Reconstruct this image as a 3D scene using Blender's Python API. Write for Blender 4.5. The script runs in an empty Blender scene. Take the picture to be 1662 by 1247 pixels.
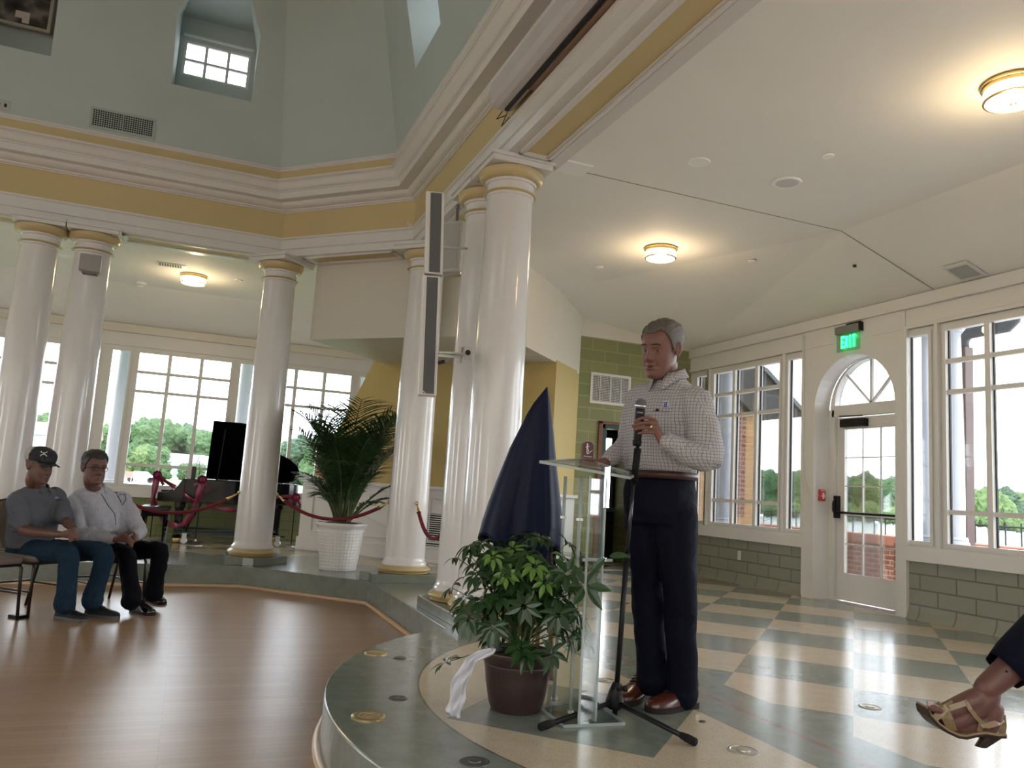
import bpy, bmesh, math, random
from mathutils import Vector, Matrix, Euler, noise
random.seed(7)
SC = bpy.context.scene
COL = SC.collection
PI = math.pi
def rad(d): return d*PI/180
# ------------------------------------------------------------------ camera
FPX, IW, IH = 1290.0, 1662, 1247
CAMZ = 1.21
FWD = Vector((0.3627, 0.9221, 0.13519)).normalized()
def _axes():
    p, r, y = rad(7.77), rad(3.55), rad(-21.4728)
    R0 = Vector((1,0,0)); U0 = Vector((0,-math.sin(p),math.cos(p))); F0 = Vector((0,math.cos(p),math.sin(p)))
    R = R0*math.cos(r)+U0*math.sin(r); U = -R0*math.sin(r)+U0*math.cos(r)
    M = Matrix.Rotation(y,3,'Z')
    return M@R, M@U, M@F0
CR, CU, CF = _axes()
CP = Vector((0,0,CAMZ))
cam_d = bpy.data.cameras.new('camera'); cam = bpy.data.objects.new('camera', cam_d); COL.objects.link(cam)
cam.matrix_world = Matrix(((CR.x,CU.x,-CF.x,CP.x),(CR.y,CU.y,-CF.y,CP.y),(CR.z,CU.z,-CF.z,CP.z),(0,0,0,1)))
cam_d.sensor_width = 36; cam_d.lens = FPX/IW*36; cam_d.clip_start = .05; cam_d.clip_end = 2000
SC.camera = cam
def ray(x, y): return (CF*FPX + CR*(x-IW/2) - CU*(y-IH/2))
def onz(x, y, z): d = ray(x,y); return CP+d*((z-CP.z)/d.z)
def onx(x, y, X): d = ray(x,y); return CP+d*(X/d.x)
def ony(x, y, Y): d = ray(x,y); return CP+d*(Y/d.y)
def P(x, y, dep): return CP+ray(x,y)*(dep/FPX)
# ------------------------------------------------------------------ world, exposure
SC.view_settings.view_transform = 'Standard'; SC.view_settings.look = 'None'
SC.view_settings.exposure = 1.0; SC.view_settings.gamma = 1.0; SC.view_settings.use_curve_mapping = False
W = bpy.data.worlds.new('overcast_sky'); SC.world = W; W.use_nodes = True
nt = W.node_tree; bg = nt.nodes['Background']
tc = nt.nodes.new('ShaderNodeTexCoord'); nz = nt.nodes.new('ShaderNodeTexNoise'); nz.inputs['Scale'].default_value = 2.2; nz.inputs['Detail'].default_value = 5
rp = nt.nodes.new('ShaderNodeValToRGB')
rp.color_ramp.elements[0].color = (.78,.88,1,1); rp.color_ramp.elements[0].position = .3
rp.color_ramp.elements[1].color = (1,1,1,1); rp.color_ramp.elements[1].position = .6
nt.links.new(tc.outputs['Generated'], nz.inputs['Vector']); nt.links.new(nz.outputs['Fac'], rp.inputs['Fac']); sx = nt.nodes.new('ShaderNodeSeparateXYZ'); nt.links.new(tc.outputs['Generated'], sx.inputs[0])
gr = nt.nodes.new('ShaderNodeValToRGB'); gr.color_ramp.elements[0].position = .485; gr.color_ramp.elements[0].color = (.14,.15,.13,1); gr.color_ramp.elements[1].position = .50; gr.color_ramp.elements[1].color = (1,1,1,1)
hf = nt.nodes.new('ShaderNodeMath'); hf.operation = 'MULTIPLY_ADD'; hf.inputs[1].default_value = .5; hf.inputs[2].default_value = .5; nt.links.new(sx.outputs[2], hf.inputs[0]); nt.links.new(hf.outputs[0], gr.inputs[0])
mxw = nt.nodes.new('ShaderNodeMix'); mxw.data_type = 'RGBA'; mxw.blend_type = 'MULTIPLY'; mxw.inputs[0].default_value = 1.0
nt.links.new(rp.outputs['Color'], mxw.inputs[6]); nt.links.new(gr.outputs['Color'], mxw.inputs[7]); nt.links.new(mxw.outputs[2], bg.inputs['Color'])
bg.inputs['Strength'].default_value = 4.6
# ------------------------------------------------------------------ materials
def new_mat(name):
    m = bpy.data.materials.new(name); m.use_nodes = True
    return m, m.node_tree, m.node_tree.nodes['Principled BSDF']
class NT:
    """small expression helper for node maths"""
    def __init__(s, nt): s.nt = nt
    def n(s, t, **k):
        o = s.nt.nodes.new(t)
        for a, v in k.items(): setattr(o, a, v)
        return o
    def inp(s, sock, v):
        if isinstance(v, (int, float)): sock.default_value = v
        elif isinstance(v, (tuple, list)): sock.default_value = v
        else: s.nt.links.new(v, sock)
    def m(s, op, a, b=0.0, c=0.0):
        o = s.n('ShaderNodeMath', operation=op)
        s.inp(o.inputs[0], a); s.inp(o.inputs[1], b); s.inp(o.inputs[2], c)
        return o.outputs[0]
    def obj(s): 
        o = s.n('ShaderNodeTexCoord'); x = s.n('ShaderNodeSeparateXYZ'); s.nt.links.new(o.outputs['Object'], x.inputs[0])
        return o.outputs['Object'], x.outputs[0], x.outputs[1], x.outputs[2]
    def noise(s, vec, scale, detail=3, rough=.5):
        o = s.n('ShaderNodeTexNoise'); s.inp(o.inputs['Vector'], vec); o.inputs['Scale'].default_value = scale
        o.inputs['Detail'].default_value = detail; o.inputs['Roughness'].default_value = rough
        return o.outputs['Fac']
    def mapping(s, vec, scale=(1,1,1), loc=(0,0,0), rot=(0,0,0)):
        o = s.n('ShaderNodeMapping'); s.inp(o.inputs[0], vec); o.inputs['Scale'].default_value = scale; o.inputs['Location'].default_value = loc; o.inputs['Rotation'].default_value = rot
        return o.outputs[0]
    def mix(s, f, a, b):
        o = s.n('ShaderNodeMix', data_type='RGBA'); s.inp(o.inputs[0], f); s.inp(o.inputs[6], a); s.inp(o.inputs[7], b)
        return o.outputs[2]
    def ramp(s, f, stops):
        o = s.n('ShaderNodeValToRGB'); s.inp(o.inputs[0], f); e = o.color_ramp.elements
        while len(e) < len(stops): e.new(.5)
        for i, (p, c) in enumerate(stops): e[i].position = p; e[i].color = c
        return o.outputs[0]
    def bump(s, h, strength=.2, dist=.01):
        o = s.n('ShaderNodeBump'); s.inp(o.inputs['Height'], h); o.inputs['Strength'].default_value = strength; o.inputs['Distance'].default_value = dist
        return o.outputs[0]
def c4(c): return (c[0], c[1], c[2], 1)
def plain(name, col, rough=.5, metal=0., var=.06, scale=6., bump=0., bscale=40., coat=0., spec=None):
    m, nt, b = new_mat(name); N = NT(nt)
    v, x, y, z = N.obj()
    f = N.noise(v, scale, 4)
    dark = tuple(max(0, k*(1-var)) for k in col); lite = tuple(min(1, k*(1+var)) for k in col)
    N.inp(b.inputs['Base Color'], N.mix(f, c4(dark), c4(lite)))
    b.inputs['Roughness'].default_value = rough; b.inputs['Metallic'].default_value = metal
    if coat: b.inputs['Coat Weight'].default_value = coat; b.inputs['Coat Roughness'].default_value = .08
    if spec is None and max(col) < .035 and not coat and not metal: spec = .2
    if spec is not None: b.inputs['Specular IOR Level'].default_value = spec
    if bump: N.inp(b.inputs['Normal'], N.bump(N.noise(v, bscale, 3), bump, .01))
    return m
def emissive(name, col, strength):
    m, nt, b = new_mat(name); b.inputs['Base Color'].default_value = c4(col)
    b.inputs['Emission Color'].default_value = c4(col); b.inputs['Emission Strength'].default_value = strength
    return m
def clear(name, tint=(1,1,1), ior=1.45, gloss=1.0, haze=0.0):
    m, nt, b = new_mat(name); N = NT(nt); nt.nodes.remove(b)
    out = [n for n in nt.nodes if n.type == 'OUTPUT_MATERIAL'][0]
    tr = N.n('ShaderNodeBsdfTransparent'); tr.inputs[0].default_value = c4(tint)
    gl = N.n('ShaderNodeBsdfGlossy'); gl.inputs['Roughness'].default_value = .02
    fr = N.n('ShaderNodeFresnel'); fr.inputs[0].default_value = ior
    f = N.m('MULTIPLY', fr.outputs[0], gloss)
    mx = N.n('ShaderNodeMixShader'); nt.links.new(f, mx.inputs[0]); nt.links.new(tr.outputs[0], mx.inputs[1]); nt.links.new(gl.outputs[0], mx.inputs[2])
    last = mx.outputs[0]
    if haze:
        df = N.n('ShaderNodeBsdfDiffuse'); df.inputs[0].default_value = (.8,.85,.86,1)
        m2 = N.n('ShaderNodeMixShader'); m2.inputs[0].default_value = haze
        nt.links.new(last, m2.inputs[1]); nt.links.new(df.outputs[0], m2.inputs[2]); last = m2.outputs[0]
    nt.links.new(last, out.inputs[0])
    return m
def brickmat(name, c1, c2, mortar, bw, bh, axis='x', ms=.006, rough=.6, bump=.4, coat=0, offset=.5, z0=0., squash_noise=3., u0=0.):
    """running bond; u runs along x or y (or s = (x-y)/sqrt2), v along z"""
    m, nt, b = new_mat(name); N = NT(nt); v, x, y, z = N.obj()
    u = x if axis == 'x' else y
    cb = N.n('ShaderNodeCombineXYZ'); N.inp(cb.inputs[0], N.m('SUBTRACT', u, u0)); N.inp(cb.inputs[1], N.m('SUBTRACT', z, z0))
    br = N.n('ShaderNodeTexBrick'); br.offset = offset; nt.links.new(cb.outputs[0], br.inputs['Vector'])
    br.inputs['Scale'].default_value = 1; br.inputs['Mortar Size'].default_value = ms; br.inputs['Brick Width'].default_value = bw; br.inputs['Row Height'].default_value = bh
    br.inputs['Color1'].default_value = c4(c1); br.inputs['Color2'].default_value = c4(c2); br.inputs['Mortar'].default_value = c4(mortar)
    br.inputs['Mortar Smooth'].default_value = .1
    f = N.noise(v, squash_noise, 4)
    colr = N.mix(N.m('MULTIPLY', f, .35), br.outputs['Color'], c4(tuple(k*.8 for k in c1)))
    N.inp(b.inputs['Base Color'], colr); b.inputs['Roughness'].default_value = rough
    if coat: b.inputs['Coat Weight'].default_value = coat
    inv = N.m('SUBTRACT', 1.0, br.outputs['Fac'])
    N.inp(b.inputs['Normal'], N.bump(inv, bump, .01))
    return m
M = {}
M['white'] = plain('white_gloss_paint', (.72,.70,.69), .3, var=.03)
M['column'] = plain('white_column_enamel', (.76,.74,.74), .16, var=.02, coat=.3)
M['wallwhite'] = plain('cream_wall_paint', (.70,.66,.58), .55, var=.02)
M['frame'] = plain('window_frame_paint', (.72,.71,.70), .4, var=.02)
M['ceiling'] = plain('ceiling_plaster', (.88,.86,.82), .75, var=.035, scale=1.2)
M['gold'] = plain('ochre_paint', (.60,.475,.25), .6, var=.05, scale=2)
M['goldtrim'] = plain('ochre_enamel', (.56,.44,.23), .28, var=.04)
M['teal'] = plain('grey_teal_plaster', (.47,.54,.53), .8, var=.08, scale=1.1)
M['yellow'] = plain('yellow_wall_paint', (.52,.40,.155), .6, var=.03, scale=2)
M['black'] = plain('black_satin', (.012,.012,.014), .35, var=.1)
M['piano'] = plain('black_piano_lacquer', (.004,.004,.005), .1, var=.1, spec=.35)
M['brass'] = plain('brass', (.65,.48,.22), .25, 1.0)
M['steel'] = plain('brushed_steel', (.55,.55,.56), .3, 1.0)
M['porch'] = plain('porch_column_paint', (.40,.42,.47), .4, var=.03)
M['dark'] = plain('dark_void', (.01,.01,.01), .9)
M['greysage'] = None
M['glass'] = clear('window_glass', (.97,.985,.99), 1.45, .8)
M['acrylic'] = clear('clear_acrylic', (.96,.98,.975), 1.49, .6, .008)
M['bright'] = plain('bright_white_paint', (.92,.92,.92), .5, var=.01)
M['acryledge'] = clear('acrylic_edge', (.88,.95,.95), 1.49, 1.0, .30)
# glazed blocks
M['blockR'] = brickmat('sage_grey_glazed_block', (.27,.275,.225), (.30,.305,.25), (.12,.12,.10), .40, .148, 'y', .008, .35, .5, .1, z0=.23+.139, u0=-.14)
M['blockFar'] = brickmat('olive_glazed_block_far', (.19,.21,.075), (.24,.24,.08), (.13,.14,.07), .40, .148, 'x', .007, .35, .4, .1, z0=.23+.139)
M['blockG'] = brickmat('green_glazed_block', (.20,.22,.09), (.28,.285,.12), (.34,.35,.24), .40, .165, 'x', .007, .4, .3, .1, z0=.3, u0=.05)
M['redbrick'] = brickmat('red_brick', (.24,.075,.042), (.31,.12,.07), (.42,.37,.32), .21, .072, 'y', .009, .8, .5)
M['redbrickx'] = brickmat('red_brick_pier', (.18,.05,.028), (.24,.08,.045), (.36,.31,.26), .21, .072, 'x', .009, .8, .5)
M['tanbrick'] = brickmat('tan_brick', (.44,.25,.11), (.50,.30,.14), (.50,.36,.22), .21, .072, 'x', .007, .8, .4)
M['redcap'] = plain('red_sandstone_cap', (.36,.15,.10), .8, var=.1)
# terrazzo
SAGE = (.115,.145,.118); TAN = (.52,.41,.28)
def terrazzo_nodes(N, b, colr, v):
    b.inputs['Specular IOR Level'].default_value = .95
    ch = N.noise(v, 160, 2); ch2 = N.noise(v, 9, 5, .6); vein = N.noise(N.mapping(v, (14,14,14)), 2, 8, .7)
    cc = N.mix(N.m('MULTIPLY', N.m('SUBTRACT', ch, .42), 1.3), colr, (.06,.07,.06,1))
    cc = N.mix(N.m('MULTIPLY', ch2, .22), cc, (.75,.75,.68,1))
    crack = N.m('LESS_THAN', N.m('ABSOLUTE', N.m('SUBTRACT', vein, .5)), .006)
    cc = N.mix(N.m('MULTIPLY', crack, .25), cc, (.08,.07,.06,1))
    N.inp(b.inputs['Base Color'], cc)
    N.inp(b.inputs['Roughness'], N.m('ADD', N.m('MULTIPLY', ch2, .13), .12))
    N.inp(b.inputs['Normal'], N.bump(N.noise(v, 22, 4, .6), .035, .005))
def floor_mat():
    m, nt, b = new_mat('terrazzo_floor'); N = NT(nt); v, x, y, z = N.obj()
    S = N.m('ADD', x, y); D = N.m('SUBTRACT', y, x)
    par = N.m('ABSOLUTE', N.m('MODULO', N.m('ADD', N.m('FLOOR', N.m('DIVIDE', N.m('SUBTRACT', S, 7.2), .93)), N.m('FLOOR', N.m('DIVIDE', D, .93))), 2.0))
    tan_f = N.m('GREATER_THAN', par, .5)
    # u = offset outward from octagon lines:  X-2.37, Y-10.02, (X+Y-11.0)/1.414
    u = N.m('MAXIMUM', N.m('MAXIMUM', N.m('SUBTRACT', x, 2.37), N.m('SUBTRACT', y, 10.02)), N.m('DIVIDE', N.m('SUBTRACT', S, 11.16), 1.4142))
    outer = N.m('GREATER_THAN', u, .49)
    band = N.m('MULTIPLY', N.m('GREATER_THAN', u, 0), N.m('LESS_THAN', u, .49))
    maroon = N.m('LESS_THAN', N.m('ABSOLUTE', N.m('SUBTRACT', u, .24)), .018)
    dx = N.m('SUBTRACT', x, 3.12); dy = N.m('SUBTRACT', y, 3.485)
    rr = N.m('SQRT', N.m('ADD', N.m('MULTIPLY', dx, dx), N.m('MULTIPLY', dy, dy)))
    disc = N.m('MULTIPLY', N.m('LESS_THAN', rr, 2.017), N.m('LESS_THAN', u, 0))
    sq = N.m('MULTIPLY', N.m('LESS_THAN', N.m('ABSOLUTE', N.m('SUBTRACT', S, 5.165)), .615), N.m('LESS_THAN', N.m('ABSOLUTE', N.m('SUBTRACT', D, 1.64)), .64))
    disc_tan = N.m('MULTIPLY', disc, N.m('SUBTRACT', 1.0, sq))
    istan = N.m('MAXIMUM', N.m('MULTIPLY', outer, tan_f), disc_tan)
    colr = N.mix(istan, c4(SAGE), c4(TAN))
    colr = N.mix(N.m('MULTIPLY', band, maroon), colr, (.17,.06,.05,1))
    line = N.m('LESS_THAN', N.m('ABSOLUTE', N.m('SUBTRACT', rr, 2.017)), .005)
    colr = N.mix(N.m('MULTIPLY', line, N.m('LESS_THAN', u, 0)), colr, (.03,.025,.02,1))
    terrazzo_nodes(N, b, colr, v)
    return m
M['floor'] = floor_mat()
def sage_mat():
    m, nt, b = new_mat('sage_terrazzo'); N = NT(nt); v, x, y, z = N.obj()
    terrazzo_nodes(N, b, c4(SAGE), v); return m
M['sage'] = sage_mat()
def wood_mat():
    m, nt, b = new_mat('maple_strip_floor'); N = NT(nt); v, x, y, z = N.obj()
    br = N.n('ShaderNodeTexBrick'); br.offset = .37; nt.links.new(v, br.inputs['Vector'])
    br.inputs['Scale'].default_value = 1; br.inputs['Brick Width'].default_value = 1.1; br.inputs['Row Height'].default_value = .057; br.inputs['Mortar Size'].default_value = .0012; br.inputs['Mortar Smooth'].default_value = .3
    br.inputs['Color1'].default_value = (.34,.215,.13,1); br.inputs['Color2'].default_value = (.40,.26,.16,1); br.inputs['Mortar'].default_value = (.2,.12,.07,1)
    g = N.noise(N.mapping(v, (1.5,40,1)), 3, 5)
    N.inp(b.inputs['Base Color'], N.mix(N.m('MULTIPLY', g, .3), br.outputs['Color'], (.29,.175,.105,1)))
    b.inputs['Roughness'].default_value = .22
    N.inp(b.inputs['Roughness'], N.m('ADD', N.m('MULTIPLY', g, .1), .27)); b.inputs['Specular IOR Level'].default_value = .38
    N.inp(b.inputs['Normal'], N.bump(N.noise(N.mapping(v, (1,6,1)), 5, 3), .06, .006))
    return m
M['wood'] = wood_mat()
M['nosing'] = plain('pale_wood_trim', (.62,.42,.26), .35)
# ------------------------------------------------------------------ mesh helpers
class MB:
    def __init__(s): s.bm = bmesh.new()
    def quad(s, pts):
        vs = [s.bm.verts.new(p) for p in pts]; return s.bm.faces.new(vs)
    def box(s, x0, x1, y0, y1, z0, z1):
        v = [s.bm.verts.new((x, y, z)) for z in (z0, z1) for y in (y0, y1) for x in (x0, x1)]
        for f in ((0,2,3,1),(4,5,7,6),(0,1,5,4),(2,6,7,3),(0,4,6,2),(1,3,7,5)): s.bm.faces.new([v[i] for i in f])
        return s
    def obox(s, c, ax, half):
        """oriented box: ax = three unit vectors, half sizes"""
        c = Vector(c); a, b, d = [Vector(k)*h for k, h in zip(ax, half)]
        v = [s.bm.verts.new(c+a*i+b*j+d*k) for k in (-1,1) for j in (-1,1) for i in (-1,1)]
        for f in ((0,2,3,1),(4,5,7,6),(0,1,5,4),(2,6,7,3),(0,4,6,2),(1,3,7,5)): s.bm.faces.new([v[i] for i in f])
        return s
    def bar(s, a, b, w, h=None, up=(0,0,1)):
        a = Vector(a); b = Vector(b); d = (b-a); L = d.length; d.normalize(); h = h or w
        up = Vector(up); sd = d.cross(up)
        if sd.length < 1e-4: sd = d.cross(Vector((1,0,0)))
        sd.normalize(); u = sd.cross(d).normalized()
        return s.obox((a+b)/2, (d, sd, u), (L/2, w/2, h/2))
    def ring(s, c, ex, ey, n):
        return [s.bm.verts.new(c+ex*math.cos(2*PI*i/n)+ey*math.sin(2*PI*i/n)) for i in range(n)]
    def skin(s, rings, cap=True, closed=False):
        n = len(rings[0])
        pairs = list(zip(rings[:-1], rings[1:]))
        if closed: pairs.append((rings[-1], rings[0]))
        for A, B in pairs:
            for i in range(n): s.bm.faces.new((A[i], A[(i+1)%n], B[(i+1)%n], B[i]))
        if cap and not closed:
            if n > 2: s.bm.faces.new(list(reversed(rings[0]))); s.bm.faces.new(rings[-1])
        return s
    def tube(s, pts, r, n=8, cap=True, flat=1.0):
        pts = [Vector(p) for p in pts]; rs = r if isinstance(r, (list, tuple)) else [r]*len(pts)
        rings = []; prev = None
        for i, p in enumerate(pts):
            d = (pts[min(i+1, len(pts)-1)]-pts[max(i-1, 0)])
            if d.length < 1e-9: d = Vector((0,0,1))
            d.normalize()
            if prev is None:
                e = d.cross(Vector((0,0,1)))
                if e.length < 1e-3: e = d.cross(Vector((1,0,0)))
            else:
                e = prev-d*prev.dot(d)
                if e.length < 1e-4: e = d.cross(Vector((1,0,0)))
            e.normalize(); prev = e; f = d.cross(e)
            rings.append(s.ring(p, e*rs[i], f*rs[i]*flat, n))
        return s.skin(rings, cap)
    def lathe(s, prof, c=(0,0,0), n=32, axis='z', cap=True):
        c = Vector(c); rings = []
        for r, z in prof:
            r = max(r, 1e-4)
            if axis == 'z': rings.append(s.ring(c+Vector((0,0,z)), Vector((r,0,0)), Vector((0,r,0)), n))
            elif axis == 'x': rings.append(s.ring(c+Vector((z,0,0)), Vector((0,r,0)), Vector((0,0,r)), n))
            else: rings.append(s.ring(c+Vector((0,z,0)), Vector((0,0,r)), Vector((r,0,0)), n))
        return s.skin(rings, cap)
    def prism(s, poly, lo, hi, axis='z'):
        """extrude a 2D polygon between lo and hi along axis"""
        def mk(a, b, h): return {'z': (a, b, h), 'y': (a, h, b), 'x': (h, a, b)}[axis]
        A = [s.bm.verts.new(mk(a, b, lo)) for a, b in poly]; B = [s.bm.verts.new(mk(a, b, hi)) for a, b in poly]
        s.bm.faces.new(A); s.bm.faces.new(list(reversed(B)))
        n = len(poly)
        for i in range(n): s.bm.faces.new((A[i], B[i], B[(i+1)%n], A[(i+1)%n]))
        return s
    def sheet(s, outer, holes, depth):
        """plate with holes: loops of 3D points, extruded by vector depth"""
        depth = Vector(depth)
        for off, rev in ((Vector((0,0,0)), False), (depth, True)):
            edges = []
            for loop in [outer]+holes:
                vs = [s.bm.verts.new(Vector(p)+off) for p in loop]
                edges += [s.bm.edges.new((vs[i], vs[(i+1)%len(vs)])) for i in range(len(vs))]
            bmesh.ops.triangle_fill(s.bm, edges=edges, use_beauty=True)
        for loop in [outer]+holes:
            A = [s.bm.verts.new(Vector(p)) for p in loop]; B = [s.bm.verts.new(Vector(p)+depth) for p in loop]
            for i in range(len(A)): s.bm.faces.new((A[i], A[(i+1)%len(A)], B[(i+1)%len(A)], B[i]))
        bmesh.ops.remove_doubles(s.bm, verts=s.bm.verts, dist=1e-5)
        return s
    def xf(s, M_):
        s.bm.transform(M_); return s
class Root:
    pass
def tag(o, label=None, cat=None, group=None, kind=None):
    if label: o['label'] = label
    if cat: o['category'] = cat
    if group: o['group'] = group
    if kind: o['kind'] = kind
    return o
def build(name, mb, material, parent=None, smooth=False, bevel=0., world=True, auto=None, mods=None, sub=0):
    bm = mb.bm
    bmesh.ops.recalc_face_normals(bm, faces=bm.faces)
    me = bpy.data.meshes.new(name)
    if parent is not None and world: bm.transform(WM(parent).inverted())
    ctr = None
    if parent is None:
        xs = [v.co.x for v in bm.verts]; ys = [v.co.y for v in bm.verts]; zs = [v.co.z for v in bm.verts]
    bm.to_mesh(me); bm.free()
    mats = material if isinstance(material, (list, tuple)) else [material]
    for m_ in mats: me.materials.append(m_)
    o = bpy.data.objects.new(name, me); COL.objects.link(o)
    if parent is not None: o.parent = parent
    if smooth:
        for p in me.polygons: p.use_smooth = True
        if auto is not None: smooth_by_angle(me, auto)
    if bevel:
        bv = o.modifiers.new('bevel', 'BEVEL'); bv.width = bevel; bv.segments = 2; bv.limit_method = 'ANGLE'; bv.angle_limit = rad(40)
    if sub:
        sb = o.modifiers.new('sub', 'SUBSURF'); sb.levels = sub; sb.render_levels = sub
    return o
def smooth_by_angle(me, ang):
    bm = bmesh.new(); bm.from_mesh(me)
    for e in bm.edges:
        if len(e.link_faces) == 2 and e.calc_face_angle(0) > rad(ang): e.smooth = False
    bm.to_mesh(me); bm.free()
def WM(o):
    m_ = Matrix.Translation(o.location)@o.rotation_euler.to_matrix().to_4x4()
    return WM(o.parent)@m_ if o.parent else m_
def thing(name, label, cat, loc=(0,0,0), rz=0., group=None, kind=None):
    o = bpy.data.objects.new(name, None); COL.objects.link(o); o.empty_display_size = .1
    o.location = loc; o.rotation_euler = (0,0,rz)
    return tag(o, label, cat, group, kind)
def copy_tree(o, loc=None, label=None, parent=None):
    c = o.copy(); COL.objects.link(c); c.parent = parent
    if loc is not None: c.location = loc
    if label: c['label'] = label
    for ch in list(o.children): copy_tree(ch, parent=c)
    return c
def struct(name, mb, m_, **k):
    o = build(name, mb, m_, **k)
    if o.parent is None: o['kind'] = 'structure'
    return o
# ================================================================== SETTING
XR, YF, ZP = 6.7, 13.7, .23          # right wall, far wall, raised floor level
# wood dance floor
mb = MB(); mb.box(-12, 1.9, -6.6, 9.6, -.12, 0.0); struct('floor_wood', mb, M['wood'])
# raised terrazzo floor with round stage
cx, cy, rs_ = 3.12, 3.485, 2.467
out = [(-9, 9.38), (.62, 9.38), (1.80, 8.19)]
a0 = math.atan2(math.sqrt(rs_**2-1.32**2), -1.32)
for i in range(73):
    a = a0+(2*PI-2*a0)*i/72; out.append((cx+rs_*math.cos(a), cy+rs_*math.sin(a)))
out += [(1.80, -6.6), (XR, -6.6), (XR, YF), (-9, YF)]
mb = MB(); mb.prism(out, 0.0, ZP); build('floor_terrazzo', mb, M['floor'], bevel=.008)['kind'] = 'structure'
# pale wood trim along the foot of the step
mb = MB(); path = [(-9, 9.375), (.615, 9.375), (1.79, 8.185), (1.79, 5.585)]
mb.tube([(x, y, .012) for x, y in path], .022, 8); struct('trim_1', mb, M['nosing'], smooth=True)
mb = MB(); mb.tube([(cx+(rs_+.012)*math.cos(a0+(2*PI-2*a0)*i/72), cy+(rs_+.012)*math.sin(a0+(2*PI-2*a0)*i/72), .012) for i in range(73)], .022, 8); struct('trim_2', mb, M['nosing'], smooth=True)

# ------------------------------------------------ windows
def rect(axis, c, u0, u1, z0, z1):
    f = (lambda u, z: (c, u, z)) if axis == 'x' else (lambda u, z: (u, c, z))
    return [f(u0, z0), f(u1, z0), f(u1, z1), f(u0, z1)]
WN = [0]
def window(axis, c, u0, u1, z0=.985, z1=3.04, cols=1, bars=(), sgn=1):
    """glazed unit in a wall plane; frame members fill the gaps between panes"""
    WN[0] += 1
    fr = MB(); w = .055
    def bx(a0, a1, b0, b1, d0=-.015, d1=.06):
        lo, hi = sorted((c+sgn*d0, c+sgn*d1))
        if axis == 'x': fr.box(lo, hi, a0, a1, b0, b1)
        else: fr.box(a0, a1, lo, hi, b0, b1)
    g = .035
    bx(u0-g, u0, z0-g, z1+g); bx(u1, u1+g, z0-g, z1+g); bx(u0, u1, z0-g, z0); bx(u0, u1, z1, z1+g)
    cw = (u1-u0-(cols-1)*w)/cols
    for i in range(1, cols):
        a = u0+i*cw+(i-1)*w; bx(a, a+w, z0, z1)
    for zb in bars: 
        for i in range(cols):
            a = u0+i*(cw+w); bx(a, a+cw, zb-.022, zb+.022, .005, .055)
    o = struct('window_%d' % WN[0], fr, M['frame'])
    gk = MB()  # added black strips: shade of the frame's outer edge put into colour
    for i in range(cols):
        a = u0+i*(cw+w)
        for e in (a, a+cw-.010):
            lo, hi = sorted((c+sgn*.026, c+sgn*.047))
            if axis == 'x': gk.box(lo, hi, e, e+.010, z0, z1)
            else: gk.box(e, e+.010, lo, hi, z0, z1)
    if axis == 'x': build('dark_edge_strip', gk, M['black'], o)
    else: gk.bm.free()
    gl = MB(); lo, hi = sorted((c+sgn*.048, c+sgn*.054))
    if axis == 'x': gl.box(lo, hi, u0-.005, u1+.005, z0-.005, z1+.005)
    else: gl.box(u0-.005, u1+.005, lo, hi, z0-.005, z1+.005)
    build('pane', gl, M['glass'], o)
    return o
BARS = (1.28, 2.43, 2.735)
# right wall units, going away from the photographer and behind
holesR = []
def unitR(y0):   # y0 = low edge of the wide window
    window('x', XR, y0, y0+1.345, cols=3, bars=BARS); holesR.append((y0, y0+1.345))
def narrowR(y0, w=.24): window('x', XR, y0, y0+w); holesR.append((y0, y0+w))
unitR(7.90); narrowR(7.50); narrowR(9.41, .24)
narrowR(5.73); unitR(4.19)
for k in range(5):
    narrowR(3.79-1.97*k)
    if k < 4: unitR(2.28-1.97*k)
holesR.sort()
wall = MB()
outer = rect('x', XR, -6.7, 5.99, .93, 3.12)
hs = [rect("x", XR, a-.012, b+.012, .97, 3.055) for a, b in holesR if b < 5.99]
wall.sheet(outer, hs, (.06, 0, 0))
wall.sheet(rect('x', XR, 7.40, 9.83, .93, 3.12), [rect("x", XR, a-.012, b+.012, .97, 3.055) for a, b in holesR if a > 7.4], (.06, 0, 0))
wall.box(XR-.02, XR+.06, -6.7, 5.99, 3.12, 3.60); wall.box(XR-.02, XR+.06, 7.46, 9.83, 3.12, 3.60)
struct('wall_right', wall, M['frame'])
# door pier with arched opening
ya, yb, ra, zs = 6.12, 7.27, .575, 2.385
def arch(r, yc, zsp, zb, n=20): return [(yc-r, zb)]+[(yc-r*math.cos(PI*i/n), zsp+r*math.sin(PI*i/n)) for i in range(n+1)]+[(yc+r, zb)]
yc = (ya+yb)/2
mb = MB(); mb.sheet([(XR-.035, 5.99, ZP), (XR-.035, 7.46, ZP), (XR-.035, 7.46, 3.33), (XR-.035, 5.99, 3.33)],
         [[(XR-.035, y, max(z, ZP+.0005)) for y, z in arch(ra, yc, zs, ZP+.0005)]], (.23, 0, 0))
mb.box(XR-.02, XR+.3, 5.99, 7.46, 3.33, 3.60)
struct('wall_door_pier', mb, M['frame'])
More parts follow.
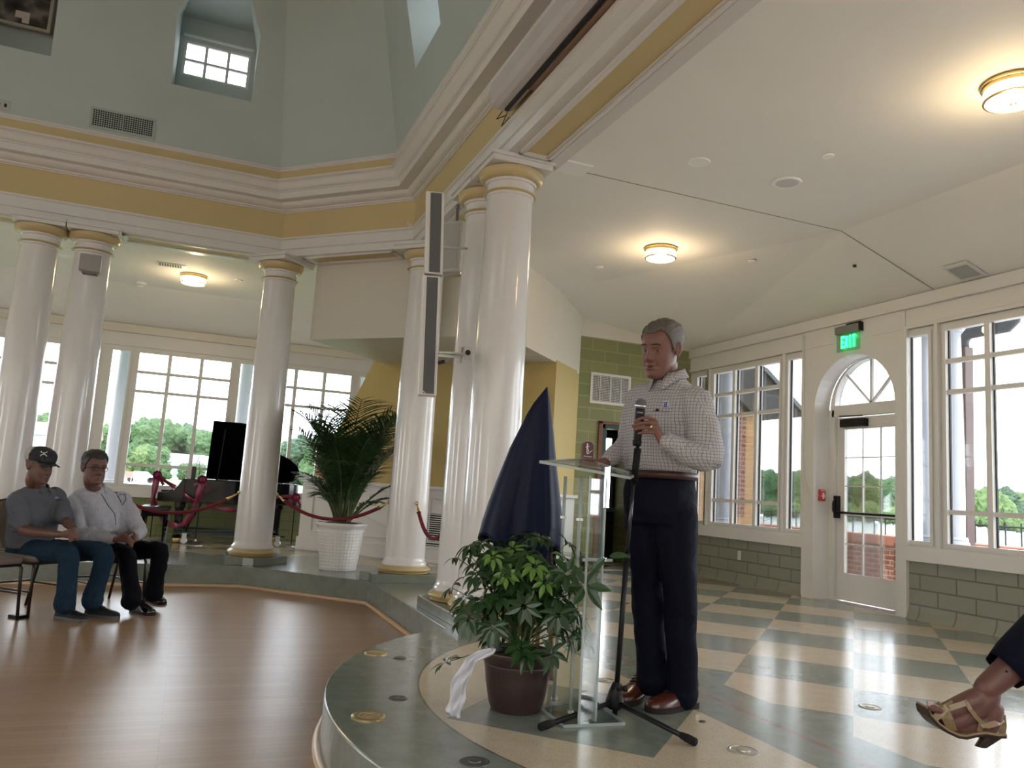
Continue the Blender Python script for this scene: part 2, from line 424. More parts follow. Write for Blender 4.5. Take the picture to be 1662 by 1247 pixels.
# mouldings on the right wall
for i, (y0, y1) in enumerate(((-6.7, 5.99), (7.455, 9.83))):
    mb = MB(); mb.box(XR-.05, XR+.01, y0, y1, .785, .93); struct('trim_sill_%d' % i, mb, M['frame'], bevel=.006)
for y in (7.455, 9.35, 9.36, 5.985-.0, 5.62, 3.66, 3.99, 7.80):
    mb = MB(); mb.box(XR-.045, XR-.0, y-.02, y+.02, .93, 3.13)
    struct('trim_post', mb, M['frame'], bevel=.004)
mb = MB(); mb.box(XR-.04, XR+.0, -6.7, 9.83, 3.12, 3.16); struct('trim_head', mb, M['frame'], bevel=.006)
mb = MB(); mb.box(XR-.055, XR+.0, -6.7, 9.83, 3.335, 3.46); mb.box(XR-.07, XR, -6.7, 9.83, 3.328, 3.342); struct('trim_frieze', mb, M['frame'], bevel=.004)
# low glazed-block walls
for n, (y0, y1) in enumerate(((-6.7, 5.985), (7.455, 9.83))):
    mb = MB(); mb.box(XR, XR+.06, y0, y1, ZP, .93)
    mb.prism([(XR+.01, ZP), (XR-.055, ZP), (XR-.03, ZP+.03), (XR-.012, ZP+.07), (XR, ZP+.139), (XR+.01, ZP+.139)], y0, y1, 'y')
    struct('wall_block_%d' % n, mb, M['blockR'])
# --- far wall
holesF = []
for k in range(6):
    x0 = -.937-1.95*k
    window('y', YF, x0, x0+1.37, cols=3, bars=BARS); holesF.append((x0, x0+1.37))
    window('y', YF, x0-.385, x0-.135); holesF.append((x0-.385, x0-.135))
window('y', YF, 1.03, 2.40, cols=3, bars=BARS); holesF.append((1.03, 2.40))
window('y', YF, .585, .83); holesF.append((.585, .83)); window('y', YF, 2.56, 2.8); holesF.append((2.56, 2.8))
mb = MB(); mb.sheet(rect('y', YF, -12.2, 6.7, .93, 3.12), [rect("y", YF, a-.012, b+.012, .97, 3.055) for a, b in sorted(holesF)], (0, .06, 0))
mb.box(-12.2, 6.7, YF-.02, YF+.06, 3.12, 3.60); struct('wall_far', mb, M['frame'])
mb = MB(); mb.box(-12.2, 3.2, YF-.05, YF+.01, .785, .93); struct('trim_far_sill', mb, M['frame'], bevel=.006)
mb = MB(); mb.box(-12.2, 3.4, YF-.055, YF, 3.335, 3.46); mb.box(-12.2, 3.4, YF-.07, YF, 3.328, 3.342); struct('trim_far_frieze', mb, M['wallwhite'], bevel=.004)
mb = MB(); mb.box(-12.2, 6.7, YF, YF+.06, ZP, .93)
mb.prism([(YF+.01, ZP), (YF-.055, ZP), (YF-.03, ZP+.03), (YF, ZP+.139), (YF+.01, ZP+.139)], -12.2, 3.2, 'x'); struct('wall_block_far', mb, M['blockFar'])
# --- green block wall with doorway
G = 9.83
mb = MB(); mb.sheet([(4.86, G, ZP), (XR, G, ZP), (XR, G, 3.445), (4.86, G, 3.445)], [[(5.25, G, ZP+.0005), (6.22, G, ZP+.0005), (6.22, G, 2.24), (5.25, G, 2.24)]], (0, .18, 0))
struct('wall_green', mb, M['blockG'])
mb = MB(); mb.box(4.86, XR, G-.004, G+.18, 3.445, 3.86); struct('wall_gable', mb, M['wallwhite'])
# vestibule behind it
mb = MB(); mb.box(5.0, 5.1, G+.18, 11.6, ZP, 2.7); mb.box(6.5, 6.6, G+.18, 11.6, ZP, 2.7); mb.box(5.0, 6.6, G+.18, 11.6, 2.6, 2.7)
struct('wall_vestibule', mb, M['blockG'])
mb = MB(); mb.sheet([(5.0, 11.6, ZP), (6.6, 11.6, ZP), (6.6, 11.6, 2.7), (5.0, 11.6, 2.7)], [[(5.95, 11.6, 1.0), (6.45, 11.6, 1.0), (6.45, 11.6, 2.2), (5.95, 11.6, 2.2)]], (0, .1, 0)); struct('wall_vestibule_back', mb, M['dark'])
# --- diagonal stair block: yellow wall, wainscot, cream bulkhead
def dwall(name, S, pts, th, mt, kind=True, **k):
    """pts = (x, z) on the plane x+y=S"""
    mb = MB(); a = [Vector((x, S-x, z)) for x, z in pts]; off = Vector((th/1.4142, th/1.4142, 0))
    A = [mb.bm.verts.new(p) for p in a]; B = [mb.bm.verts.new(p+off) for p in a]
    mb.bm.faces.new(A); mb.bm.faces.new(B[::-1])
    for i in range(len(A)): mb.bm.faces.new((A[i], B[i], B[(i+1) % len(A)], A[(i+1) % len(A)]))
    return struct(name, mb, mt, **k)
SY = 13.36
dwall('wall_yellow', SY, [(1.60, 1.18), (4.20, 1.18), (4.20, 2.93), (2.25, 2.93)], .12, M['yellow'])
mb = MB(); mb.prism([(4.20, SY-4.20), (4.86, 9.83), (4.79, 9.92), (4.12, 9.25)], 1.18, 2.93); struct('wall_yellow_return', mb, M['yellow'])
dwall('wall_wainscot', SY-.04, [(1.52, ZP), (4.19, ZP), (4.19, 1.19), (1.52, 1.19)], .16, M['white'])
mb = MB(); mb.prism([(4.19, SY-4.21), (4.88, 9.82), (4.79, 9.92), (4.10, 9.25)], ZP, 1.19); struct('wall_wainscot_return', mb, M['white'])
def onS(x, S, z): return (x, S-x, z)
# chair rail, panel mouldings, base
r45 = Vector((1,-1,0)).normalized()
mb = MB(); mb.bar(onS(1.50, SY-.08, 1.205), onS(4.21, SY-.08, 1.205), .06, .045); mb.bar((4.19, SY-4.25, 1.205), (4.89, 9.80, 1.205), .06, .045)
struct('trim_chair_rail', mb, M['white'], bevel=.008)
mb = MB()
for xa, xb in ((1.66, 2.80), (3.0, 4.05)):
    zb, zt = .50, 1.08
    for (p, q) in (((xa, zb), (xb, zb)), ((xa, zt), (xb, zt)), ((xa, zb), (xa, zt)), ((xb, zb), (xb, zt)), ((xa, zt), (xb, zb))):
        mb.bar(onS(p[0], SY-.052, p[1]), onS(q[0], SY-.052, q[1]), .02, .03, (1,1,0))
struct('trim_panel', mb, M['white'], bevel=.004)
mb = MB(); mb.bar(onS(1.50, SY-.07, ZP+.09), onS(4.21, SY-.07, ZP+.09), .04, .18); mb.bar(onS(1.50, SY-.1, ZP+.02), onS(4.21, SY-.1, ZP+.02), .04, .04); struct('baseboard_diagonal', mb, M['white'], bevel=.006)
SB = 10.95
mb = MB(); mb.prism([((SB-8.6)/2, (SB+8.6)/2), ((SB-4.967)/2, (SB+4.967)/2), (4.86, 9.829), (5.0, 10.2), (4.86, 11.5), (2.375, 10.985)], 2.90, 3.86); struct('wall_bulkhead', mb, M['wallwhite'])
# --- ceiling
mb = MB()
zc, zl = 3.85, 3.44
v = lambda *a: mb.bm.verts.new(a)
mb.quad([(2.30, -6.7, zc), (5.45, -6.7, zc), (5.45, 5.62, zc), (2.30, 5.62, zc)])
mb.quad([(5.45, -6.7, zc), (XR+.05, -6.7, zl), (XR+.05, 5.62, zl), (5.45, 5.62, zc)])
mb.quad([(2.30, 5.62, zc), (5.45, 5.62, zc), (3.92, 9.90, zc), (2.30, 9.90, zc)])
mb.quad([(5.45, 5.62, zc), (XR+.05, 5.62, zl), (XR+.05, 9.90, zl)]); mb.quad([(5.45, 5.62, zc), (XR+.05, 9.90, zl), (3.92, 9.90, zc)])
mb.quad([(-12.2, 9.95, zc), (3.4, 9.95, zc), (3.4, 12.45, zc), (-12.2, 12.45, zc)])
mb.quad([(-12.2, 12.45, zc), (3.4, 12.45, zc), (3.4, YF+.05, zl), (-12.2, YF+.05, zl)])
mb.quad([(.70, 9.95, zc), (2.30, 8.35, zc), (2.30, 9.96, zc)])
for f in list(mb.bm.faces):
    pass
bmesh.ops.remove_doubles(mb.bm, verts=mb.bm.verts, dist=1e-4)
r_ = bmesh.ops.extrude_face_region(mb.bm, geom=list(mb.bm.faces)); bmesh.ops.translate(mb.bm, verts=[e for e in r_['geom'] if isinstance(e, bmesh.types.BMVert)], vec=(0,0,.12))
struct('ceiling', mb, M['ceiling'])
mb = MB(); mb.box(2.75, 5.45, 5.616, 5.624, 3.848, 3.852); mb.bar((5.45, 5.62, 3.8495), (XR, 5.62, 3.442), .008, .003); struct('trim_ceiling_joint', mb, plain('joint_shadow_gap', (.25,.22,.18), .8))
# roof slab so that the sky only comes in through windows
mb = MB(); mb.box(2.2, 7.0, -6.9, 14.0, 4.9, 5.0); mb.box(-12.4, 2.2, 9.7, 14.0, 4.9, 5.0); mb.box(XR, XR+.06, -6.9, 14, 3.6, 5.0); mb.box(-12.4, XR, YF, YF+.06, 3.6, 5.0)
struct('ceiling_roof_deck', mb, plain('sky_bounce_roofing', (.5,.5,.5), .9))  # unseen roofing, made pale to bounce sky into the dormers
# walls of the hall that lie behind the camera, with openings added to let in light
mb = MB(); hl = [rect('y', -6.7, -11+2.3*k, -9.4+2.3*k, .95, 3.0) for k in (0,)]
mb.sheet(rect('y', -6.7, -12.2, XR+.2, -.1, 5), hl, (0, -.2, 0)); struct('wall_near', mb, M['wallwhite'])
mb = MB(); hl = [rect('x', -12.2, -5.8+2.3*k, -4.2+2.3*k, .95, 3.0) for k in (4, 7)]
mb.sheet(rect('x', -12.2, -6.7, YF+.2, -.1, 5), hl, (-.2, 0, 0)); struct('wall_left', mb, M['wallwhite'])
# --- octagonal entablature and lantern
OX, OY, HX, HY, KD = -4.08, 3.49, 6.102, 6.184, 10.9906
def octv(o):
    a = KD-1.41421*o-(HY-o); b = KD-1.41421*o-(HX-o)
    q = [(HX-o, b), (a, HY-o)]
    pts = []
    pts += [(q[0][0], q[0][1]), (q[1][0], q[1][1]), (-q[1][0], q[1][1]), (-q[0][0], q[0][1]), (-q[0][0], -q[0][1]), (-q[1][0], -q[1][1]), (q[1][0], -q[1][1]), (q[0][0], -q[0][1])]
    return [(OX+x, OY+y) for x, y in pts]
def sweep(name, prof, mt, closed=True, **k):
    mb = MB(); rings = [[mb.bm.verts.new((x, y, z)) for x, y in octv(o)] for o, z in prof]
    mb.skin(rings, cap=False, closed=closed); return struct(name, mb, mt, **k)
# soffit with recessed panels is made per bay; solid core of the beam above
sweep('trim_architrave', [(-.42, 3.835), (0, 3.835), (0, 3.917), (.016, 3.925), (.016, 4.033), (.034, 4.043), (.034, 4.062), (-.42, 4.062)], M['white'])
sweep('trim_frieze_band', [(-.42, 4.062), (.014, 4.062), (.014, 4.37), (-.42, 4.37)], M['gold'])
cav = [(.05+.075*math.sin(PI/2*i/6), 4.405+.055*(1-math.cos(PI/2*i/6))) for i in range(7)]
cym = [(.255+.09*i/8, 4.552+.085*(i/8)-.012*math.sin(2*PI*i/8)) for i in range(9)]
sweep('trim_cornice', [(-.42, 4.37), (.03, 4.37), (.03, 4.382), (.05, 4.386), (.05, 4.405)]+cav[1:]+[(.128, 4.468), (.24, 4.462), (.24, 4.535), (.252, 4.54), (.252, 4.552)]+cym[1:]+[(.352, 4.642), (.352, 4.662), (-.42, 4.662)], M['white'])
sweep('trim_gold_band', [(-.42, 4.662), (.29, 4.662), (.29, 4.768), (-.42, 4.768)], M['gold'])
sweep('trim_picture_rail', [(-.42, 4.768), (.302, 4.768), (.31, 4.78), (.302, 4.79), (.318, 4.80), (.318, 4.812), (-.42, 4.815)], M['white'])
sweep('ceiling_lantern_core', [(-.42, 3.85), (-.42, 4.95), (-.46, 4.95), (-.46, 3.85)], M['ceiling'])
# soffit panels: frames with an ochre field, along right and far beams
def soffit(ax, a0, a1):
    out_ = MB(); fld = MB()
    def bx(m_, u0, u1, v0, v1, z0, z1):   # u: distance outward from the architrave face
        if ax == 'x': m_.box(2.022+u0, 2.022+u1, v0, v1, z0, z1)
        elif ax == 'y': m_.box(v0, v1, 9.674+u0, 9.674+u1, z0, z1)
        else:
            # diagonal: v runs along (1,-1)
            c0 = Vector((1.361, 9.012, 0)); n_ = Vector((.70711, .70711, 0)); t_ = Vector((.70711, -.70711, 0))
            m_.obox(c0+n_*((u0+u1)/2)+t_*((v0+v1)/2)+Vector((0,0,(z0+z1)/2)), (n_, t_, Vector((0,0,1))), ((u1-u0)/2, (v1-v0)/2, (z1-z0)/2))
    for (u0, u1, dz) in ((.075, .105, .018), (.105, .125, .010), (.30, .32, .010), (.32, .35, .018)):
        bx(out_, u0, u1, a0, a1, 3.835-dz, 3.836)
    for s_, e in ((a0, 1), (a1, -1)):
        for (w0, w1, dz) in ((0, .03, .018), (.03, .05, .010)):
            lo, hi = sorted((s_+e*w0, s_+e*w1)); bx(out_, .075, .35, lo, hi, 3.835-dz, 3.836)
    bx(out_, .36, .47, a0-.1, a1+.1, 3.824, 3.853)
    bx(fld, .125, .30, a0+.05, a1-.05, 3.832, 3.836)
    struct('trim_soffit', out_, M['white'], bevel=.003); struct('trim_soffit_field', fld, M['gold'])
soffit('x', 1.6, 5.50); soffit('x', 6.62, 8.02); soffit('y', -1.0, .50); soffit('y', -6.1, -2.05); soffit('d', -.62, .62)
# lantern walls, leaning inward
Z0, TL, ZT = 4.81, .20, 8.2
def lean(o0, z): return o0+(z-Z0)*TL
OV0 = octv(.29); OV1 = octv(.29+(ZT-Z0)*TL)
def side_face(i, dormers, name):
    a, b = Vector((*OV0[i], 0)), Vector((*OV0[(i+1) % 8], 0)); c, d = Vector((*OV1[i], 0)), Vector((*OV1[(i+1) % 8], 0))
    t = (b-a).normalized(); n = Vector((t.y, -t.x, 0))
    if (a-Vector((OX, OY, 0))).dot(n) < 0: n = -n
    def pt(s, z): return a+t*s-n*((z-Z0)*TL)+Vector((0,0,z))
    L = (b-a).length; s0 = (c-a).dot(t); s1 = (d-a).dot(t)
    outer = [pt(0, Z0), pt(L, Z0), pt(s1, ZT), pt(s0, ZT)]
    mb = MB(); loops = []
    for (sc, zb, fill) in dormers:
        hw = .425
        lp = [(-hw, zb), (hw, zb), (hw+.02, zb+.75), (hw-.16, zb+1.2), (-(hw-.16), zb+1.2), (-hw-.02, zb+.75)]
        loops.append([pt(sc+u, z) for u, z in lp])
    edges = []
    for lp in [outer]+loops:
        vs = [mb.bm.verts.new(p) for p in lp]; edges += [mb.bm.edges.new((vs[j], vs[(j+1) % len(vs)])) for j in range(len(vs))]
    bmesh.ops.triangle_fill(mb.bm, edges=edges, use_beauty=True)
    for lp, (sc, zb, fill) in zip(loops, dormers):
        D = .52
        bk = [(-.44, zb+.25), (.44, zb+.25), (.44, zb+.98), (.44, zb+1.2), (-.44, zb+1.2), (-.44, zb+.98)]
        Bk = [a+t*(sc+u)+n*D*1.0+Vector((0,0,z)) for u, z in bk]
        A = [mb.bm.verts.new(p) for p in lp]; B = [mb.bm.verts.new(p) for p in Bk]
        for j in range(6): mb.bm.faces.new((A[j], A[(j+1) % 6], B[(j+1) % 6], B[j]))
        wz0, wz1, hw2 = (zb+.45, zb+.90, .385) if name.endswith('far') else (zb+.32, zb+1.08, .40)  # hidden windows off the far side enlarged to brighten their dormers
        if fill == 'window':
            hole = [a+t*(sc+u)+n*D+Vector((0,0,z)) for u, z in ((-hw2, wz0), (hw2, wz0), (hw2, wz1), (-hw2, wz1))]
            mb.sheet(Bk, [hole], n*.05)
            WN[0] += 1; fr = MB(); ez = Vector((0,0,1))
            for u in (-hw2+.015, -.128, .128, hw2-.015): fr.obox(a+t*(sc+u)+n*(D+.03)+ez*(wz0+wz1)/2, (t, n, ez), (.017, .02, (wz1-wz0)/2))
            for z in (wz0+.015, wz0+.21, wz1-.015): fr.obox(a+t*sc+n*(D+.03)+ez*z, (t, n, ez), (hw2, .018, .015))
            fr.obox(a+t*sc+n*(D-.02)+ez*(wz1+.05), (t, n, ez), (hw2+.02, .03, .010))
            w = struct('window_%d' % WN[0], fr, M['frame'])
            gl = MB(); gl.obox(a+t*sc+n*(D+.045)+ez*(wz0+wz1)/2, (t, n, ez), (hw2, .003, (wz1-wz0)/2)); build('pane', gl, M['glass'], w)
        else:
            f_ = [mb.bm.verts.new(p) for p in Bk]; mb.bm.faces.new(f_)
    return struct(name, mb, M['teal'])
def sx(x): return OV0[1][0]-x       # far side runs from V3 leftwards
side_face(1, [(sx(-.235), 5.49, 'window'), (sx(-2.27), 5.49, 'niche'), (sx(-4.3), 5.49, 'window'), (sx(-6.3), 5.49, 'window')], 'wall_lantern_far')
side_face(0, [], 'wall_lantern_diagonal')
R0y = OV0[7][1]
side_face(7, [(6.86-R0y, 5.30, 'window'), (4.86-R0y, 5.30, 'window'), (2.86-R0y, 5.30, 'window'), (.86-R0y, 5.30, 'window')], 'wall_lantern_right')
for i, nm in ((2, 'a'), (3, 'left'), (4, 'b'), (5, 'near'), (6, 'c')): side_face(i, [(2.0, 5.49, 'window'), (4.2, 5.49, 'window'), (6.4, 5.49, 'window')] if i in (3, 5) else [], 'wall_lantern_'+nm)  # unseen left and near sides: dormer windows added to light the lantern
mb = MB(); mb.bm.faces.new([mb.bm.verts.new((x, y, ZT)) for x, y in OV1]); struct('ceiling_lantern', mb, M['teal'])
# ================================================================== DOOR, EXTERIOR
XD = 6.90
def fmember(): return MB()
d = MB(); yL, yR = 7.235, 6.155
d.box(XD-.01, XD+.10, yL-.045, yL+.05, ZP, 2.40); d.box(XD-.01, XD+.10, yR-.05, yR+.045, ZP, 2.40); d.box(XD-.01, XD+.10, yR, yL, 2.31, 2.44)
dr = thing('door_1', None, None, (XD, yc, ZP)); tag(dr, kind='structure')
build('door_frame', d, M['frame'], dr, bevel=.006)
d = MB()
g0, g1, gz0, gz1 = 6.315, 7.075, .545, 2.165
d.sheet(rect('x', XD+.03, yR+.05, yL-.05, ZP+.012, 2.30), [rect('x', XD+.03, g0, g1, gz0, gz1)], (.045, 0, 0))
leaf = build('door_leaf', d, M['frame'], dr, bevel=.004)
d = MB()
for k in (1, 2): y = g0+(g1-g0)*k/3; d.box(XD+.045, XD+.06, y-.006, y+.006, gz0, gz1)
for k in range(1, 5): z = gz0+(gz1-gz0)*k/5; d.box(XD+.046, XD+.059, g0, g1, z-.006, z+.006)
build('muntin_grid', d, M['frame'], leaf)
d = MB(); d.box(XD+.05, XD+.056, g0-.01, g1+.01, gz0-.01, gz1+.01); build('glass_pane', d, M['glass'], leaf)
d = MB(); d.box(XD+.032, XD+.034, g0-.012, g1+.012, gz0-.012, gz0+.002); build('glazing_gasket', d, M['black'], leaf)
d = MB(); d.tube([(XD-.045, 7.15, 1.215), (XD-.05, 6.95, 1.215), (XD-.05, 6.25, 1.215)], .014, 8); d.box(XD-.03, XD+.03, 7.13, 7.175, 1.15, 1.40); d.tube([(XD-.03, 7.152, 1.36), (XD-.055, 7.152, 1.32), (XD-.055, 7.152, 1.24), (XD-.045, 7.15, 1.215)], .013, 8)
build('panic_bar', d, M['black'], dr, smooth=True, auto=40)
d = MB(); d.box(XD-.04, XD+.03, 6.72, 7.08, 2.185, 2.275); d.bar((XD-.03, 6.75, 2.30), (XD-.02, 7.10, 2.315), .025, .012); build('door_closer', d, M['black'], dr, bevel=.008)
# fanlight
fl = thing('window_fanlight', None, None, (XD, yc, 2.44)); tag(fl, kind='structure')
zf, rf = 2.445, .50
d = MB(); d.sheet([(XD, y, z) for y, z in arch(.574, yc, zf-.055, zf-.055, 28)], [[(XD, y, z) for y, z in arch(rf, yc, zf+.0, zf-.001, 28)]], (.09, 0, 0)); build('arched_frame', d, M['frame'], fl, bevel=.004)
d = MB()
for a in (45, 90, 135): d.bar((XD+.05, yc, zf), (XD+.05, yc+rf*math.cos(rad(a)), zf+rf*math.sin(rad(a))), .026, .03, (1,0,0))
build('glazing_bar', d, M['frame'], fl)
d = MB(); d.prism([(y, z) for y, z in arch(rf+.01, yc, zf, zf-.002, 28)], XD+.055, XD+.061, 'x'); build('pane', d, M['glass'], fl)
mb = MB(); mb.box(XR-.03, 7.5, 6.12, 7.27, ZP-.02, ZP+.004); struct('floor_threshold', mb, M['steel'])
# terrace outside
mb = MB(); mb.box(6.95, 9.5, -8, 13, 0, .12); struct('floor_terrace', mb, plain('terrace_paving', (.42,.36,.32), .9))
mb = MB(); mb.box(9.5, 9.8, -8, 22, -.6, .78); struct('wall_parapet', mb, M['redbrick'])
mb = MB(); mb.box(9.44, 9.86, -8, 22, .78, .93); struct('trim_parapet_cap', mb, M['redcap'], bevel=.02)
rl = thing('railing', 'black metal picket railing running along the red parapet outside', 'railing', (9.65, 8, .93))
mb = MB(); mb.tube([(9.65, 5, 1.165), (9.65, 22, 1.165)], .013, 6); build('top_rail', mb, M['black'], rl)
y = 6.1
while y < 15.5:
    mb = MB(); mb.box(9.643, 9.657, y-.007, y+.007, .93, 1.22); y += .21; build('picket', mb, M['black'], rl)
# outside balustrade ledge under the porch columns
mb = MB(); mb.box(7.13, 7.50, 5.82, 6.57, .12, .93); mb.box(7.11, 7.49, 9.64, 10.02, .12, .93); mb.box(-12, 6.7, YF+.06, 14.9, -.6, .93); struct('wall_porch_ledge', mb, M['redbrick'])
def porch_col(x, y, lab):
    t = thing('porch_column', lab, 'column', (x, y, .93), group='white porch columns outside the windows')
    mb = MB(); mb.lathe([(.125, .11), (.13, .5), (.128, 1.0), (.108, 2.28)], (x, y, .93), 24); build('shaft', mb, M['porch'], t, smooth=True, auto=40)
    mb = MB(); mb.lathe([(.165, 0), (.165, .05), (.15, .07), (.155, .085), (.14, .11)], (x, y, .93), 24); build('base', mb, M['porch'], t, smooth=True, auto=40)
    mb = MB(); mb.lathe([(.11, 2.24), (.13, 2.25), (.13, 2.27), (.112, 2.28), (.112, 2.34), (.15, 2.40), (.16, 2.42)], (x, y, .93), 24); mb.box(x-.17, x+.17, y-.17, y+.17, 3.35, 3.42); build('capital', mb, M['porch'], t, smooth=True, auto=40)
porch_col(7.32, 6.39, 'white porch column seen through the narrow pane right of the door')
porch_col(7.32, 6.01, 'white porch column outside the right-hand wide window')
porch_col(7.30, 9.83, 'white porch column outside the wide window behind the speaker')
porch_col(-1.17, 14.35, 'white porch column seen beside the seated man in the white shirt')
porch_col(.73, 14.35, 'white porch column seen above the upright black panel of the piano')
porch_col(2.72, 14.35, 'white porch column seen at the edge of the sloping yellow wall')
mb = MB(); mb.box(XR+.06, 7.7, -3, 10.3, 3.42, 3.8); mb.box(-12, 6.7, YF+.06, 14.8, 3.35, 3.8); struct('ceiling_porch', mb, M['white'])
# brick wing with dark eaves beyond the left window
xw = ony(1224, 700, 10.6).x; q0 = ony(1196, 700, 10.6).x; q1 = ony(1209, 700, 10.6).x
wing = thing('brick_wing', 'tan and red brick wing with dark eaves outside the left window', 'building', (7.2, 10.8, 0))
mb = MB(); mb.box(6.92, xw, 10.6, 12.2, 0, 3.3); build('wall', mb, M['tanbrick'], wing)
mb = MB(); mb.box(q0, q1, 10.58, 10.62, 1.05, 3.0); build('quoin_strip', mb, M['redbrickx'], wing)
mb = MB(); pf = [ony(px_, py_, 10.5) for px_, py_ in ((1150, 560), (1238, 596), (1305, 668), (1304, 677), (1215, 668), (1190, 640), (1150, 640))]
mb.prism([(p.x, p.z) for p in pf], 10.45, 12.2, 'y'); build('eaves', mb, plain('dark_slate_eaves', (.035,.033,.035), .7), wing)
mb = MB(); a, b = ony(1240, 600, 10.44), ony(1305, 672, 10.44); mb.bar(a, b, .10, .07); build('gutter', mb, plain('gutter_grey', (.10,.11,.12), .5), wing)
# downspout right
Xs = 7.75
dp = thing('downspout', 'brown downspout with grey offset elbows outside the right window', 'downspout', (Xs, 6.2, .9))
a, b = onx(1566, 890, Xs), onx(1563, 565, Xs)
mb = MB(); mb.bar(a, b, .15, .12, (1,0,0)); build('brown_pipe', mb, plain('brown_downspout', (.085,.05,.045), .6), dp)
mb = MB(); mb.tube([onx(px_, py_, Xs) for px_, py_ in ((1563, 570), (1564, 552), (1572, 542), (1590, 538), (1615, 534), (1636, 530), (1646, 520), (1648, 500))], .065, 10)
build('grey_elbow', mb, plain('galvanised_elbow', (.06,.062,.07), .5), dp, smooth=True)
mb = MB(); mb.box(7.0, 8.2, -3, 6.9, 3.55, 3.7); struct('ceiling_porch_gutter', mb, plain('gutter_dark', (.04,.04,.045), .6))
# ground, water, trees, houses
mb = MB(); mb.box(-400, 60, 15, 500, -.9, -.6); struct('floor_lawn', mb, plain('lawn', (.09,.15,.05), .95, var=.3, scale=.4))
mb = MB(); mb.box(10, 500, -150, 500, -1.4, -1.0); struct('floor_river', mb, plain('pale_river', (.62,.68,.70), .12, var=.05, scale=.3))
mb = MB(); mb.box(-200, 60, 60, 110, -.6, -.57); struct('floor_road', mb, plain('pale_road', (.55,.55,.55), .9))
leafA = plain('foliage_green', (.035,.075,.025), .9, var=.75, scale=1.6, bump=1., bscale=3); leafB = plain('foliage_light', (.06,.10,.03), .9, var=.7, scale=1.6, bump=1., bscale=3); leafC = plain('foliage_blue_green', (.03,.06,.032), .9, var=.7, scale=1.6, bump=1., bscale=3)
bark = plain('bark', (.12,.09,.07), .9)
def tree(seed, mt, loc, label, h=13., w=8., grp='trees on the far bank'):
    rnd = random.Random(seed); t = thing('tree', label, 'tree', loc, group=grp)
    mb = MB()
    for k in range(13):
        a = rnd.uniform(0, 2*PI); r = rnd.uniform(0, .5)*w; z = rnd.uniform(.16, .8)*h; rr = rnd.uniform(.24, .40)*w
        if k == 0: r, z, rr = 0, h*.62, w*.52
        m0 = Matrix.Translation((r*math.cos(a), r*math.sin(a), z))
        g = bmesh.ops.create_icosphere(mb.bm, subdivisions=4, radius=rr, matrix=m0)
        for v in g['verts']:
            c = Vector(m0.translation); dv = v.co-c; n_ = noise.noise(v.co*.55+Vector((seed, 0, 0)))*.30+noise.noise(v.co*1.7)*.20+noise.noise(v.co*4.2)*.12
            v.co = c+dv*(1+n_); 
    build('crown', mb, mt, t, world=False)
    mb = MB(); mb.lathe([(.5, 0), (.35, h*.5)], (0, 0, 0), 8); build('trunk', mb, bark, t, world=False)
    return t
protos = [tree(s, m_, (0, 0, -.6), '', h, w) for s, m_, h, w in ((1, leafA, 13, 9), (2, leafB, 11.5, 9), (3, leafC, 14, 8.5))]
used = [False]*3
side = ['nearest the left edge', 'second', 'third', 'fourth', 'fifth', 'sixth', 'seventh', 'eighth', 'ninth', 'tenth', 'eleventh', 'twelfth', 'thirteenth', 'fourteenth', 'fifteenth', 'sixteenth', 'seventeenth', 'eighteenth', 'nineteenth', 'twentieth']
def put_tree(k, loc, label, sc, grp):
    o = protos[k]
    if used[k]: o = copy_tree(o)
    used[k] = True
    o.location = loc; o.scale = (sc, sc, sc*random.uniform(.92, 1.08)); o.rotation_euler = (0, 0, random.uniform(0, 6)); o['label'] = label; o['group'] = grp
kinds = ['mid green', 'yellow-green', 'blue-green']
i = 0
for px_ in range(1205, 1700, 25):
    dep = 250+random.uniform(-12, 12); p = P(px_, 840, dep); k = random.choice((0, 0, 2, 1)); 
    put_tree(k, (p.x, p.y, -1.2), '%s tree on the wooded far shore seen through the right-hand windows' % kinds[k], random.uniform(.98, 1.15), 'trees on the far shore, right windows'+' '+kinds[k]); i += 1
for px_ in range(1210, 1700, 40):
    p = P(px_, 842, 205+random.uniform(-5, 5)); k = 1
    put_tree(k, (p.x, p.y, -1.2), 'low light green shoreline tree in front of the wooded far shore', random.uniform(.36, .5), 'shoreline trees')
for px_ in range(-20, 660, 27):
    dep = 250+random.uniform(-12, 12); p = P(px_, 752, dep); k = random.choice((0, 0, 1, 2))
    sc = random.uniform(1.15, 1.32)*(1.0 if px_ < 380 else .85)
    put_tree(k, (p.x, p.y, -.8), '%s tree on the hill seen through the far windows' % kinds[k], sc, 'trees beyond the far windows '+kinds[k])
for px_, s_ in ((212, .5), (232, .62), (250, .55), (268, .3), (300, .3), (322, .35)):
    p = P(px_, 756, 185); put_tree(1 if s_ > .58 else 0, (p.x, p.y, -.8), ('yellow-green' if s_ > .58 else 'mid green')+' smaller tree near the white house beyond the far windows', s_, 'smaller trees by the white house')
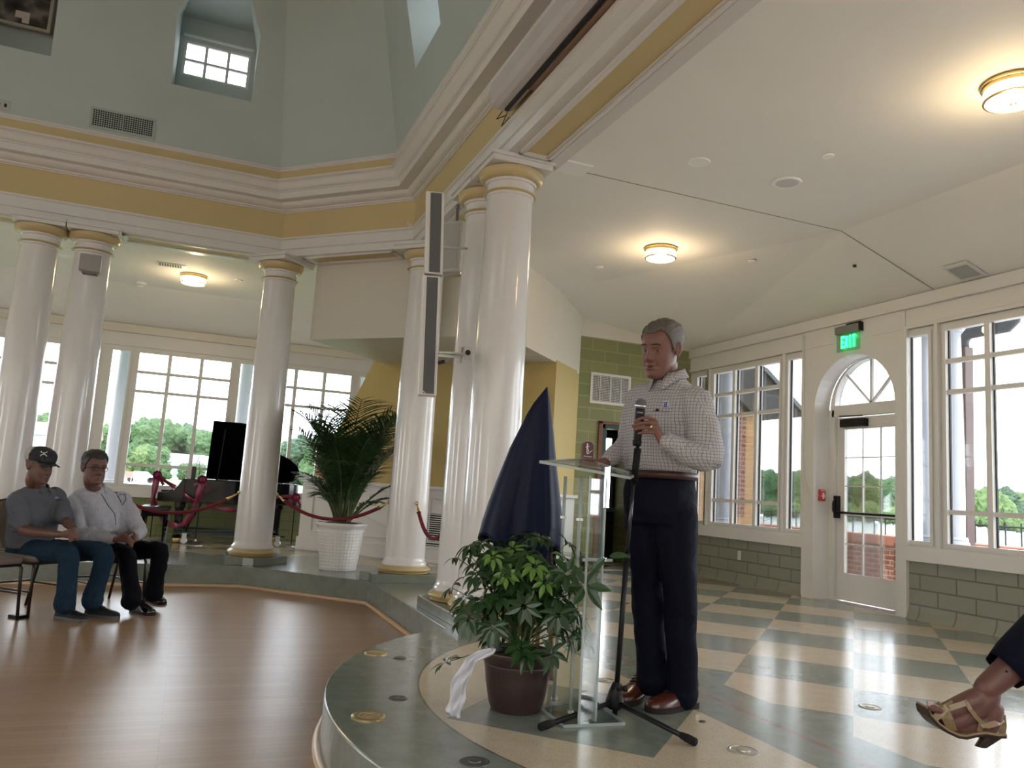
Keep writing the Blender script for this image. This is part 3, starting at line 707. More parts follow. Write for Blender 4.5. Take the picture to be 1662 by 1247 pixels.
def house(p, w, h, depth, wallm, roofm, label, gable=True, nwin=6, rows=2):
    t = thing('house', label, 'building', (p[0], p[1], -.62), rz=YAWV)
    mb = MB(); mb.box(-w/2, w/2, 0, depth, 0, h); build('wall', mb, wallm, t, world=False)
    mb = MB(); mb.prism([(-.5, h), (depth+.5, h), (depth/2, h+2.6)], -w/2-.5, w/2+.5, 'x'); build('roof', mb, roofm, t, world=False)
    if gable:
        mb = MB(); mb.prism([(-2.2, h-.1), (2.2, h-.1), (0, h+2.2)], -1.0, depth/2, 'y'); mb.box(-2, 2, -.95, 0, 0, h); build('gable', mb, wallm, t, world=False)
    for r_ in range(rows):
        for k in range(nwin):
            x = -w/2+(k+.5)*w/nwin; z = (r_+.35)*h/rows
            mb = MB(); y0 = -1.0 if (gable and abs(x) < 2) else -.06; mb.box(x-.55, x+.55, y0-.05, y0+.04, z, z+1.4); build('window', mb, plain('blue_grey_pane', (.18,.24,.30), .2), t, world=False)
YAWV = math.atan2(-P(300, 750, 200).x, P(300, 750, 200).y)
cream = plain('white_clapboard', (.45,.45,.43), .8)
house(P(291, 762, 230), 12.2, 4.6, 8, cream, plain('slate_roof', (.16,.18,.22), .8), 'white two-storey house with grey roof beyond the far window')
house(P(333, 764, 222), 6.0, 4.2, 7, cream, plain('slate_roof_b', (.18,.20,.24), .8), 'smaller white house right of the gabled house, beyond the far window', False, 3)
rr_ = plain('red_tile_roof', (.55,.13,.13), .8)
house(P(72, 757, 150), 16, 7.2, 9, cream, rr_, 'long white building with red roof seen between the left columns', False, 9, 3)
sgn = thing('sign_board', 'small red and white roadside sign beyond the far window', 'sign', P(208, 783, 62))
sb_ = P(208, 783, 62)
mb = MB(); mb.box(sb_.x-.27, sb_.x+.27, sb_.y, sb_.y+.05, sb_.z+.35, sb_.z+.85); build('board', mb, plain('sign_red', (.75,.10,.08), .6), sgn)
mb = MB(); mb.box(sb_.x-.2, sb_.x-.15, sb_.y, sb_.y+.05, sb_.z-.6, sb_.z+.35); mb.box(sb_.x+.15, sb_.x+.2, sb_.y, sb_.y+.05, sb_.z-.6, sb_.z+.35); build('post', mb, cream, sgn)
car = thing('car', 'small blue-grey car on the road beyond the far window', 'car', P(228, 781, 75), rz=YAWV)
mb = MB(); mb.prism([(-1.4, .1), (1.4, .1), (1.4, .5), (.9, .58), (.5, .9), (-.6, .9), (-1.0, .58), (-1.4, .5)], -.6, .6, 'y'); build('body', mb, plain('car_paint', (.25,.33,.42), .2), car, world=False, bevel=.06)
for x in (-.85, .85):
    mb = MB(); mb.lathe([(.26, -.65), (.26, .65)], (x, 0, .12), 16, 'y'); build('wheel', mb, M['black'], car, world=False)
# ================================================================== COLUMNS, ENTABLATURE HARDWARE, LAMPS
def column(x, y, label, rz=0.):
    t = thing('column', label, 'column', (x, y, .315), group=None)
    c = (0, 0, 0)
    mb = MB(); mb.lathe([(.24, 0), (.258, .005)]+[(.243+.032*math.sin(PI*i/10), .012+.062*i/10) for i in range(11)]+[(.24, .078)], c, 48); build('torus_base', mb, M['goldtrim'], t, smooth=True, auto=50, world=False)
    mb = MB(); prof = [(.232, .076), (.236, .084), (.236, .104), (.222, .118), (.214, .135), (.211, .16)]
    for i in range(13):
        s = i/12; z = .16+(3.225-.16)*s; prof.append((.211-.026*(s**1.6), z))
    prof += [(.196, 3.235), (.196, 3.25)]
    mb.lathe(prof, c, 56); build('shaft', mb, M['column'], t, smooth=True, auto=45, world=False)
    mb = MB(); mb.lathe([(.196, 3.25)]+[((.200)+.017*math.sin(PI*i/6), 3.25+.022*i/6) for i in range(7)]+[(.19, 3.272)], c, 48); build('astragal', mb, M['goldtrim'], t, smooth=True, auto=50, world=False)
    mb = MB(); mb.lathe([(.190, 3.27), (.190, 3.335), (.204, 3.34), (.204, 3.352), (.210, 3.358)], c, 48); build('neck', mb, M['column'], t, smooth=True, auto=40, world=False)
    mb = MB(); mb.lathe([(.2, 3.356)]+[(.210+.055*math.sin(PI/2*i/7), 3.358+.078*(1-math.cos(PI/2*i/7))) for i in range(8)]+[(.25, 3.446)], c, 48); build('echinus', mb, M['goldtrim'], t, smooth=True, auto=50, world=False)
    mb = MB()
    if rz:
        mb.box(-.27, .27, -.27, .27, 3.446, 3.49); mb.box(-.285, .285, -.285, .285, 3.49, 3.52); mb.xf(Matrix.Rotation(rz, 4, 'Z'))
    else:
        mb.box(-.255, .255, -.255, .255, 3.446, 3.49); mb.box(-.27, .27, -.27, .27, 3.49, 3.52)
    build('abacus', mb, M['white'], t, bevel=.004, world=False)
    return t
CX3, CY3 = .755, 9.79; CX4, CY4 = 2.185, 8.33; CX5, CY5, CY6 = 2.16, 6.33, 5.79
column(-1.79, 9.80, 'white round column at far left of the photo, behind the man in the cap')
column(-1.27, 9.80, 'white round column carrying a small grey speaker box near its top')
column(CX3, CY3, 'white round column standing between the piano and the potted palm', rz=rad(45))
column(CX4, CY4, 'white round column right of the potted palm, behind the tall loudspeaker', rz=rad(45))
column(CX5, CY5, 'white round column with the bracket and socket, rear one of the close pair')
column(CX5, CY6, 'widest white round column, front one of the close pair')
def plinth(poly, label):
    mb = MB(); mb.prism(poly, ZP, .315); o = build('column_plinth', mb, M['sage'], bevel=.006)
    return tag(o, kind='structure')
for nm, poly in (('a', [(-2.08, 9.44), (-.97, 9.44), (-.97, 10.1), (-2.08, 10.1)]), ('b', [(.47, 9.44), (.64, 9.44), (.75, 9.36), (1.16, 9.78), (1.06, 10.1), (.47, 10.1)]),
                 ('c', [(1.80, 8.06), (2.46, 8.06), (2.46, 8.64), (2.13, 8.74), (1.72, 8.33), (1.80, 8.22)]), ('d', [(1.87, 5.49), (2.45, 5.49), (2.45, 6.62), (1.87, 6.62)])):
    mb = MB(); mb.prism(poly, ZP-.002, .315); o = build('trim_plinth_'+nm, mb, M['sage'], bevel=.006); o['kind'] = 'structure'
# --- ceiling lamps
warm = emissive('lit_lamp_glass', (1.0, .80, .50), 9.0)
def lamp(x, y, label, z=3.85):
    t = thing('ceiling_lamp', label, 'lamp', (x, y, z), group=None)
    mb = MB(); mb.lathe([(.168, 0), (.172, -.012), (.172, -.022), (.163, -.026), (.163, -.045), (.15, -.05)], (0, 0, 0), 40); build('base_ring', mb, M['brass'], t, smooth=True, auto=30, world=False)
    mb = MB(); mb.lathe([(.152, -.035), (.157, -.045), (.157, -.108), (.150, -.112), (.05, -.122), (.001, -.124)], (0, 0, 0), 40); build('glass_drum', mb, warm, t, smooth=True, auto=30, world=False)
    mb = MB(); mb.lathe([(.159, -.104), (.163, -.106), (.163, -.115), (.150, -.118)], (0, 0, 0), 40, cap=False); build('rim', mb, M['brass'], t, smooth=True, auto=30, world=False)
    mb = MB(); mb.lathe([(.004, -.142), (.018, -.138), (.02, -.130), (.012, -.122)], (0, 0, 0), 16); build('finial', mb, M['brass'], t, smooth=True, world=False)
    ld = bpy.data.lights.new('lamp_glow', 'POINT'); ld.energy = 5.5; ld.color = (1, .74, .42); ld.shadow_soft_size = .06
    l = bpy.data.objects.new('lamp_glow', ld); COL.objects.link(l); l.parent = t; l.location = (0, 0, -.22)
    return t
lamp(4.36, 3.12, 'lit brass and glass flush ceiling lamp cut by the right edge of the photo')
lamp(4.33, 6.98, 'lit brass and glass flush ceiling lamp above the speaker')
lamp(-.24, 11.35, 'lit flush ceiling lamp seen between the left columns')
# --- ceiling fittings
def disc(name, x, y, r, label, cat, mt, z=3.85, ring_=True, inner=None):
    t = thing(name, label, cat, (x, y, z))
    mb = MB(); mb.lathe([(r, .0), (r, -.006), (r*.97, -.010), (r*.8, -.010), (r*.78, -.006)], (0, 0, 0), 32); build('trim_ring', mb, M['bright'], t, smooth=True, auto=30, world=False)
    mb = MB(); mb.lathe([(r*.8, -.004), (r*.78, -.0075), (.001, -.0085)], (0, 0, 0), 32); build('face', mb, inner or mt, t, smooth=True, auto=30, world=False)
grille = plain('speaker_grille', (.66,.63,.62), .7, bump=.3, bscale=300)
disc('ceiling_speaker', 4.25, 4.97, .115, 'largest round white ceiling speaker, between the two lit lamps', 'speaker', M['bright'], inner=grille)
disc('ceiling_cover', 3.41, 4.99, .085, 'round white ceiling cover left of the round ceiling speaker', 'cover', M['bright'])
disc('ceiling_cover', 4.17, 4.43, .045, 'small round white cap above and right of the round speaker', 'cover', M['bright'])
disc('ceiling_cover', 4.12, 7.96, .05, 'small round ceiling cap left of the lamp above the speaker', 'cover', M['bright'])
disc('ceiling_cover', .33, 11.25, .05, 'small round ceiling cap right of the lamp between the left columns', 'cover', M['bright'])
disc('ceiling_cover', -1.75, 11.3, .11, 'round white ceiling disc seen between the two leftmost columns', 'cover', M['bright'])
def detector(x, y, label):
    t = thing('smoke_detector', label, 'detector', (x, y, 3.85))
    mb = MB(); mb.lathe([(.07, 0), (.07, -.012), (.05, -.03), (.048, -.05), (.03, -.06), (.001, -.062)], (0, 0, 0), 24); build('housing', mb, M['bright'], t, smooth=True, auto=40, world=False)
    mb = MB(); mb.lathe([(.0515, -.034), (.0515, -.04)], (0, 0, 0), 24); build('sensor_slot', mb, M['black'], t, world=False)
detector(5.3, 6.72, 'white smoke detector on the ceiling right of the lamp above the speaker')
detector(-.94, 12.3, 'white smoke detector on the ceiling seen between the left columns')
mb = MB(); mb.lathe([(.018, 0), (.018, -.02)], (5.95, 5.95, 3.68), 12); tag(build('sprinkler_cap', mb, M['black']), 'tiny black sprinkler dot on the sloping ceiling near the exit sign', 'sprinkler')
mb = MB(); q = [onz(a, b, 3.845) for a, b in ((898, 273), (918, 261), (963, 268), (943, 286))]
mb.box(2.49, 2.74, 5.46, 5.69, 3.835, 3.85); tag(build('access_panel', mb, M['bright'], bevel=.003), 'square white access panel on the ceiling beside the front column', 'panel')
def ceil_slope(x): return 3.85-.41*(x-5.45)/1.25
vt = thing('ceiling_vent', 'square white ceiling vent near the window wall at right', 'vent', (6.1, 5.05, ceil_slope(6.1)))
sl = Vector((1, 0, -.328)).normalized(); up_ = Vector((.328, 0, 1)).normalized(); c0 = onz(1565, 440, 3.64); c0 = Vector((c0.x-.6, c0.y-.45, 0)); 
# solve the point on the slope along the sight line
dd = ray(1565, 440); tt = (3.85-CP.z+.328*5.45)/(dd.z+.328*dd.x); c0 = CP+dd*tt
vt.location = c0
mb = MB(); mb.obox(c0-up_*.004, (sl, Vector((0,1,0)), up_), (.14, .13, .006)); build('frame', mb, M['white'], vt, bevel=.003)
mb = MB()
for k in range(9): mb.obox(c0-up_*.012+sl*(-.09+.0225*k), (sl, Vector((0,1,0)), up_), (.008, .10, .002))
build('louvres', mb, plain('vent_grey', (.42,.45,.44), .5), vt)
v2 = thing('ceiling_vent', 'small slotted white vent on the ceiling beside the far lamp', 'vent', (-.5, 10.96, 3.85))
mb = MB(); mb.box(-.68, -.34, 10.87, 11.05, 3.842, 3.85); build('frame', mb, M['white'], v2)
for k in range(10):
    mb = MB(); mb.box(-.655+.031*k, -.640+.031*k, 10.90, 11.02, 3.839, 3.843); build('slot', mb, M['black'], v2)
# vent and socket on the lantern wall, on its leaning plane
t = thing('wall_vent', 'wide dark-slotted white vent grille low on the grey-green lantern wall', 'vent', (-1.1, 9.37, 4.95))
ln = Vector((0, -.2, 1)).normalized(); nn = Vector((0, -1, -.2)).normalized()
vc = Vector((-1.095, 9.384-.155*.2, 4.965))
mb = MB(); mb.obox(vc+nn*.004, (Vector((1,0,0)), ln, nn), (.325, .115, .006)); build('frame', mb, plain('vent_teal_white', (.40,.45,.43), .5), t, bevel=.003)
mb = MB(); mb.obox(vc+nn*.009, (Vector((1,0,0)), ln, nn), (.30, .09, .003)); build('opening', mb, M['dark'], t)
mb = MB()
for k in range(27): mb.obox(vc+nn*.013+Vector((-.299+.023*k, 0, 0)), (Vector((1,0,0)), ln, nn), (.0035, .09, .002))
for k in range(9): mb.obox(vc+nn*.0125+ln*(-.088+.022*k), (Vector((1,0,0)), ln, nn), (.30, .0035, .002))
mb.obox(vc+nn*.014, (Vector((1,0,0)), ln, nn), (.006, .09, .002))
build('grid', mb, plain('vent_bars', (.34,.38,.37), .5), t)
t = thing('wall_socket', 'double wall socket above the ochre band at the left edge', 'socket', (-2.24, 9.36, 4.93))
vc = Vector((-2.235, 9.384-.08*.2, 4.90))
mb = MB(); mb.obox(vc+nn*.004, (Vector((1,0,0)), ln, nn), (.075, .055, .004)); build('plate', mb, plain('plate_grey', (.42,.45,.42), .4), t, bevel=.003)
for k in (-1, 1):
    mb = MB(); mb.obox(vc+nn*.009+Vector((.03*k, 0, 0)), (Vector((1,0,0)), ln, nn), (.012, .018, .002)); build('outlet', mb, M['black'], t)
# framed picture standing in the lantern niche
pz = thing('framed_picture', 'old black and white framed picture standing in the lantern niche', 'picture', (-2.27, 9.75, 5.85))
fc = ony(20, 10, 9.75); 
def pic(): 
    m, nt, b = new_mat('grey_photo'); N = NT(nt); v, x, y, z = N.obj()
    vor = N.n('ShaderNodeTexVoronoi'); vor.inputs['Scale'].default_value = 6; nt.links.new(v, vor.inputs['Vector'])
    f = N.noise(v, 7, 4); N.inp(b.inputs['Base Color'], N.ramp(N.m('MULTIPLY', f, vor.outputs['Distance']), [(.05, (.01,.01,.01,1)), (.25, (.06,.055,.05,1)), (.45, (.22,.20,.18,1))])); b.inputs['Roughness'].default_value = .4
    return m
yv = 9.78; A_ = ony(-70, -60, yv); B_ = ony(76, 49, yv)
x1_, z0_ = B_.x, B_.z; x0_, z1_ = x1_-.80, z0_+.72
mb = MB(); mb.box(x0_, x1_, yv, yv+.02, z0_, z1_); build('photo', mb, pic(), pz)
mb = MB()
mb.box(x0_-.035, x0_, yv-.015, yv+.03, z0_-.035, z1_+.035); mb.box(x1_, x1_+.035, yv-.015, yv+.03, z0_-.035, z1_+.035); mb.box(x0_, x1_, yv-.015, yv+.03, z0_-.035, z0_); mb.box(x0_, x1_, yv-.015, yv+.03, z1_, z1_+.035)
build('frame', mb, plain('pale_frame', (.42,.40,.33), .5), pz, bevel=.004)
mb = MB(); mb.box(x1_-.32, x1_-.18, yv-.004, yv, z0_+.07, z0_+.15); mb.box(x1_-.25, x1_-.18, yv-.004, yv, z0_+.02, z0_+.07); build('caption_card', mb, plain('card', (.62,.56,.50), .7), pz)
for k in (-1, 1):
    pass
# --- column speakers
la = thing('line_array_loudspeaker', 'tall slim white column loudspeaker with grey front, hanging before the rear column of the pair', 'loudspeaker', P(697, 640, 6.1))
def seg(pt, pb, dep, face=(-.25, -.97)):
    a = P(*pt, dep); b = P(*pb, dep); c = (a+b)/2; h = (a-b).length/2; f = Vector((face[0], face[1], 0)).normalized(); s = Vector((f.y, -f.x, 0)); z = (a-b).normalized()
    mb = MB(); mb.obox(c, (s, f, z), (.070, .065, h)); build('cabinet', mb, M['white'], la, bevel=.006)
    mb = MB(); mb.obox(c+f*.066-s*.008, (s, f, z), (.042, .004, h-.012)); build('grille', mb, plain('grey_cloth_grille', (.13,.13,.135), .8, bump=.3, bscale=500), la)
seg((706, 316), (703, 448), 6.1); seg((700, 451), (693, 643), 6.1)
for a_, b_ in ((P(712, 574, 6.12), P(755, 578, 6.32)), (P(708, 400, 6.12), P(757, 404, 6.40))):
    mb = MB(); mb.bar(a_, b_, .03, .015); build('wall_bracket', mb, M['steel'], la)
mb = MB(); mb.bar(P(684, 633, 6.03), P(690, 638, 6.03), .03, .006); build('bottom_tab', mb, M['white'], la)
lt = thing('loudspeaker_bracket', 'thin white cable and bolts bracket on the rear column of the pair', 'bracket', P(730, 575, 6.1))
mb = MB(); a = P(749, 563, 6.15); b = P(745, 590, 6.15); mb.bar(a, b, .02, .05); mb.bar(P(748, 574, 6.12), P(718, 572, 5.7), .05, .012); mb.bar(P(745, 580, 6.12), P(712, 577, 5.65), .012, .02)
build('arm', mb, plain('bracket_grey', (.5,.49,.44), .4, .3), lt)
mb = MB(); mb.tube([P(760, 577, 6.1), P(748, 575, 6.05), P(738, 573, 6.0), (P(732, 580, 5.95)), P(722, 588, 5.9)], .006, 6); build('cable', mb, M['steel'], lt)
mb = MB(); mb.bar(P(722, 587, 5.9), P(711, 590, 5.9), .025, .025); build('plug', mb, M['black'], lt)
st = thing('wall_socket', 'grey plate with round black socket on the rear column of the pair', 'socket', P(759, 573, 6.02))
c = P(759.5, 573, 6.1); n_ = (CP-c); n_.z = 0; n_.normalize(); s_ = Vector((-n_.y, n_.x, 0)); z_ = Vector((0,0,1))
mb = MB(); mb.obox(c, (s_, n_, z_), (.032, .006, .052)); build('plate', mb, plain('plate_lilac_grey', (.45,.43,.43), .4, .2), st)
mb = MB(); mb.tube([c+n_*.004, c+n_*.014], .021, 20); build('round_socket', mb, M['black'], st)
# big boxy loudspeaker behind
c = P(738, 405, 7.35)
bs = thing('box_loudspeaker', 'boxy white loudspeaker hanging between the columns behind the slim one', 'loudspeaker', (c.x, c.y, c.z-.23))
f_ = Vector((-.75, -.66, 0)).normalized(); s_ = Vector((f_.y, -f_.x, 0))
mb = MB(); mb.obox(c, (s_, f_, z_), (.12, .10, .24)); build('cabinet', mb, plain('grey_white_cabinet', (.50,.49,.46), .5), bs, bevel=.012)
mb = MB(); mb.obox(c+f_*.10, (s_, f_, z_), (.10, .006, .21)); build('grille', mb, plain('pale_grille', (.42,.42,.40), .7, bump=.2, bscale=400), bs)
mb = MB(); mb.obox(c+Vector((0,0,-.245)), (s_, f_, z_), (.11, .05, .006)); build('bottom_bracket', mb, M['steel'], bs)
mb = MB(); mb.bar(c+Vector((0,0,.2)), Vector((c.x, c.y, 3.84)), .03); build('hanging_rod', mb, M['steel'], bs)
# small speaker on column two
c = Vector((-1.27, 9.80-.215, 3.33)); q = ony(147, 428, 9.57); c = Vector((q.x, 9.575, q.z))
s2 = thing('small_loudspeaker', 'small grey speaker box fixed near the top of the second column', 'loudspeaker', c)
mb = MB(); mb.box(c.x-.105, c.x+.105, c.y-.05, c.y+.05, c.z-.095, c.z+.095); build('cabinet', mb, plain('grey_box', (.33,.32,.31), .5), s2, bevel=.012)
mb = MB(); mb.box(c.x-.07, c.x+.08, c.y-.035, c.y+.05, c.z-.12, c.z-.09); build('bracket', mb, plain('grey_box_dark', (.18,.18,.18), .5), s2, bevel=.006)
# --- projection screen housing below the cornice of the right side
Y0s = 5.40
sc_ = thing('projector_screen_case', 'long lavender-white projection screen case hung along the right frieze', 'screen case', (1.93, Y0s, 4.15))
mb = MB(); prof = [(1.80+.0, 4.16), (1.80, 4.27), (1.83, 4.32), (1.90, 4.34), (1.985, 4.34), (1.985, 4.10), (1.94, 4.075), (1.86, 4.085), (1.82, 4.11)]
mb.prism(prof, -1.5, Y0s, 'y'); build('case', mb, plain('lavender_white_metal', (.56,.53,.55), .35), sc_, bevel=.012)
mb = MB(); mb.box(1.905, 1.935, -1.5, Y0s-.05, 4.064, 4.079); build('slot', mb, M['black'], sc_)
mb = MB(); mb.prism([(1.945, 4.069), (2.008, 4.069), (2.008, 4.10), (1.945, 4.10)], -1.5, Y0s-.42, 'y'); build('backing_board', mb, plain('brown_board', (.27,.17,.12), .6), sc_)
mb = MB()
for (a, b, c) in (((1.93, Y0s+.02, 4.12), (1.90, Y0s+.10, 4.06), (1.97, Y0s+.08, 4.10)), ((1.96, Y0s+.0, 4.12), (1.95, Y0s+.12, 4.02), (1.99, Y0s+.06, 4.08))):
    mb.tube([a, b, c], .004, 5)
build('loose_wire', mb, M['black'], sc_)
# stray wires and hooks at the vertex of the beam
q = ony(668, 366, 8.3)
hk = thing('cable_clip', 'small white cable clips sitting on the architrave corner by column', 'clip', q)
mb = MB(); mb.tube([ony(662, 360, 8.32), ony(663, 367, 8.3), ony(672, 368, 8.28), ony(680, 371, 8.22), ony(681, 378, 8.2)], .006, 5); build('wire', mb, M['white'], hk)
for p_ in ((667, 366), (673, 367)):
    mb = MB(); q = ony(*p_, 8.3); mb.box(q.x-.01, q.x+.01, q.y-.01, q.y+.01, q.z-.01, q.z+.015); build('clip', mb, M['white'], hk)
# --- exit sign
XE = 6.655
ex = thing('exit_sign', 'green illuminated EXIT sign hanging above the arched door', 'sign', (6.66, 6.7, 3.15))
a = onx(1360, 540, XE); b = onx(1399, 526, XE)
mb = MB(); mb.box(XE-.05, XE+.01, b.y, a.y, 3.205, 3.29); build('housing', mb, plain('sign_aluminium', (.25,.25,.25), .35, .6), ex, bevel=.006)
mb = MB(); mb.box(XE-.052, XE+.012, b.y-.012, b.y, 3.205, 3.30); mb.box(XE-.03, XE-.0, b.y, b.y+.2, 3.29, 3.31); build('end_cap', mb, M['black'], ex)
mb = MB(); mb.box(XE-.03, XE-.024, b.y+.0, a.y-.01, 3.0, 3.205); build('clear_panel', mb, clear('green_edge_glass', (.80,.97,.86), 1.45, .6), ex)
grn = emissive('exit_green', (.03, .85, .28), 2.2)
L = {'E': [(0,0,.22,1),(0,0,1,.2),(0,.4,.85,.6),(0,.8,1,1)], 'I': [(.35,0,.65,1)], 'T': [(.38,0,.62,1),(0,.8,1,1)]}
yw0, yw1 = 6.815, 6.60; z0e, z1e = 3.035, 3.175
cw = (yw0-yw1)/4.0
def let(ch, k, wd=1.):
    mb = MB(); y0 = yw0-cw*k
    def bx(a, b, c, d): mb.box(XE-.036, XE-.031, y0-c*cw*.82, y0-a*cw*.82, z0e+(z1e-z0e)*b, z0e+(z1e-z0e)*d)
    if ch == 'X':
        h = z1e-z0e
        for s in (1, -1):
            mb.bar((XE-.0335, y0-.03*cw, z0e+.05*h if s > 0 else z1e-.05*h), (XE-.0335, y0-.79*cw, z1e-.05*h if s > 0 else z0e+.05*h), .005, .017)
    else:
        for q in L[ch]: bx(*q)
    build('letter', mb, grn, ex)
for k, ch in enumerate('EXIT'): let(ch, k)
# fire alarm pull + conduit
p_ = onx(1327, 804, XR-.06)
fa = thing('fire_alarm_pull', 'small red fire alarm pull station on the door reveal', 'alarm', (6.75, 7.24, 1.4))
mb = MB(); mb.box(6.735, 6.815, 7.235, 7.272, 1.335, 1.465); build('body', mb, plain('alarm_red', (.55,.02,.03), .35), fa, bevel=.006)
mb = MB(); mb.box(6.75, 6.80, 7.226, 7.236, 1.385, 1.40); mb.box(6.765, 6.785, 7.225, 7.236, 1.36, 1.43); mb.box(6.745, 6.805, 7.231, 7.236, 1.448, 1.456); build('white_handle', mb, M['white'], fa)
mb = MB(); mb.tube([(XR-.045, 7.44, 3.30), (XR-.045, 7.44, 1.75), (XR-.05, 7.42, 1.6), (XR-.05, 7.35, 1.45), (XR-.045, 7.30, 1.40), (6.74, 7.265, 1.39)], .011, 8)
tag(build('conduit', mb, M['frame'], smooth=True), 'white surface conduit running down beside the door to the alarm', 'conduit')
mb = MB(); mb.box(XR-.008, XR+.0, 8.585, 8.655, .525, .645); o = build('wall_socket', mb, M['frame'], bevel=.004); tag(o, 'white socket plate on the low sage block wall under the left window', 'socket')
# --- green wall fittings: grille, sign, doorway
gv = thing('wall_vent', 'white return-air grille on the green block wall behind the speaker', 'vent', (5.36, G, 2.52))
mb = MB(); mb.sheet([(5.04, G-.014, 2.515), (5.68, G-.014, 2.515), (5.68, G-.014, 2.95), (5.04, G-.014, 2.95)], [[(5.075, G-.014, 2.55), (5.645, G-.014, 2.55), (5.645, G-.014, 2.915), (5.075, G-.014, 2.915)]], (0, .014, 0)); build('frame', mb, M['white'], gv)
mb = MB(); mb.box(5.07, 5.65, G-.004, G-.001, 2.545, 2.92); build('opening', mb, M['dark'], gv)
mb = MB()
for k in range(16): mb.box(5.075, 5.645, G-.012, G-.004, 2.556+.0228*k, 2.564+.0228*k)
for x in (5.19, 5.36, 5.53): mb.box(x-.006, x+.006, G-.014, G-.004, 2.55, 2.915)
for k in range(24): mb.box(5.09+.0235*k, 5.095+.0235*k, G-.011, G-.004, 2.55, 2.915)
build('louvres', mb, plain('louvre_white', (.62,.62,.60), .5), gv)
wg = thing('wall_vent', 'black-slotted floor-level vent in the white wainscot between the columns', 'vent', (2.95, 10.3, .5))
pc = [onS(x, SY-.05, 0) for x in (2.98, 3.42)]
mb = MB(); mb.bar(onS(2.86, SY-.055, .66), onS(3.32, SY-.055, .66), .012, .42); build('opening', mb, M['dark'], wg)
mb = MB()
for k in range(15): mb.bar(onS(2.86, SY-.07, .465+.028*k), onS(3.32, SY-.07, .465+.028*k), .012, .011)
build('slats', mb, M['white'], wg)
# round cap on yellow wall
q = P(613, 657, 9.9); dd = ray(613, 657); s_ = (SY-.0)/(dd.x+dd.y); q = CP+dd*s_
n_ = Vector((-1,-1,0)).normalized()
mb = MB(); mb.tube([q, q+n_*.012], .055, 28); o = build('round_wall_cap', mb, M['yellow'], bevel=.004); tag(o, 'round ochre-painted cap on the yellow wall above the palm', 'cover')
# sign with figure
sg = thing('restroom_sign', 'arched maroon wall sign with a white figure on stairs', 'sign', (5.06, G-.01, 1.74))
x0, x1, z0, z1 = 4.965, 5.135, 1.735, 1.975
ar = [(x0, z0+.01), (x0+.01, z0), (x1-.01, z0), (x1, z0+.01), (x1, z1-.06)]+[((x0+x1)/2+(x1-x0)/2*math.cos(PI*i/12), z1-.06+.06*math.sin(PI*i/12)) for i in range(1, 12)]+[(x0, z1-.06)]
mb = MB(); mb.prism(ar, G-.012, G-.002, 'y'); build('plate', mb, plain('maroon_sign', (.10,.025,.035), .4), sg)
ar2 = [((x-5.05)*1.08+5.05, (z-1.855)*1.07+1.855) for x, z in ar]
mb = MB(); mb.prism(ar2, G-.009, G-.001, 'y'); build('border', mb, plain('sign_border', (.35,.33,.28), .5), sg)
wf = plain('sign_white', (.75,.73,.7), .5)
mb = MB(); yy = G-.014
mb.lathe([(.013, -.001), (.013, .001)], (5.035, yy, 1.935), 14, 'y')
for a, b, w in (((5.035, 1.92), (5.035, 1.875), .022), ((5.03, 1.91), (5.012, 1.888), .008), ((5.04, 1.91), (5.068, 1.905), .008), ((5.03, 1.88), (5.033, 1.81), .011), ((5.042, 1.88), (5.055, 1.85), .011), ((5.055, 1.85), (5.052, 1.825), .010), ((5.03, 1.805), (5.06, 1.808), .008), ((5.06, 1.81), (5.085, 1.835), .007), ((5.085, 1.835), (5.115, 1.855), .007)):
    mb.bar((a[0], yy, a[1]), (b[0], yy, b[1]), .003, w)
build('stair_figure', mb, wf, sg)
def text_obj(txt, size, mat_, parent, M4, ext=.0008, name='lettering'):
    cu = bpy.data.curves.new('tmp', 'FONT'); cu.body = txt; cu.size = size; cu.extrude = ext; cu.align_x = 'CENTER'
    o = bpy.data.objects.new('tmp', cu); COL.objects.link(o); dg = bpy.context.evaluated_depsgraph_get(); dg.update()
    me = bpy.data.meshes.new_from_object(o.evaluated_get(dg)); bpy.data.objects.remove(o); bpy.data.curves.remove(cu)
    mm = MB(); mm.bm.from_mesh(me); bpy.data.meshes.remove(me); mm.xf(M4); return build(name, mm, mat_, parent)
text_obj('STAIRWAY', .026, wf, sg, Matrix.Translation((5.05, G-.013, 1.757))@Matrix.Rotation(PI/2, 4, 'X'))
# doorway trim
dw = thing('door_2', None, None, (5.7, G, ZP)); tag(dw, kind='structure')
brown = plain('stained_wood_frame', (.17,.065,.035), .4)
mb = MB(); mb.box(5.195, 5.255, G-.03, G+.2, ZP, 2.27); mb.box(6.22, 6.28, G-.03, G+.2, ZP, 2.27); mb.box(5.195, 6.28, G-.03, G+.2, 2.235, 2.28); build('door_frame', mb, brown, dw, bevel=.004)
dgm = plain('dark_green_paint', (.02,.055,.05), .35)
mb = MB(); mb.box(5.30, 5.345, G+.02, G+.85, ZP, 2.2); build('open_leaf', mb, dgm, dw, bevel=.004)
mb = MB(); mb.box(5.255, 5.30, G-.01, G+.15, ZP, 2.235); mb.box(6.17, 6.22, G-.01, G+.15, ZP, 2.235); mb.box(5.255, 6.22, G-.01, G+.15, 2.18, 2.236); build('inner_frame', mb, dgm, dw)
mb = MB(); mb.box(5.42, 5.50, G+1.0, G+1.05, ZP, 2.15); build('far_post', mb, brown, dw)
mb = MB(); mb.box(5.90, 5.96, 11.55, 11.62, ZP, 2.3); mb.box(5.96, 6.5, 11.55, 11.62, 2.2, 2.28); mb.box(5.96, 6.5, 11.55, 11.62, 1.0, 1.06); build('far_window_frame', mb, dgm, dw)
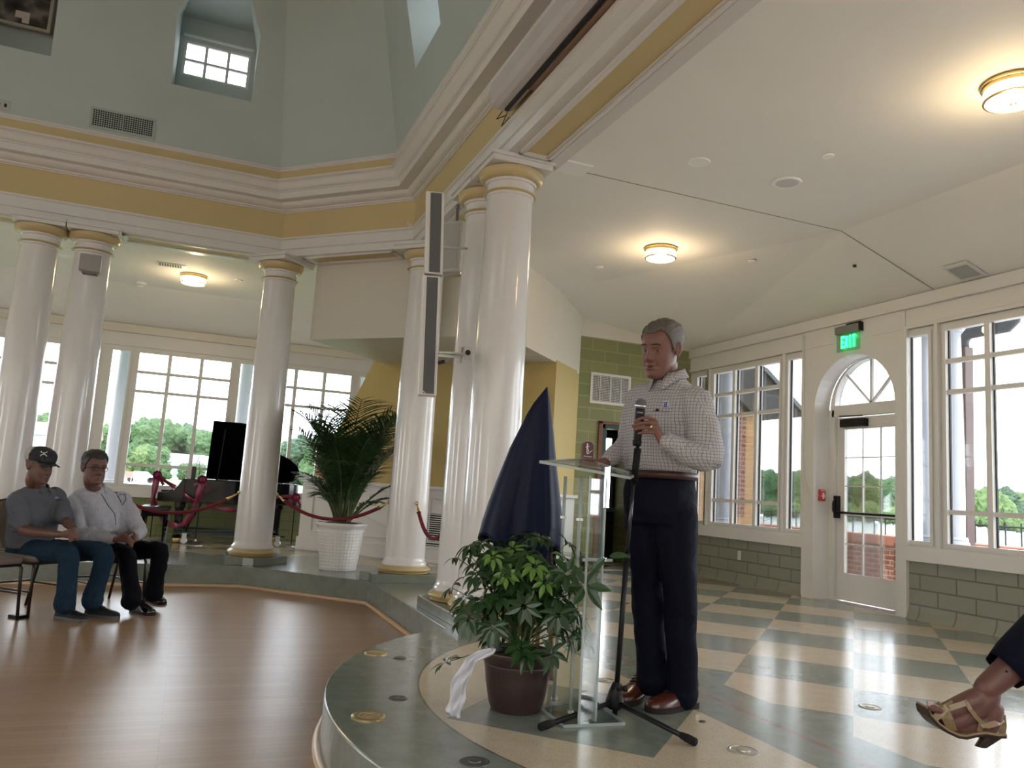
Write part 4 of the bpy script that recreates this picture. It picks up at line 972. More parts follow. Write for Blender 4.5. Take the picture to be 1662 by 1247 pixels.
# ================================================================== OBJECTS
def tri_strip(mb, L, R, closed=False):
    a = [mb.bm.verts.new(p) for p in L]; b = [mb.bm.verts.new(p) for p in R]
    for i in range(len(a)-1): mb.bm.faces.new((a[i], a[i+1], b[i+1], b[i]))
def catenary(a, b, sag, n=24):
    a = Vector(a); b = Vector(b)
    return [a.lerp(b, i/n)-Vector((0,0,sag*4*(i/n)*(1-i/n))) for i in range(n+1)]
velvet = plain('red_velvet', (.17,.012,.02), .85, var=.15, bump=.3, bscale=200)
def rope(a, b, sag, label):
    a = Vector(a); b = Vector(b); t = thing('velvet_rope', label, 'rope', a)
    pts = catenary(a, b, sag); L = len(pts)
    mb = MB(); mb.tube(pts[2:L-2], .019, 10); build('rope', mb, velvet, t, smooth=True)
    for e in (0, 1):
        q = pts[:3] if e == 0 else pts[-3:]
        mb = MB(); mb.tube(q if e == 0 else q[::-1], [.006, .010, .024], 10); build('brass_end', mb, M['brass'], t, smooth=True)
    for q in (a, b):
        mb = MB(); bmesh.ops.create_icosphere(mb.bm, subdivisions=2, radius=.02, matrix=Matrix.Translation(q)); build('hook', mb, M['brass'], t, smooth=True)
k2 = ony(151, 776, 9.66); k3l = Vector((CX3-.21, 9.72, 1.02)); k3r = Vector((CX3+.205, 9.70, 1.02)); k4l = Vector((CX4-.20, 8.38, 1.03)); k4r = Vector((CX4+.03, 8.33-.215, 1.04)); k5 = Vector((CX5-.05, 6.33+.20, 1.0))
rope(k2, k3l, .30, 'red velvet rope slung behind the man in the white shirt to the column')
rope(k3r, k4l, .23, 'red velvet rope hanging in front of the potted palm')
rope(k4r, k5, .28, 'short visible red velvet rope from behind the tall loudspeaker to the column pair')

# ---------------- grand piano
XP0 = ony(257, 800, 12.3).x; YP0 = 12.05
pn = thing('grand_piano', 'black grand piano with raised lid standing behind the ropes', 'piano', (XP0+1.1, 12.8, ZP))
def bz(p0, p1, p2, p3, n=10):
    return [tuple((1-t)**3*a+3*(1-t)**2*t*b+3*(1-t)*t*t*c+t**3*d for a, b, c, d in zip(p0, p1, p2, p3)) for t in [i/n for i in range(n+1)]]
ol = [(.32, 0), (1.0, 0)]+bz((1.0, 0), (1.45, 0), (1.35, .55), (1.75, .75))[1:]+bz((1.75, .75), (2.08, .92), (2.12, 1.38), (1.8, 1.42))[1:]+[(.32, 1.42)]
mb = MB(); mb.prism([(XP0+x, YP0+y) for x, y in ol], .80, 1.125); build('case', mb, M['piano'], pn, bevel=.008)
mb = MB()
for y in (0, 1.36):
    mb.prism([(XP0, .80), (XP0+.34, .80), (XP0+.34, 1.125), (XP0+.30, 1.12), (XP0+.25, 1.03), (XP0+.20, .955), (XP0+.12, .93), (XP0, .925)], YP0+y, YP0+y+.06, 'y')
mb.box(XP0, XP0+.34, YP0+.06, YP0+1.36, .80, .87); build('keybed', mb, M['piano'], pn, bevel=.006)
mb = MB(); mb.box(XP0+.05, XP0+.20, YP0+.09, YP0+1.33, .87, .892); build('keys', mb, plain('ivory_keys', (.75,.73,.68), .3), pn)
ang = rad(36); hy = YP0+1.42
def lid(x, y): w = 1.42-y; return (XP0+x, hy-w*math.cos(ang), 1.13+w*math.sin(ang))
lo = [(.62, 0), (1.0, 0)]+bz((1.0, 0), (1.45, 0), (1.35, .55), (1.75, .75))[1:]+bz((1.75, .75), (2.08, .92), (2.12, 1.38), (1.8, 1.42))[1:]+[(.62, 1.42)]
mb = MB(); A = [mb.bm.verts.new(lid(x, y)) for x, y in lo]; off = Vector((0, math.sin(ang), math.cos(ang)))*.02; B = [mb.bm.verts.new(Vector(lid(x, y))+off) for x, y in lo]
mb.bm.faces.new(A); mb.bm.faces.new(B[::-1])
for i in range(len(A)): mb.bm.faces.new((A[i], B[i], B[(i+1) % len(A)], A[(i+1) % len(A)]))
build('raised_lid', mb, M['piano'], pn)
mb = MB(); mb.bar((XP0+.75, YP0+.05, 1.12), lid(.80, .12), .015); build('lid_prop', mb, M['piano'], pn)
mb = MB(); mb.prism([(XP0+.40, YP0+.1), (XP0+.46, YP0+.1), (XP0+.46, YP0+1.3), (XP0+.40, YP0+1.3)], 1.125, 1.30); build('music_desk', mb, M['piano'], pn)
for x, y in ((.30, .12), (.30, 1.25), (1.72, 1.05)):
    mb = MB(); px_, py_ = XP0+x, YP0+y
    prf = [(.075, .575), (.075, .50), (.055, .47), (.045, .12), (.06, .10), (.05, .07)]
    mb.lathe([(r, z-.0) for r, z in prf], (px_, py_, ZP), 8); l = build('leg', mb, M['piano'], pn)
    mb = MB(); mb.lathe([(.04, -.02), (.045, -.018), (.045, .018), (.04, .02)], (px_, py_, ZP+.045), 14, 'y'); build('caster', mb, M['brass'], l, smooth=True)
mb = MB()
for y in (.55, .70): mb.bar((XP0+.42, YP0+y, .80), (XP0+.42, YP0+y, .36), .02)
mb.box(XP0+.36, XP0+.48, YP0+.48, YP0+.78, .30, .37); mb.bar((XP0+.50, YP0+.15, .80), (XP0+.38, YP0+.5, .40), .015); mb.bar((XP0+.58, YP0+.15, .80), (XP0+.42, YP0+.6, .40), .012); build('pedal_lyre', mb, M['piano'], pn)
mb = MB(); mb.box(XP0+.25, XP0+1.75, YP0+.0, YP0+.05, .36, .39); mb.bar((XP0+.3, YP0+.06, .375), (XP0+1.7, YP0+1.0, .375), .04, .03); mb.bar((XP0+.3, YP0+1.2, .375), (XP0+1.7, YP0+1.0, .375), .04, .03)
dl = build('transport_frame', mb, plain('dark_steel', (.06,.07,.08), .3, .8), pn)
for x, y in ((.40, .0), (1.65, .0)):
    mb = MB(); mb.lathe([(.040, -.018), (.045, -.012), (.045, .012), (.040, .018)], (XP0+x, YP0+y-.02, ZP+.047), 20, 'y'); mb.box(XP0+x-.03, XP0+x+.03, YP0+y-.05, YP0+y+.0, ZP+.07, .38); build('wheel', mb, M['steel'], dl, smooth=True, auto=30)
# bench
bx_, by_ = XP0-.02, 12.55
bn = thing('piano_bench', 'black piano bench with padded top left of the piano', 'bench', (bx_, by_, ZP))
mb = MB(); mb.box(bx_-.18, bx_+.20, by_-.36, by_+.36, .66, .715); build('padded_top', mb, plain('bench_leather', (.045,.045,.05), .25), bn, bevel=.02)
mb = MB(); mb.box(bx_-.16, bx_+.18, by_-.34, by_+.34, .58, .66); build('apron', mb, M['piano'], bn)
for sx_ in (-1, 1):
    for sy_ in (-1, 1):
        mb = MB(); x = bx_+.01+sx_*.145; y = by_+sy_*.31
        mb.skin([mb.ring(Vector((x, y, ZP)), Vector((.022,0,0)), Vector((0,.022,0)), 4), mb.ring(Vector((x, y, .60)), Vector((.034,0,0)), Vector((0,.034,0)), 4)]); build('leg', mb, M['piano'], bn)
# small boom mic on the piano
bm_ = thing('boom_microphone', 'thin black boom microphone stand reaching over the piano', 'microphone', (ony(321, 758, 12.3).x, 12.3, 1.125))
q0, q1, q2 = ony(313, 763, 12.3), ony(323, 741, 12.3), ony(325, 763, 12.35)
mb = MB(); mb.tube([(q0.x, q0.y, 1.125), q1], .006, 6); mb.tube([(q2.x, q2.y, 1.125), ony(324, 748, 12.32)], .007, 6); mb.box(q2.x-.05, q2.x+.05, 12.3, 12.4, 1.125, 1.135); build('boom', mb, M['steel'], bm_)
# ribbon stands
mag = plain('magenta_ribbon', (.20,.012,.055), .35, var=.2)
def bow(mb, c, s=1., seed=0):
    r_ = random.Random(seed); c = Vector(c)
    for k in range(7):
        a = 2*PI*k/7; d = Vector((math.cos(a), -.25+.2*r_.random(), math.sin(a)))*.055*s
        pr = Vector((-math.sin(a), .2, math.cos(a)))*.03*s
        L_ = [c, c+d*.6+pr, c+d, c+d*.6-pr]
        tri_strip(mb, [c, c+d*.6+pr, c+d+pr*.4+Vector((0,-.02,0))], [c+Vector((0,-.01,0)), c+d*.6-pr, c+d-pr*.4+Vector((0,-.02,0))])
    bmesh.ops.create_icosphere(mb.bm, subdivisions=2, radius=.035*s, matrix=Matrix.Translation(c+Vector((0,-.01,0))))
    tri_strip(mb, [c, c+Vector((.03,-.01,-.07))*s, c+Vector((.07,0,-.13))*s], [c+Vector((.02,0,0)), c+Vector((.06,-.01,-.06))*s, c+Vector((.10,0,-.11))*s])
    tri_strip(mb, [c, c+Vector((-.04,-.01,-.03))*s, c+Vector((-.09,0,-.05))*s], [c+Vector((0,0,-.02)), c+Vector((-.04,-.01,-.06))*s, c+Vector((-.09,0,-.08))*s])
def rstand(pb, pt, label, seed, base='pyramid'):
    b = onz(*pb, ZP); t_ = ony(*pt, b.y)
    t = thing('ribbon_stand', label, 'stand', b)
    mb = MB(); mb.tube([b+Vector((0,0,.01)), (b.x+(t_.x-b.x)*.0, b.y, t_.z)], .008, 8); build('pole', mb, M['black'], t)
    mb = MB(); 
    if base == 'pyramid': mb.lathe([(.10, 0), (.095, .012), (.02, .06), (.01, .09)], b, 4)
    else: mb.lathe([(.12, 0), (.12, .012), (.02, .022), (.01, .04)], b, 24)
    build('base', mb, plain('dull_metal_base', (.20,.17,.14), .35, .8), t)
    mb = MB(); top = Vector((b.x, b.y-.02, t_.z)); bow(mb, top, 1.15, seed); build('bow', mb, mag, t, smooth=False)
    return t, top
s1, t1 = rstand((243, 876), (253, 771), 'ribbon stand with magenta bow left of the piano bench', 1, 'disc')
s2_, t2 = rstand((316, 886), (329, 779), 'ribbon stand with magenta bow before the piano, on a pyramid foot', 2)
s3, t3 = rstand((472, 889), (478, 808), 'black ribbon stand right of the column, beside the palm', 3, 'disc')
def ribbon(pts, w, label, twist=0.):
    mb = MB(); pts = [Vector(p) for p in pts]
    # smooth
    sp = []
    for i in range(len(pts)-1):
        p0 = pts[max(i-1, 0)]; p1 = pts[i]; p2 = pts[i+1]; p3 = pts[min(i+2, len(pts)-1)]
        for k in range(8):
            t = k/8; sp.append(.5*((2*p1)+(p2-p0)*t+(2*p0-5*p1+4*p2-p3)*t*t+(3*p1-p0-3*p2+p3)*t**3))
    sp.append(pts[-1]); L_, R_ = [], []
    for i, p in enumerate(sp):
        d = (sp[min(i+1, len(sp)-1)]-sp[max(i-1, 0)]).normalized(); n_ = d.cross(Vector((0,-1,0))); n_.normalize()
        n_ = Matrix.Rotation(.5*math.sin(i*.25+twist), 3, d)@n_
        ww = w*(.75+.25*math.sin(i*.4+twist)); L_.append(p+n_*ww/2); R_.append(p-n_*ww/2)
    tri_strip(mb, L_, R_)
    o = build('ribbon', mb, mag, smooth=True); sd = o.modifiers.new('solid', 'SOLIDIFY'); sd.thickness = .002
    return tag(o, label, 'ribbon')
yr = t1.y-.01
def at(px_, py_, y=None): return ony(px_, py_, yr if y is None else y)
ribbon([t1, at(250, 800), at(248, 812), at(254, 828), at(268, 846), at(284, 853, t2.y), at(300, 849, t2.y), at(313, 830, t2.y), at(321, 808, t2.y), t2+Vector((0,-.02,-.04))], .10, 'magenta ribbon looping low between the two bowed stands')
ribbon([t1+Vector((0,-.03,0)), at(268, 781), at(285, 792), at(303, 805, t2.y), at(316, 815, t2.y)], .085, 'magenta ribbon falling straight from the left bow to the piano front', 1.)
ribbon([at(336, 820, t2.y-.02), at(355, 826, t2.y-.02), at(375, 828, t2.y-.02), at(398, 826, t2.y), at(432, 812, t3.y), at(460, 806, t3.y), t3], .07, 'magenta ribbon passing behind the column toward the palm', 2.)

# ---------------- palm
pc_ = Vector((1.655, 9.22, ZP))
pt_ = thing('potted_palm', 'tall dark areca palm in a white basket-weave pot', 'plant', pc_)
def weave():
    m, nt, b = new_mat('white_weave_ceramic'); N = NT(nt); v, x, y, z = N.obj()
    th = N.m('MULTIPLY', N.m('ARCTAN2', y, x), 9.0)
    a = N.m('SINE', N.m('ADD', N.m('MULTIPLY', th, 2.0), N.m('MULTIPLY', z, 90.0))); c = N.m('SINE', N.m('SUBTRACT', N.m('MULTIPLY', th, 2.0), N.m('MULTIPLY', z, 90.0)))
    h = N.m('MULTIPLY', a, c)
    b.inputs['Base Color'].default_value = (.72,.72,.70,1); b.inputs['Roughness'].default_value = .3
    N.inp(b.inputs['Normal'], N.bump(h, .4, .006)); return m
wv = weave()
mb = MB(); mb.lathe([(.20, .0), (.207, .012), (.205, .03), (.265, .46), (.262, .465)], (0,0,0), 72); build('pot_body', mb, wv, pt_, smooth=True, auto=60, world=False)
mb = MB(); mb.lathe([(.262, .455), (.272, .462), (.272, .475), (.285, .488), (.289, .515), (.286, .525), (.268, .525), (.262, .50)], (0,0,0), 56, cap=False); build('rim', mb, M['white'], pt_, smooth=True, auto=50, world=False)
mb = MB(); mb.lathe([(.264, .495), (.15, .53), (.001, .545)], (0,0,0), 24); build('soil', mb, plain('dry_mulch', (.11,.075,.055), .95, var=.5, scale=40, bump=1., bscale=60), pt_, world=False)
palmg = plain('palm_green', (.022,.058,.016), .45, var=.5, scale=5); stemg = plain('palm_stem', (.07,.10,.03), .5, var=.3)
def frond(mb, stm, base, az, lean_, L_, droop, rnd):
    base = Vector(base); dirh = Vector((math.cos(az), math.sin(az), 0)); n = 20; pts = []; p = base.copy(); el = PI/2-lean_
    for i in range(n+1):
        pts.append(p.copy()); s = i/n
        e = el-droop*s**1.6; p = p+(dirh*math.cos(e)+Vector((0,0,1))*math.sin(e))*(L_/n)
    stm.tube(pts[:], [.011*(1-.8*i/n)+.0015 for i in range(n+1)], 5)
    side_ = Vector((-dirh.y, dirh.x, 0))
    i0 = int(n*.36)
    for i in range(i0, n):
        for kk in range(2):
            t = (i+kk*.5)/n; j = min(int(t*n), n-1); f_ = t*n-j; c = pts[j].lerp(pts[j+1], f_); d = (pts[j+1]-pts[j]).normalized(); up2 = side_.cross(d).normalized()
            if up2.z < 0: up2 = -up2
            s = (t-.36)/.64; ll = L_*.34*math.sin(PI*(.12+.80*s))**.8*rnd.uniform(.85, 1.1)
            for sg_ in (-1, 1):
                o = (side_*sg_*.72+d*.75+up2*.30+Vector((rnd.uniform(-.1,.1), rnd.uniform(-.1,.1), rnd.uniform(-.1,.1)))).normalized()
                w = .0105; wd = d.cross(o).cross(o).normalized() if d.cross(o).length > 1e-3 else d
                A = []; B = []
                q = c.copy(); oo = o.copy()
                for k in range(5):
                    ww = w*(1-(k/4)**2)*(1 if k else .45); A.append(q+wd*ww); B.append(q-wd*ww); oo = (oo+Vector((0,0,-.20))).normalized(); q = q+oo*ll/4
                tri_strip(mb, A, B)
rnd = random.Random(11); mb = MB(); st_ = MB()
for k in range(44):
    az = 2*PI*k*.381966+rnd.uniform(-.2,.2); ln_ = rnd.uniform(.10, .55) if k < 32 else rnd.uniform(.5, .85); L_ = rnd.uniform(1.35, 1.62) if k < 10 else (rnd.uniform(1.05, 1.42) if k < 32 else rnd.uniform(.65, .95))
    if k < 10: ln_ = rnd.uniform(.03, .22)
    for qx, qy in ((CX3-1.655, CY3-9.22), (CX4-1.655, CY4-9.22)):
        if math.cos(az-math.atan2(qy, qx)) > .75: ln_ *= .45
    frond(mb, st_, (.07*math.cos(az), .07*math.sin(az), .52), az, ln_, L_, rnd.uniform(.55, 1.35), rnd)
build('foliage', mb, palmg, pt_, world=False)
for k in range(16):
    a = 2*PI*k/16; r = rnd.uniform(.03, .09); st_.tube([(r*math.cos(a), r*math.sin(a), .52), (r*1.5*math.cos(a), r*1.5*math.sin(a), 1.0)], [.014, .008], 6)
build('stems', st_, stemg, pt_, world=False)

# ---------------- schefflera in brown pot
q = onz(838, 1160, ZP); pc2 = Vector((q.x+.03, q.y+.085, ZP))
sp_ = thing('potted_plant', 'leafy green umbrella plant in a ribbed brown plastic pot, on the stage', 'plant', pc2)
brp = plain('brown_plastic_pot', (.036,.019,.017), .42, var=.15, bump=.15, bscale=30)
mb = MB(); pr = [(.100, 0), (.108, .004), (.118, .03), (.136, .12), (.144, .185), (.147, .195), (.146, .2), (.150, .205), (.153, .232), (.157, .235), (.158, .252), (.150, .256), (.145, .25), (.142, .22)]
mb.lathe([(a*1.07, b*1.03) for a, b in pr], (0,0,0), 56); build('pot', mb, brp, sp_, smooth=True, auto=35, world=False)
mb = MB(); mb.lathe([(.163, .261), (.171, .260), (.171, .254), (.163, .253)], (0,0,0), 48, cap=False); build('rim', mb, plain('rim_light_brown', (.16,.09,.065), .45), sp_, smooth=True, world=False)
mb = MB(); mb.lathe([(.145, .225), (.001, .235)], (0,0,0), 20); build('soil', mb, M['dark'], sp_, world=False)
lg1 = plain('schefflera_leaf', (.018,.052,.014), .32, var=.35, scale=8, spec=.5); lg2 = plain('schefflera_young_leaf', (.10,.20,.035), .4, var=.3, scale=8)
def leaflet(mb, base, d, up, L_, w, droop):
    d = d.normalized(); sd = d.cross(up)
    if sd.length < 1e-3: sd = d.cross(Vector((1,0,0)))
    sd.normalize(); A, B, Cc = [], [], []; q = base+d*.012; dd_ = d.copy(); n = 7
    for k in range(n+1):
        t = k/n; ww = w*math.sin(PI*min(1, .04+t*.98))**.75*(1.12-.3*t) if 0 < t < 1 else .0012
        nn_ = sd.cross(dd_).normalized()
        A.append(q+sd*ww+nn_*ww*.25); B.append(q-sd*ww+nn_*ww*.25); Cc.append(q.copy())
        dd_ = (dd_+Vector((0,0,-droop/n))).normalized(); q = q+dd_*L_/n
    tri_strip(mb, A, Cc); tri_strip(mb, Cc, B)
def umbrella(mb, st_, root, c, nrm, L_, w, n=8, droop=.8, rnd=random):
    c = Vector(c); root = Vector(root); nrm = Vector(nrm).normalized()
    mid = root.lerp(c, .55)+Vector((rnd.uniform(-.02,.02), rnd.uniform(-.02,.02), .03)); st_.tube([root, mid, c], [.0035, .0025, .002], 5)
    e1 = nrm.cross(Vector((.3,.9,.2))).normalized(); e2 = nrm.cross(e1)
    a0_ = rnd.uniform(0, 6)
    for k in range(n):
        a = a0_+2*PI*k/n*.93; d = e1*math.cos(a)+e2*math.sin(a)+nrm*rnd.uniform(-.1,.35)
        leaflet(mb, c, d, nrm, L_*rnd.uniform(.8, 1.1), w*rnd.uniform(.85, 1.1), droop)
rnd = random.Random(5); old = MB(); young = MB(); st_ = MB()
hp = Vector((0,0,.24))
CRh = Vector((CR.x, CR.y, 0)).normalized(); TOC = Vector((-CF.x, -CF.y, 0)).normalized()
for k in range(120):
    a = k*2.39996; rr_2 = .29*math.sqrt((k+.5)/120)*rnd.uniform(.7, 1.1); hz = .27+.36*rnd.random()-.34*(rr_2/.29)**2*rnd.random()
    x = rr_2*math.cos(a)*1.12; y = rr_2*math.sin(a)*.9
    c = CRh*x+TOC*y+Vector((0,0,.18+hz)); 
    nrm = Vector((c.x*1.6, c.y*1.6, .25+rnd.random()*.5))
    root = Vector((x*.15, y*.15, .24+hz*.3))
    m_ = young if (rnd.random() < .12 and hz > .35) else old
    umbrella(m_, st_, root, c, nrm, rnd.uniform(.068, .10), rnd.uniform(.013, .019), rnd.choice((7, 8, 8)), rnd.uniform(.5, 1.3), rnd)
# outlying sprays placed as in the plant itself: left, right and tall ones
def spray(px_, py_, n, L_, w, nr, young_=False, droop=.4, dep=3.5):
    c = P(px_, py_, dep)-pc2; umbrella(young if young_ else old, st_, Vector((c.x*.35, c.y*.35, max(.3, c.z*.7))), c, nr, L_, w, n, droop, rnd)
spray(951, 953, 6, .105, .019, TOC+Vector((0,0,.3))+CRh*.1); spray(921, 931, 7, .085, .017, TOC+Vector((0,0,.6))); spray(772, 935, 7, .075, .016, TOC*.6-CRh*.4+Vector((0,0,.8)), droop=1.5); spray(742, 906, 4, .07, .010, Vector((0,0,1))-CRh*.3, droop=1.3)
spray(894, 1063, 7, .075, .016, TOC+CRh*.4, droop=1.2); spray(760, 1005, 8, .085, .017, TOC-CRh*.5+Vector((0,0,.3)), droop=1.4); spray(985, 905, 2, .10, .016, TOC+CRh*.5+Vector((0,0,.3))); spray(822, 935, 7, .055, .013, TOC+Vector((0,0,.5)), True); spray(800, 905, 6, .055, .012, TOC+Vector((0,0,.9)), True, 1.2)
spray(925, 1045, 6, .07, .012, CRh+TOC*.4, droop=1.6); spray(885, 945, 7, .06, .013, TOC+Vector((0,0,.6)), True); spray(868, 920, 7, .07, .014, TOC+Vector((0,0,1.0)), True, 1.0); spray(850, 985, 8, .085, .017, TOC); spray(800, 1020, 8, .085, .017, TOC, droop=1.3); spray(905, 1000, 8, .085, .017, TOC+CRh*.2, droop=1.2)
build('leaves', old, lg1, sp_, world=False); build('young_leaves', young, lg2, sp_, world=False)
for k in range(9):
    a = k*2.4; st_.tube([(.03*math.cos(a), .03*math.sin(a), .23), (.07*math.cos(a), .07*math.sin(a), .42), (.10*math.cos(a), .10*math.sin(a), .62)], [.006, .005, .003], 6)
build('stems', st_, stemg, sp_, world=False)
# white crumpled ribbon on the pot
wr = plain('white_satin', (.72,.72,.78), .4, var=.05)
mb = MB(); ctr = [(800, 1053), (786, 1058), (775, 1066), (764, 1075), (755, 1088), (749, 1102), (745, 1115), (742, 1128), (739, 1142), (737, 1155), (736, 1163)]
Wd = [8, 22, 20, 17, 19, 22, 24, 26, 22, 24, 20]
for lay in range(2):
    Lp = []; n = 24
    rows = []
    for i in range(n+1):
        t = i/n*(len(ctr)-1); j = min(int(t), len(ctr)-2); f_ = t-j; x = ctr[j][0]*(1-f_)+ctr[j+1][0]*f_; y = ctr[j][1]*(1-f_)+ctr[j+1][1]*f_; w_ = (Wd[j]*(1-f_)+Wd[j+1]*f_)*(.8 if lay else 1)
        row = []
        for k in range(9):
            u = k/8-.5; dep = 3.36+.018*math.sin(k*2.3+i*.35+lay*2)+.012*math.sin(i*.9+k)+.02*lay
            row.append(mb.bm.verts.new(P(x+u*w_+2.0*math.sin(i*.8+lay), y+u*w_*.35+1.5*math.sin(k*1.7+i*.4), dep)))
        rows.append(row)
    for r0, r1 in zip(rows[:-1], rows[1:]):
        for k in range(8): mb.bm.faces.new((r0[k], r0[k+1], r1[k+1], r1[k]))
o = build('white_ribbon', mb, wr, smooth=True); sd = o.modifiers.new('solid', 'SOLIDIFY'); sd.thickness = .0015; tag(o, 'crumpled white ribbon trailing from the rim of the brown pot', 'ribbon')

# ---------------- floor medallions
def medal(px_, py_, r, label):
    c = onz(px_, py_, ZP); t = thing('floor_medallion', label, 'medallion', c)
    mb = MB(); mb.lathe([(r, 0), (r, .005), (r*.94, .0075), (r*.9, .006), (r*.86, .0075), (.001, .0075)], (0,0,0), 48); build('disc', mb, plain('aged_brass', (.42,.32,.17), .3, .85), t, smooth=True, auto=25, world=False)
    mb = MB()
    for rr2, w_ in ((.62, .03), (.30, .03)):
        mb.lathe([(r*rr2, .007), (r*rr2, .0085), (r*(rr2-w_*2), .0085), (r*(rr2-w_*2), .007)], (0,0,0), 40, cap=False, )
    build('raised_ring', mb, plain('worn_brass', (.5,.4,.22), .35, .8), t, world=False)
medal(598, 1164, .073, 'brass floor medallion nearest the camera on the stage edge'); medal(610, 1061, .066, 'brass floor medallion farther back on the stage edge')
def fbox(px_, py_, r, label, mt):
    c = onz(px_, py_, ZP); t = thing('floor_box', label, 'floor outlet', c)
    mb = MB(); mb.lathe([(r, 0), (r, .003), (r*.85, .004), (r*.8, .002), (.001, .002)], (0,0,0), 32); build('cover', mb, mt, t, smooth=True, auto=20, world=False)
    mb = MB(); mb.lathe([(r*.42, .002), (r*.40, .006), (.001, .007)], (0,0,0), 20); build('plug', mb, mt, t, world=False)
dbr = plain('dark_bronze', (.10,.10,.085), .35, .6); pal = plain('pale_metal', (.42,.38,.33), .3, .7)
fbox(646, 1134, .045, 'dark round floor outlet between the two brass medallions', dbr); fbox(649, 1069, .04, 'dark round floor outlet just right of the farther medallion', dbr); fbox(770, 1237, .055, 'dark round floor outlet at the bottom edge of the photo', dbr)
fbox(1207, 1219, .065, 'round pale floor outlet in front of the microphone stand', pal); fbox(1412, 1148, .055, 'round pale floor outlet in the door reflection', pal); fbox(983, 1105, .05, 'round pale floor outlet behind the acrylic lectern', pal); fbox(1140, 1172, .016, 'tiny floor stud beside the stand foot', dbr)

# ---------------- acrylic lectern
R1, R2, R3, R4 = [onz(*p, ZP+.012) for p in ((899, 1138), (925, 1160), (939, 1176), (966, 1172))]
lc = thing('lectern', 'clear acrylic lectern on a flat base beside the speaker', 'lectern', (1.75, 3.4, ZP))
cs = [onz(*p, ZP) for p in ((873, 1150), (915, 1182), (1014, 1178), (960, 1137))]
mb = MB(); mb.prism([(p.x, p.y) for p in cs], ZP, ZP+.014); build('base_plate', mb, M['acrylic'], lc, bevel=.003)
mb = MB()
for a, b in ((0, 1), (1, 2), (2, 3), (3, 0)): mb.bar(cs[a]+Vector((0,0,.007)), cs[b]+Vector((0,0,.007)), .004, .013)
build('base_edge', mb, M['acryledge'], lc)
TZ = 1.305
for r_, nm in ((R1, .011), (R2, .011)):
    mb = MB(); mb.tube([r_, (r_.x, r_.y, TZ)], nm*.75, 12); build('rod', mb, M['acryledge'], lc, smooth=True)
    for z in (ZP+.02, 1.10):
        mb = MB(); mb.tube([(r_.x, r_.y, z), (r_.x, r_.y, z+.012)], .016, 12); build('rod_ferrule', mb, M['steel'], lc)
vd = (R4-R3); vd.z = 0
mb = MB(); mb.bar((R3.x, R3.y, (ZP+TZ)/2), (R4.x, R4.y, (ZP+TZ)/2), .010, TZ-ZP-.02); build('front_panel', mb, M['acrylic'], lc)
mb = MB()
for r_ in (R3, R4): mb.box(r_.x-.004, r_.x+.004, r_.y-.005, r_.y+.005, ZP+.014, TZ)
build('panel_edge', mb, M['acryledge'], lc)
back = R1+(R4-R2)*1.2
mb = MB(); mb.bar((R1.x, R1.y, (ZP+TZ)/2), (back.x, back.y, (ZP+TZ)/2), .008, TZ-ZP-.02); build('rear_panel', mb, M['acrylic'], lc)
zs_ = .93
mb = MB(); mb.prism([(R1.x-.01, R1.y), (R3.x-.02, R3.y), (R4.x+.04, R4.y), (back.x, back.y)], zs_, zs_+.012); build('shelf', mb, M['acrylic'], lc)
mb = MB(); mb.bar((R3.x-.02, R3.y, zs_+.006), (R4.x+.05, R4.y, zs_+.006), .006, .012); build('shelf_edge', mb, M['acryledge'], lc)
dk = [P(876, 748, 3.36), P(948, 744, 3.78), P(1032, 769, 3.74), P(1022, 774, 3.42)]
def slab(pts, th):
    mb = MB(); n_ = (pts[1]-pts[0]).cross(pts[-1]-pts[0]).normalized(); 
    if n_.z > 0: n_ = -n_
    A = [mb.bm.verts.new(p) for p in pts]; B = [mb.bm.verts.new(p+n_*th) for p in pts]; mb.bm.faces.new(A); mb.bm.faces.new(B[::-1])
    for i in range(len(A)): mb.bm.faces.new((A[i], B[i], B[(i+1) % len(A)], A[(i+1) % len(A)]))
    return mb
build('reading_top', slab(dk, .010), M['acrylic'], lc)
mb = MB(); 
for a, b in ((0, 1), (1, 2), (2, 3), (3, 0)): mb.bar(dk[a]-Vector((0,0,.005)), dk[b]-Vector((0,0,.005)), .005, .012)
build('top_edge', mb, M['acryledge'], lc)
lip = [dk[3], dk[2], dk[2]-Vector((0,0,.0))+Vector((0,0,.02)), dk[3]+Vector((0,0,.02))]
mb = MB(); mb.bar(dk[3]+Vector((0,0,.012)), dk[2]+Vector((0,0,.012)), .006, .03); build('book_lip', mb, M['acrylic'], lc)

# ---------------- microphone stand and microphone
MC = Vector((1.945, 3.335, ZP)); 
ms = thing('microphone_stand', 'black tripod microphone stand in front of the speaker', 'stand', MC)
topm = P(1033, 722, 3.62); hubt = P(1000, 1112, 3.63); bot = P(997, 1169, 3.64); mid1 = P(1029, 782, 3.62); mid0 = P(1035, 728, 3.62)
blk = plain('matt_black_metal', (.012,.012,.013), .35, var=.1)
mb = MB(); mb.tube([bot, P(1017, 905, 3.63)], .0125, 14); build('lower_tube', mb, blk, ms, smooth=True)
mb = MB(); mb.tube([P(1016.5, 912, 3.63), mid1], .0085, 12); build('upper_tube', mb, plain('dark_chrome', (.06,.06,.065), .2, .8), ms, smooth=True)
mb = MB(); mb.tube([P(1017, 912, 3.63), P(1017.6, 898, 3.63)], [.0165, .0165], 14); build('clutch', mb, blk, ms, smooth=True)
mb = MB(); mb.tube([mid1, mid0], [.016, .0165], 16); build('grip', mb, plain('rubber_grip', (.01,.01,.011), .7), ms, smooth=True)
mb = MB(); mb.tube([mid0, P(1034.5, 716, 3.62)], .008, 10); build('thread', mb, blk, ms, smooth=True)
hub = P(997.5, 1140, 3.635)
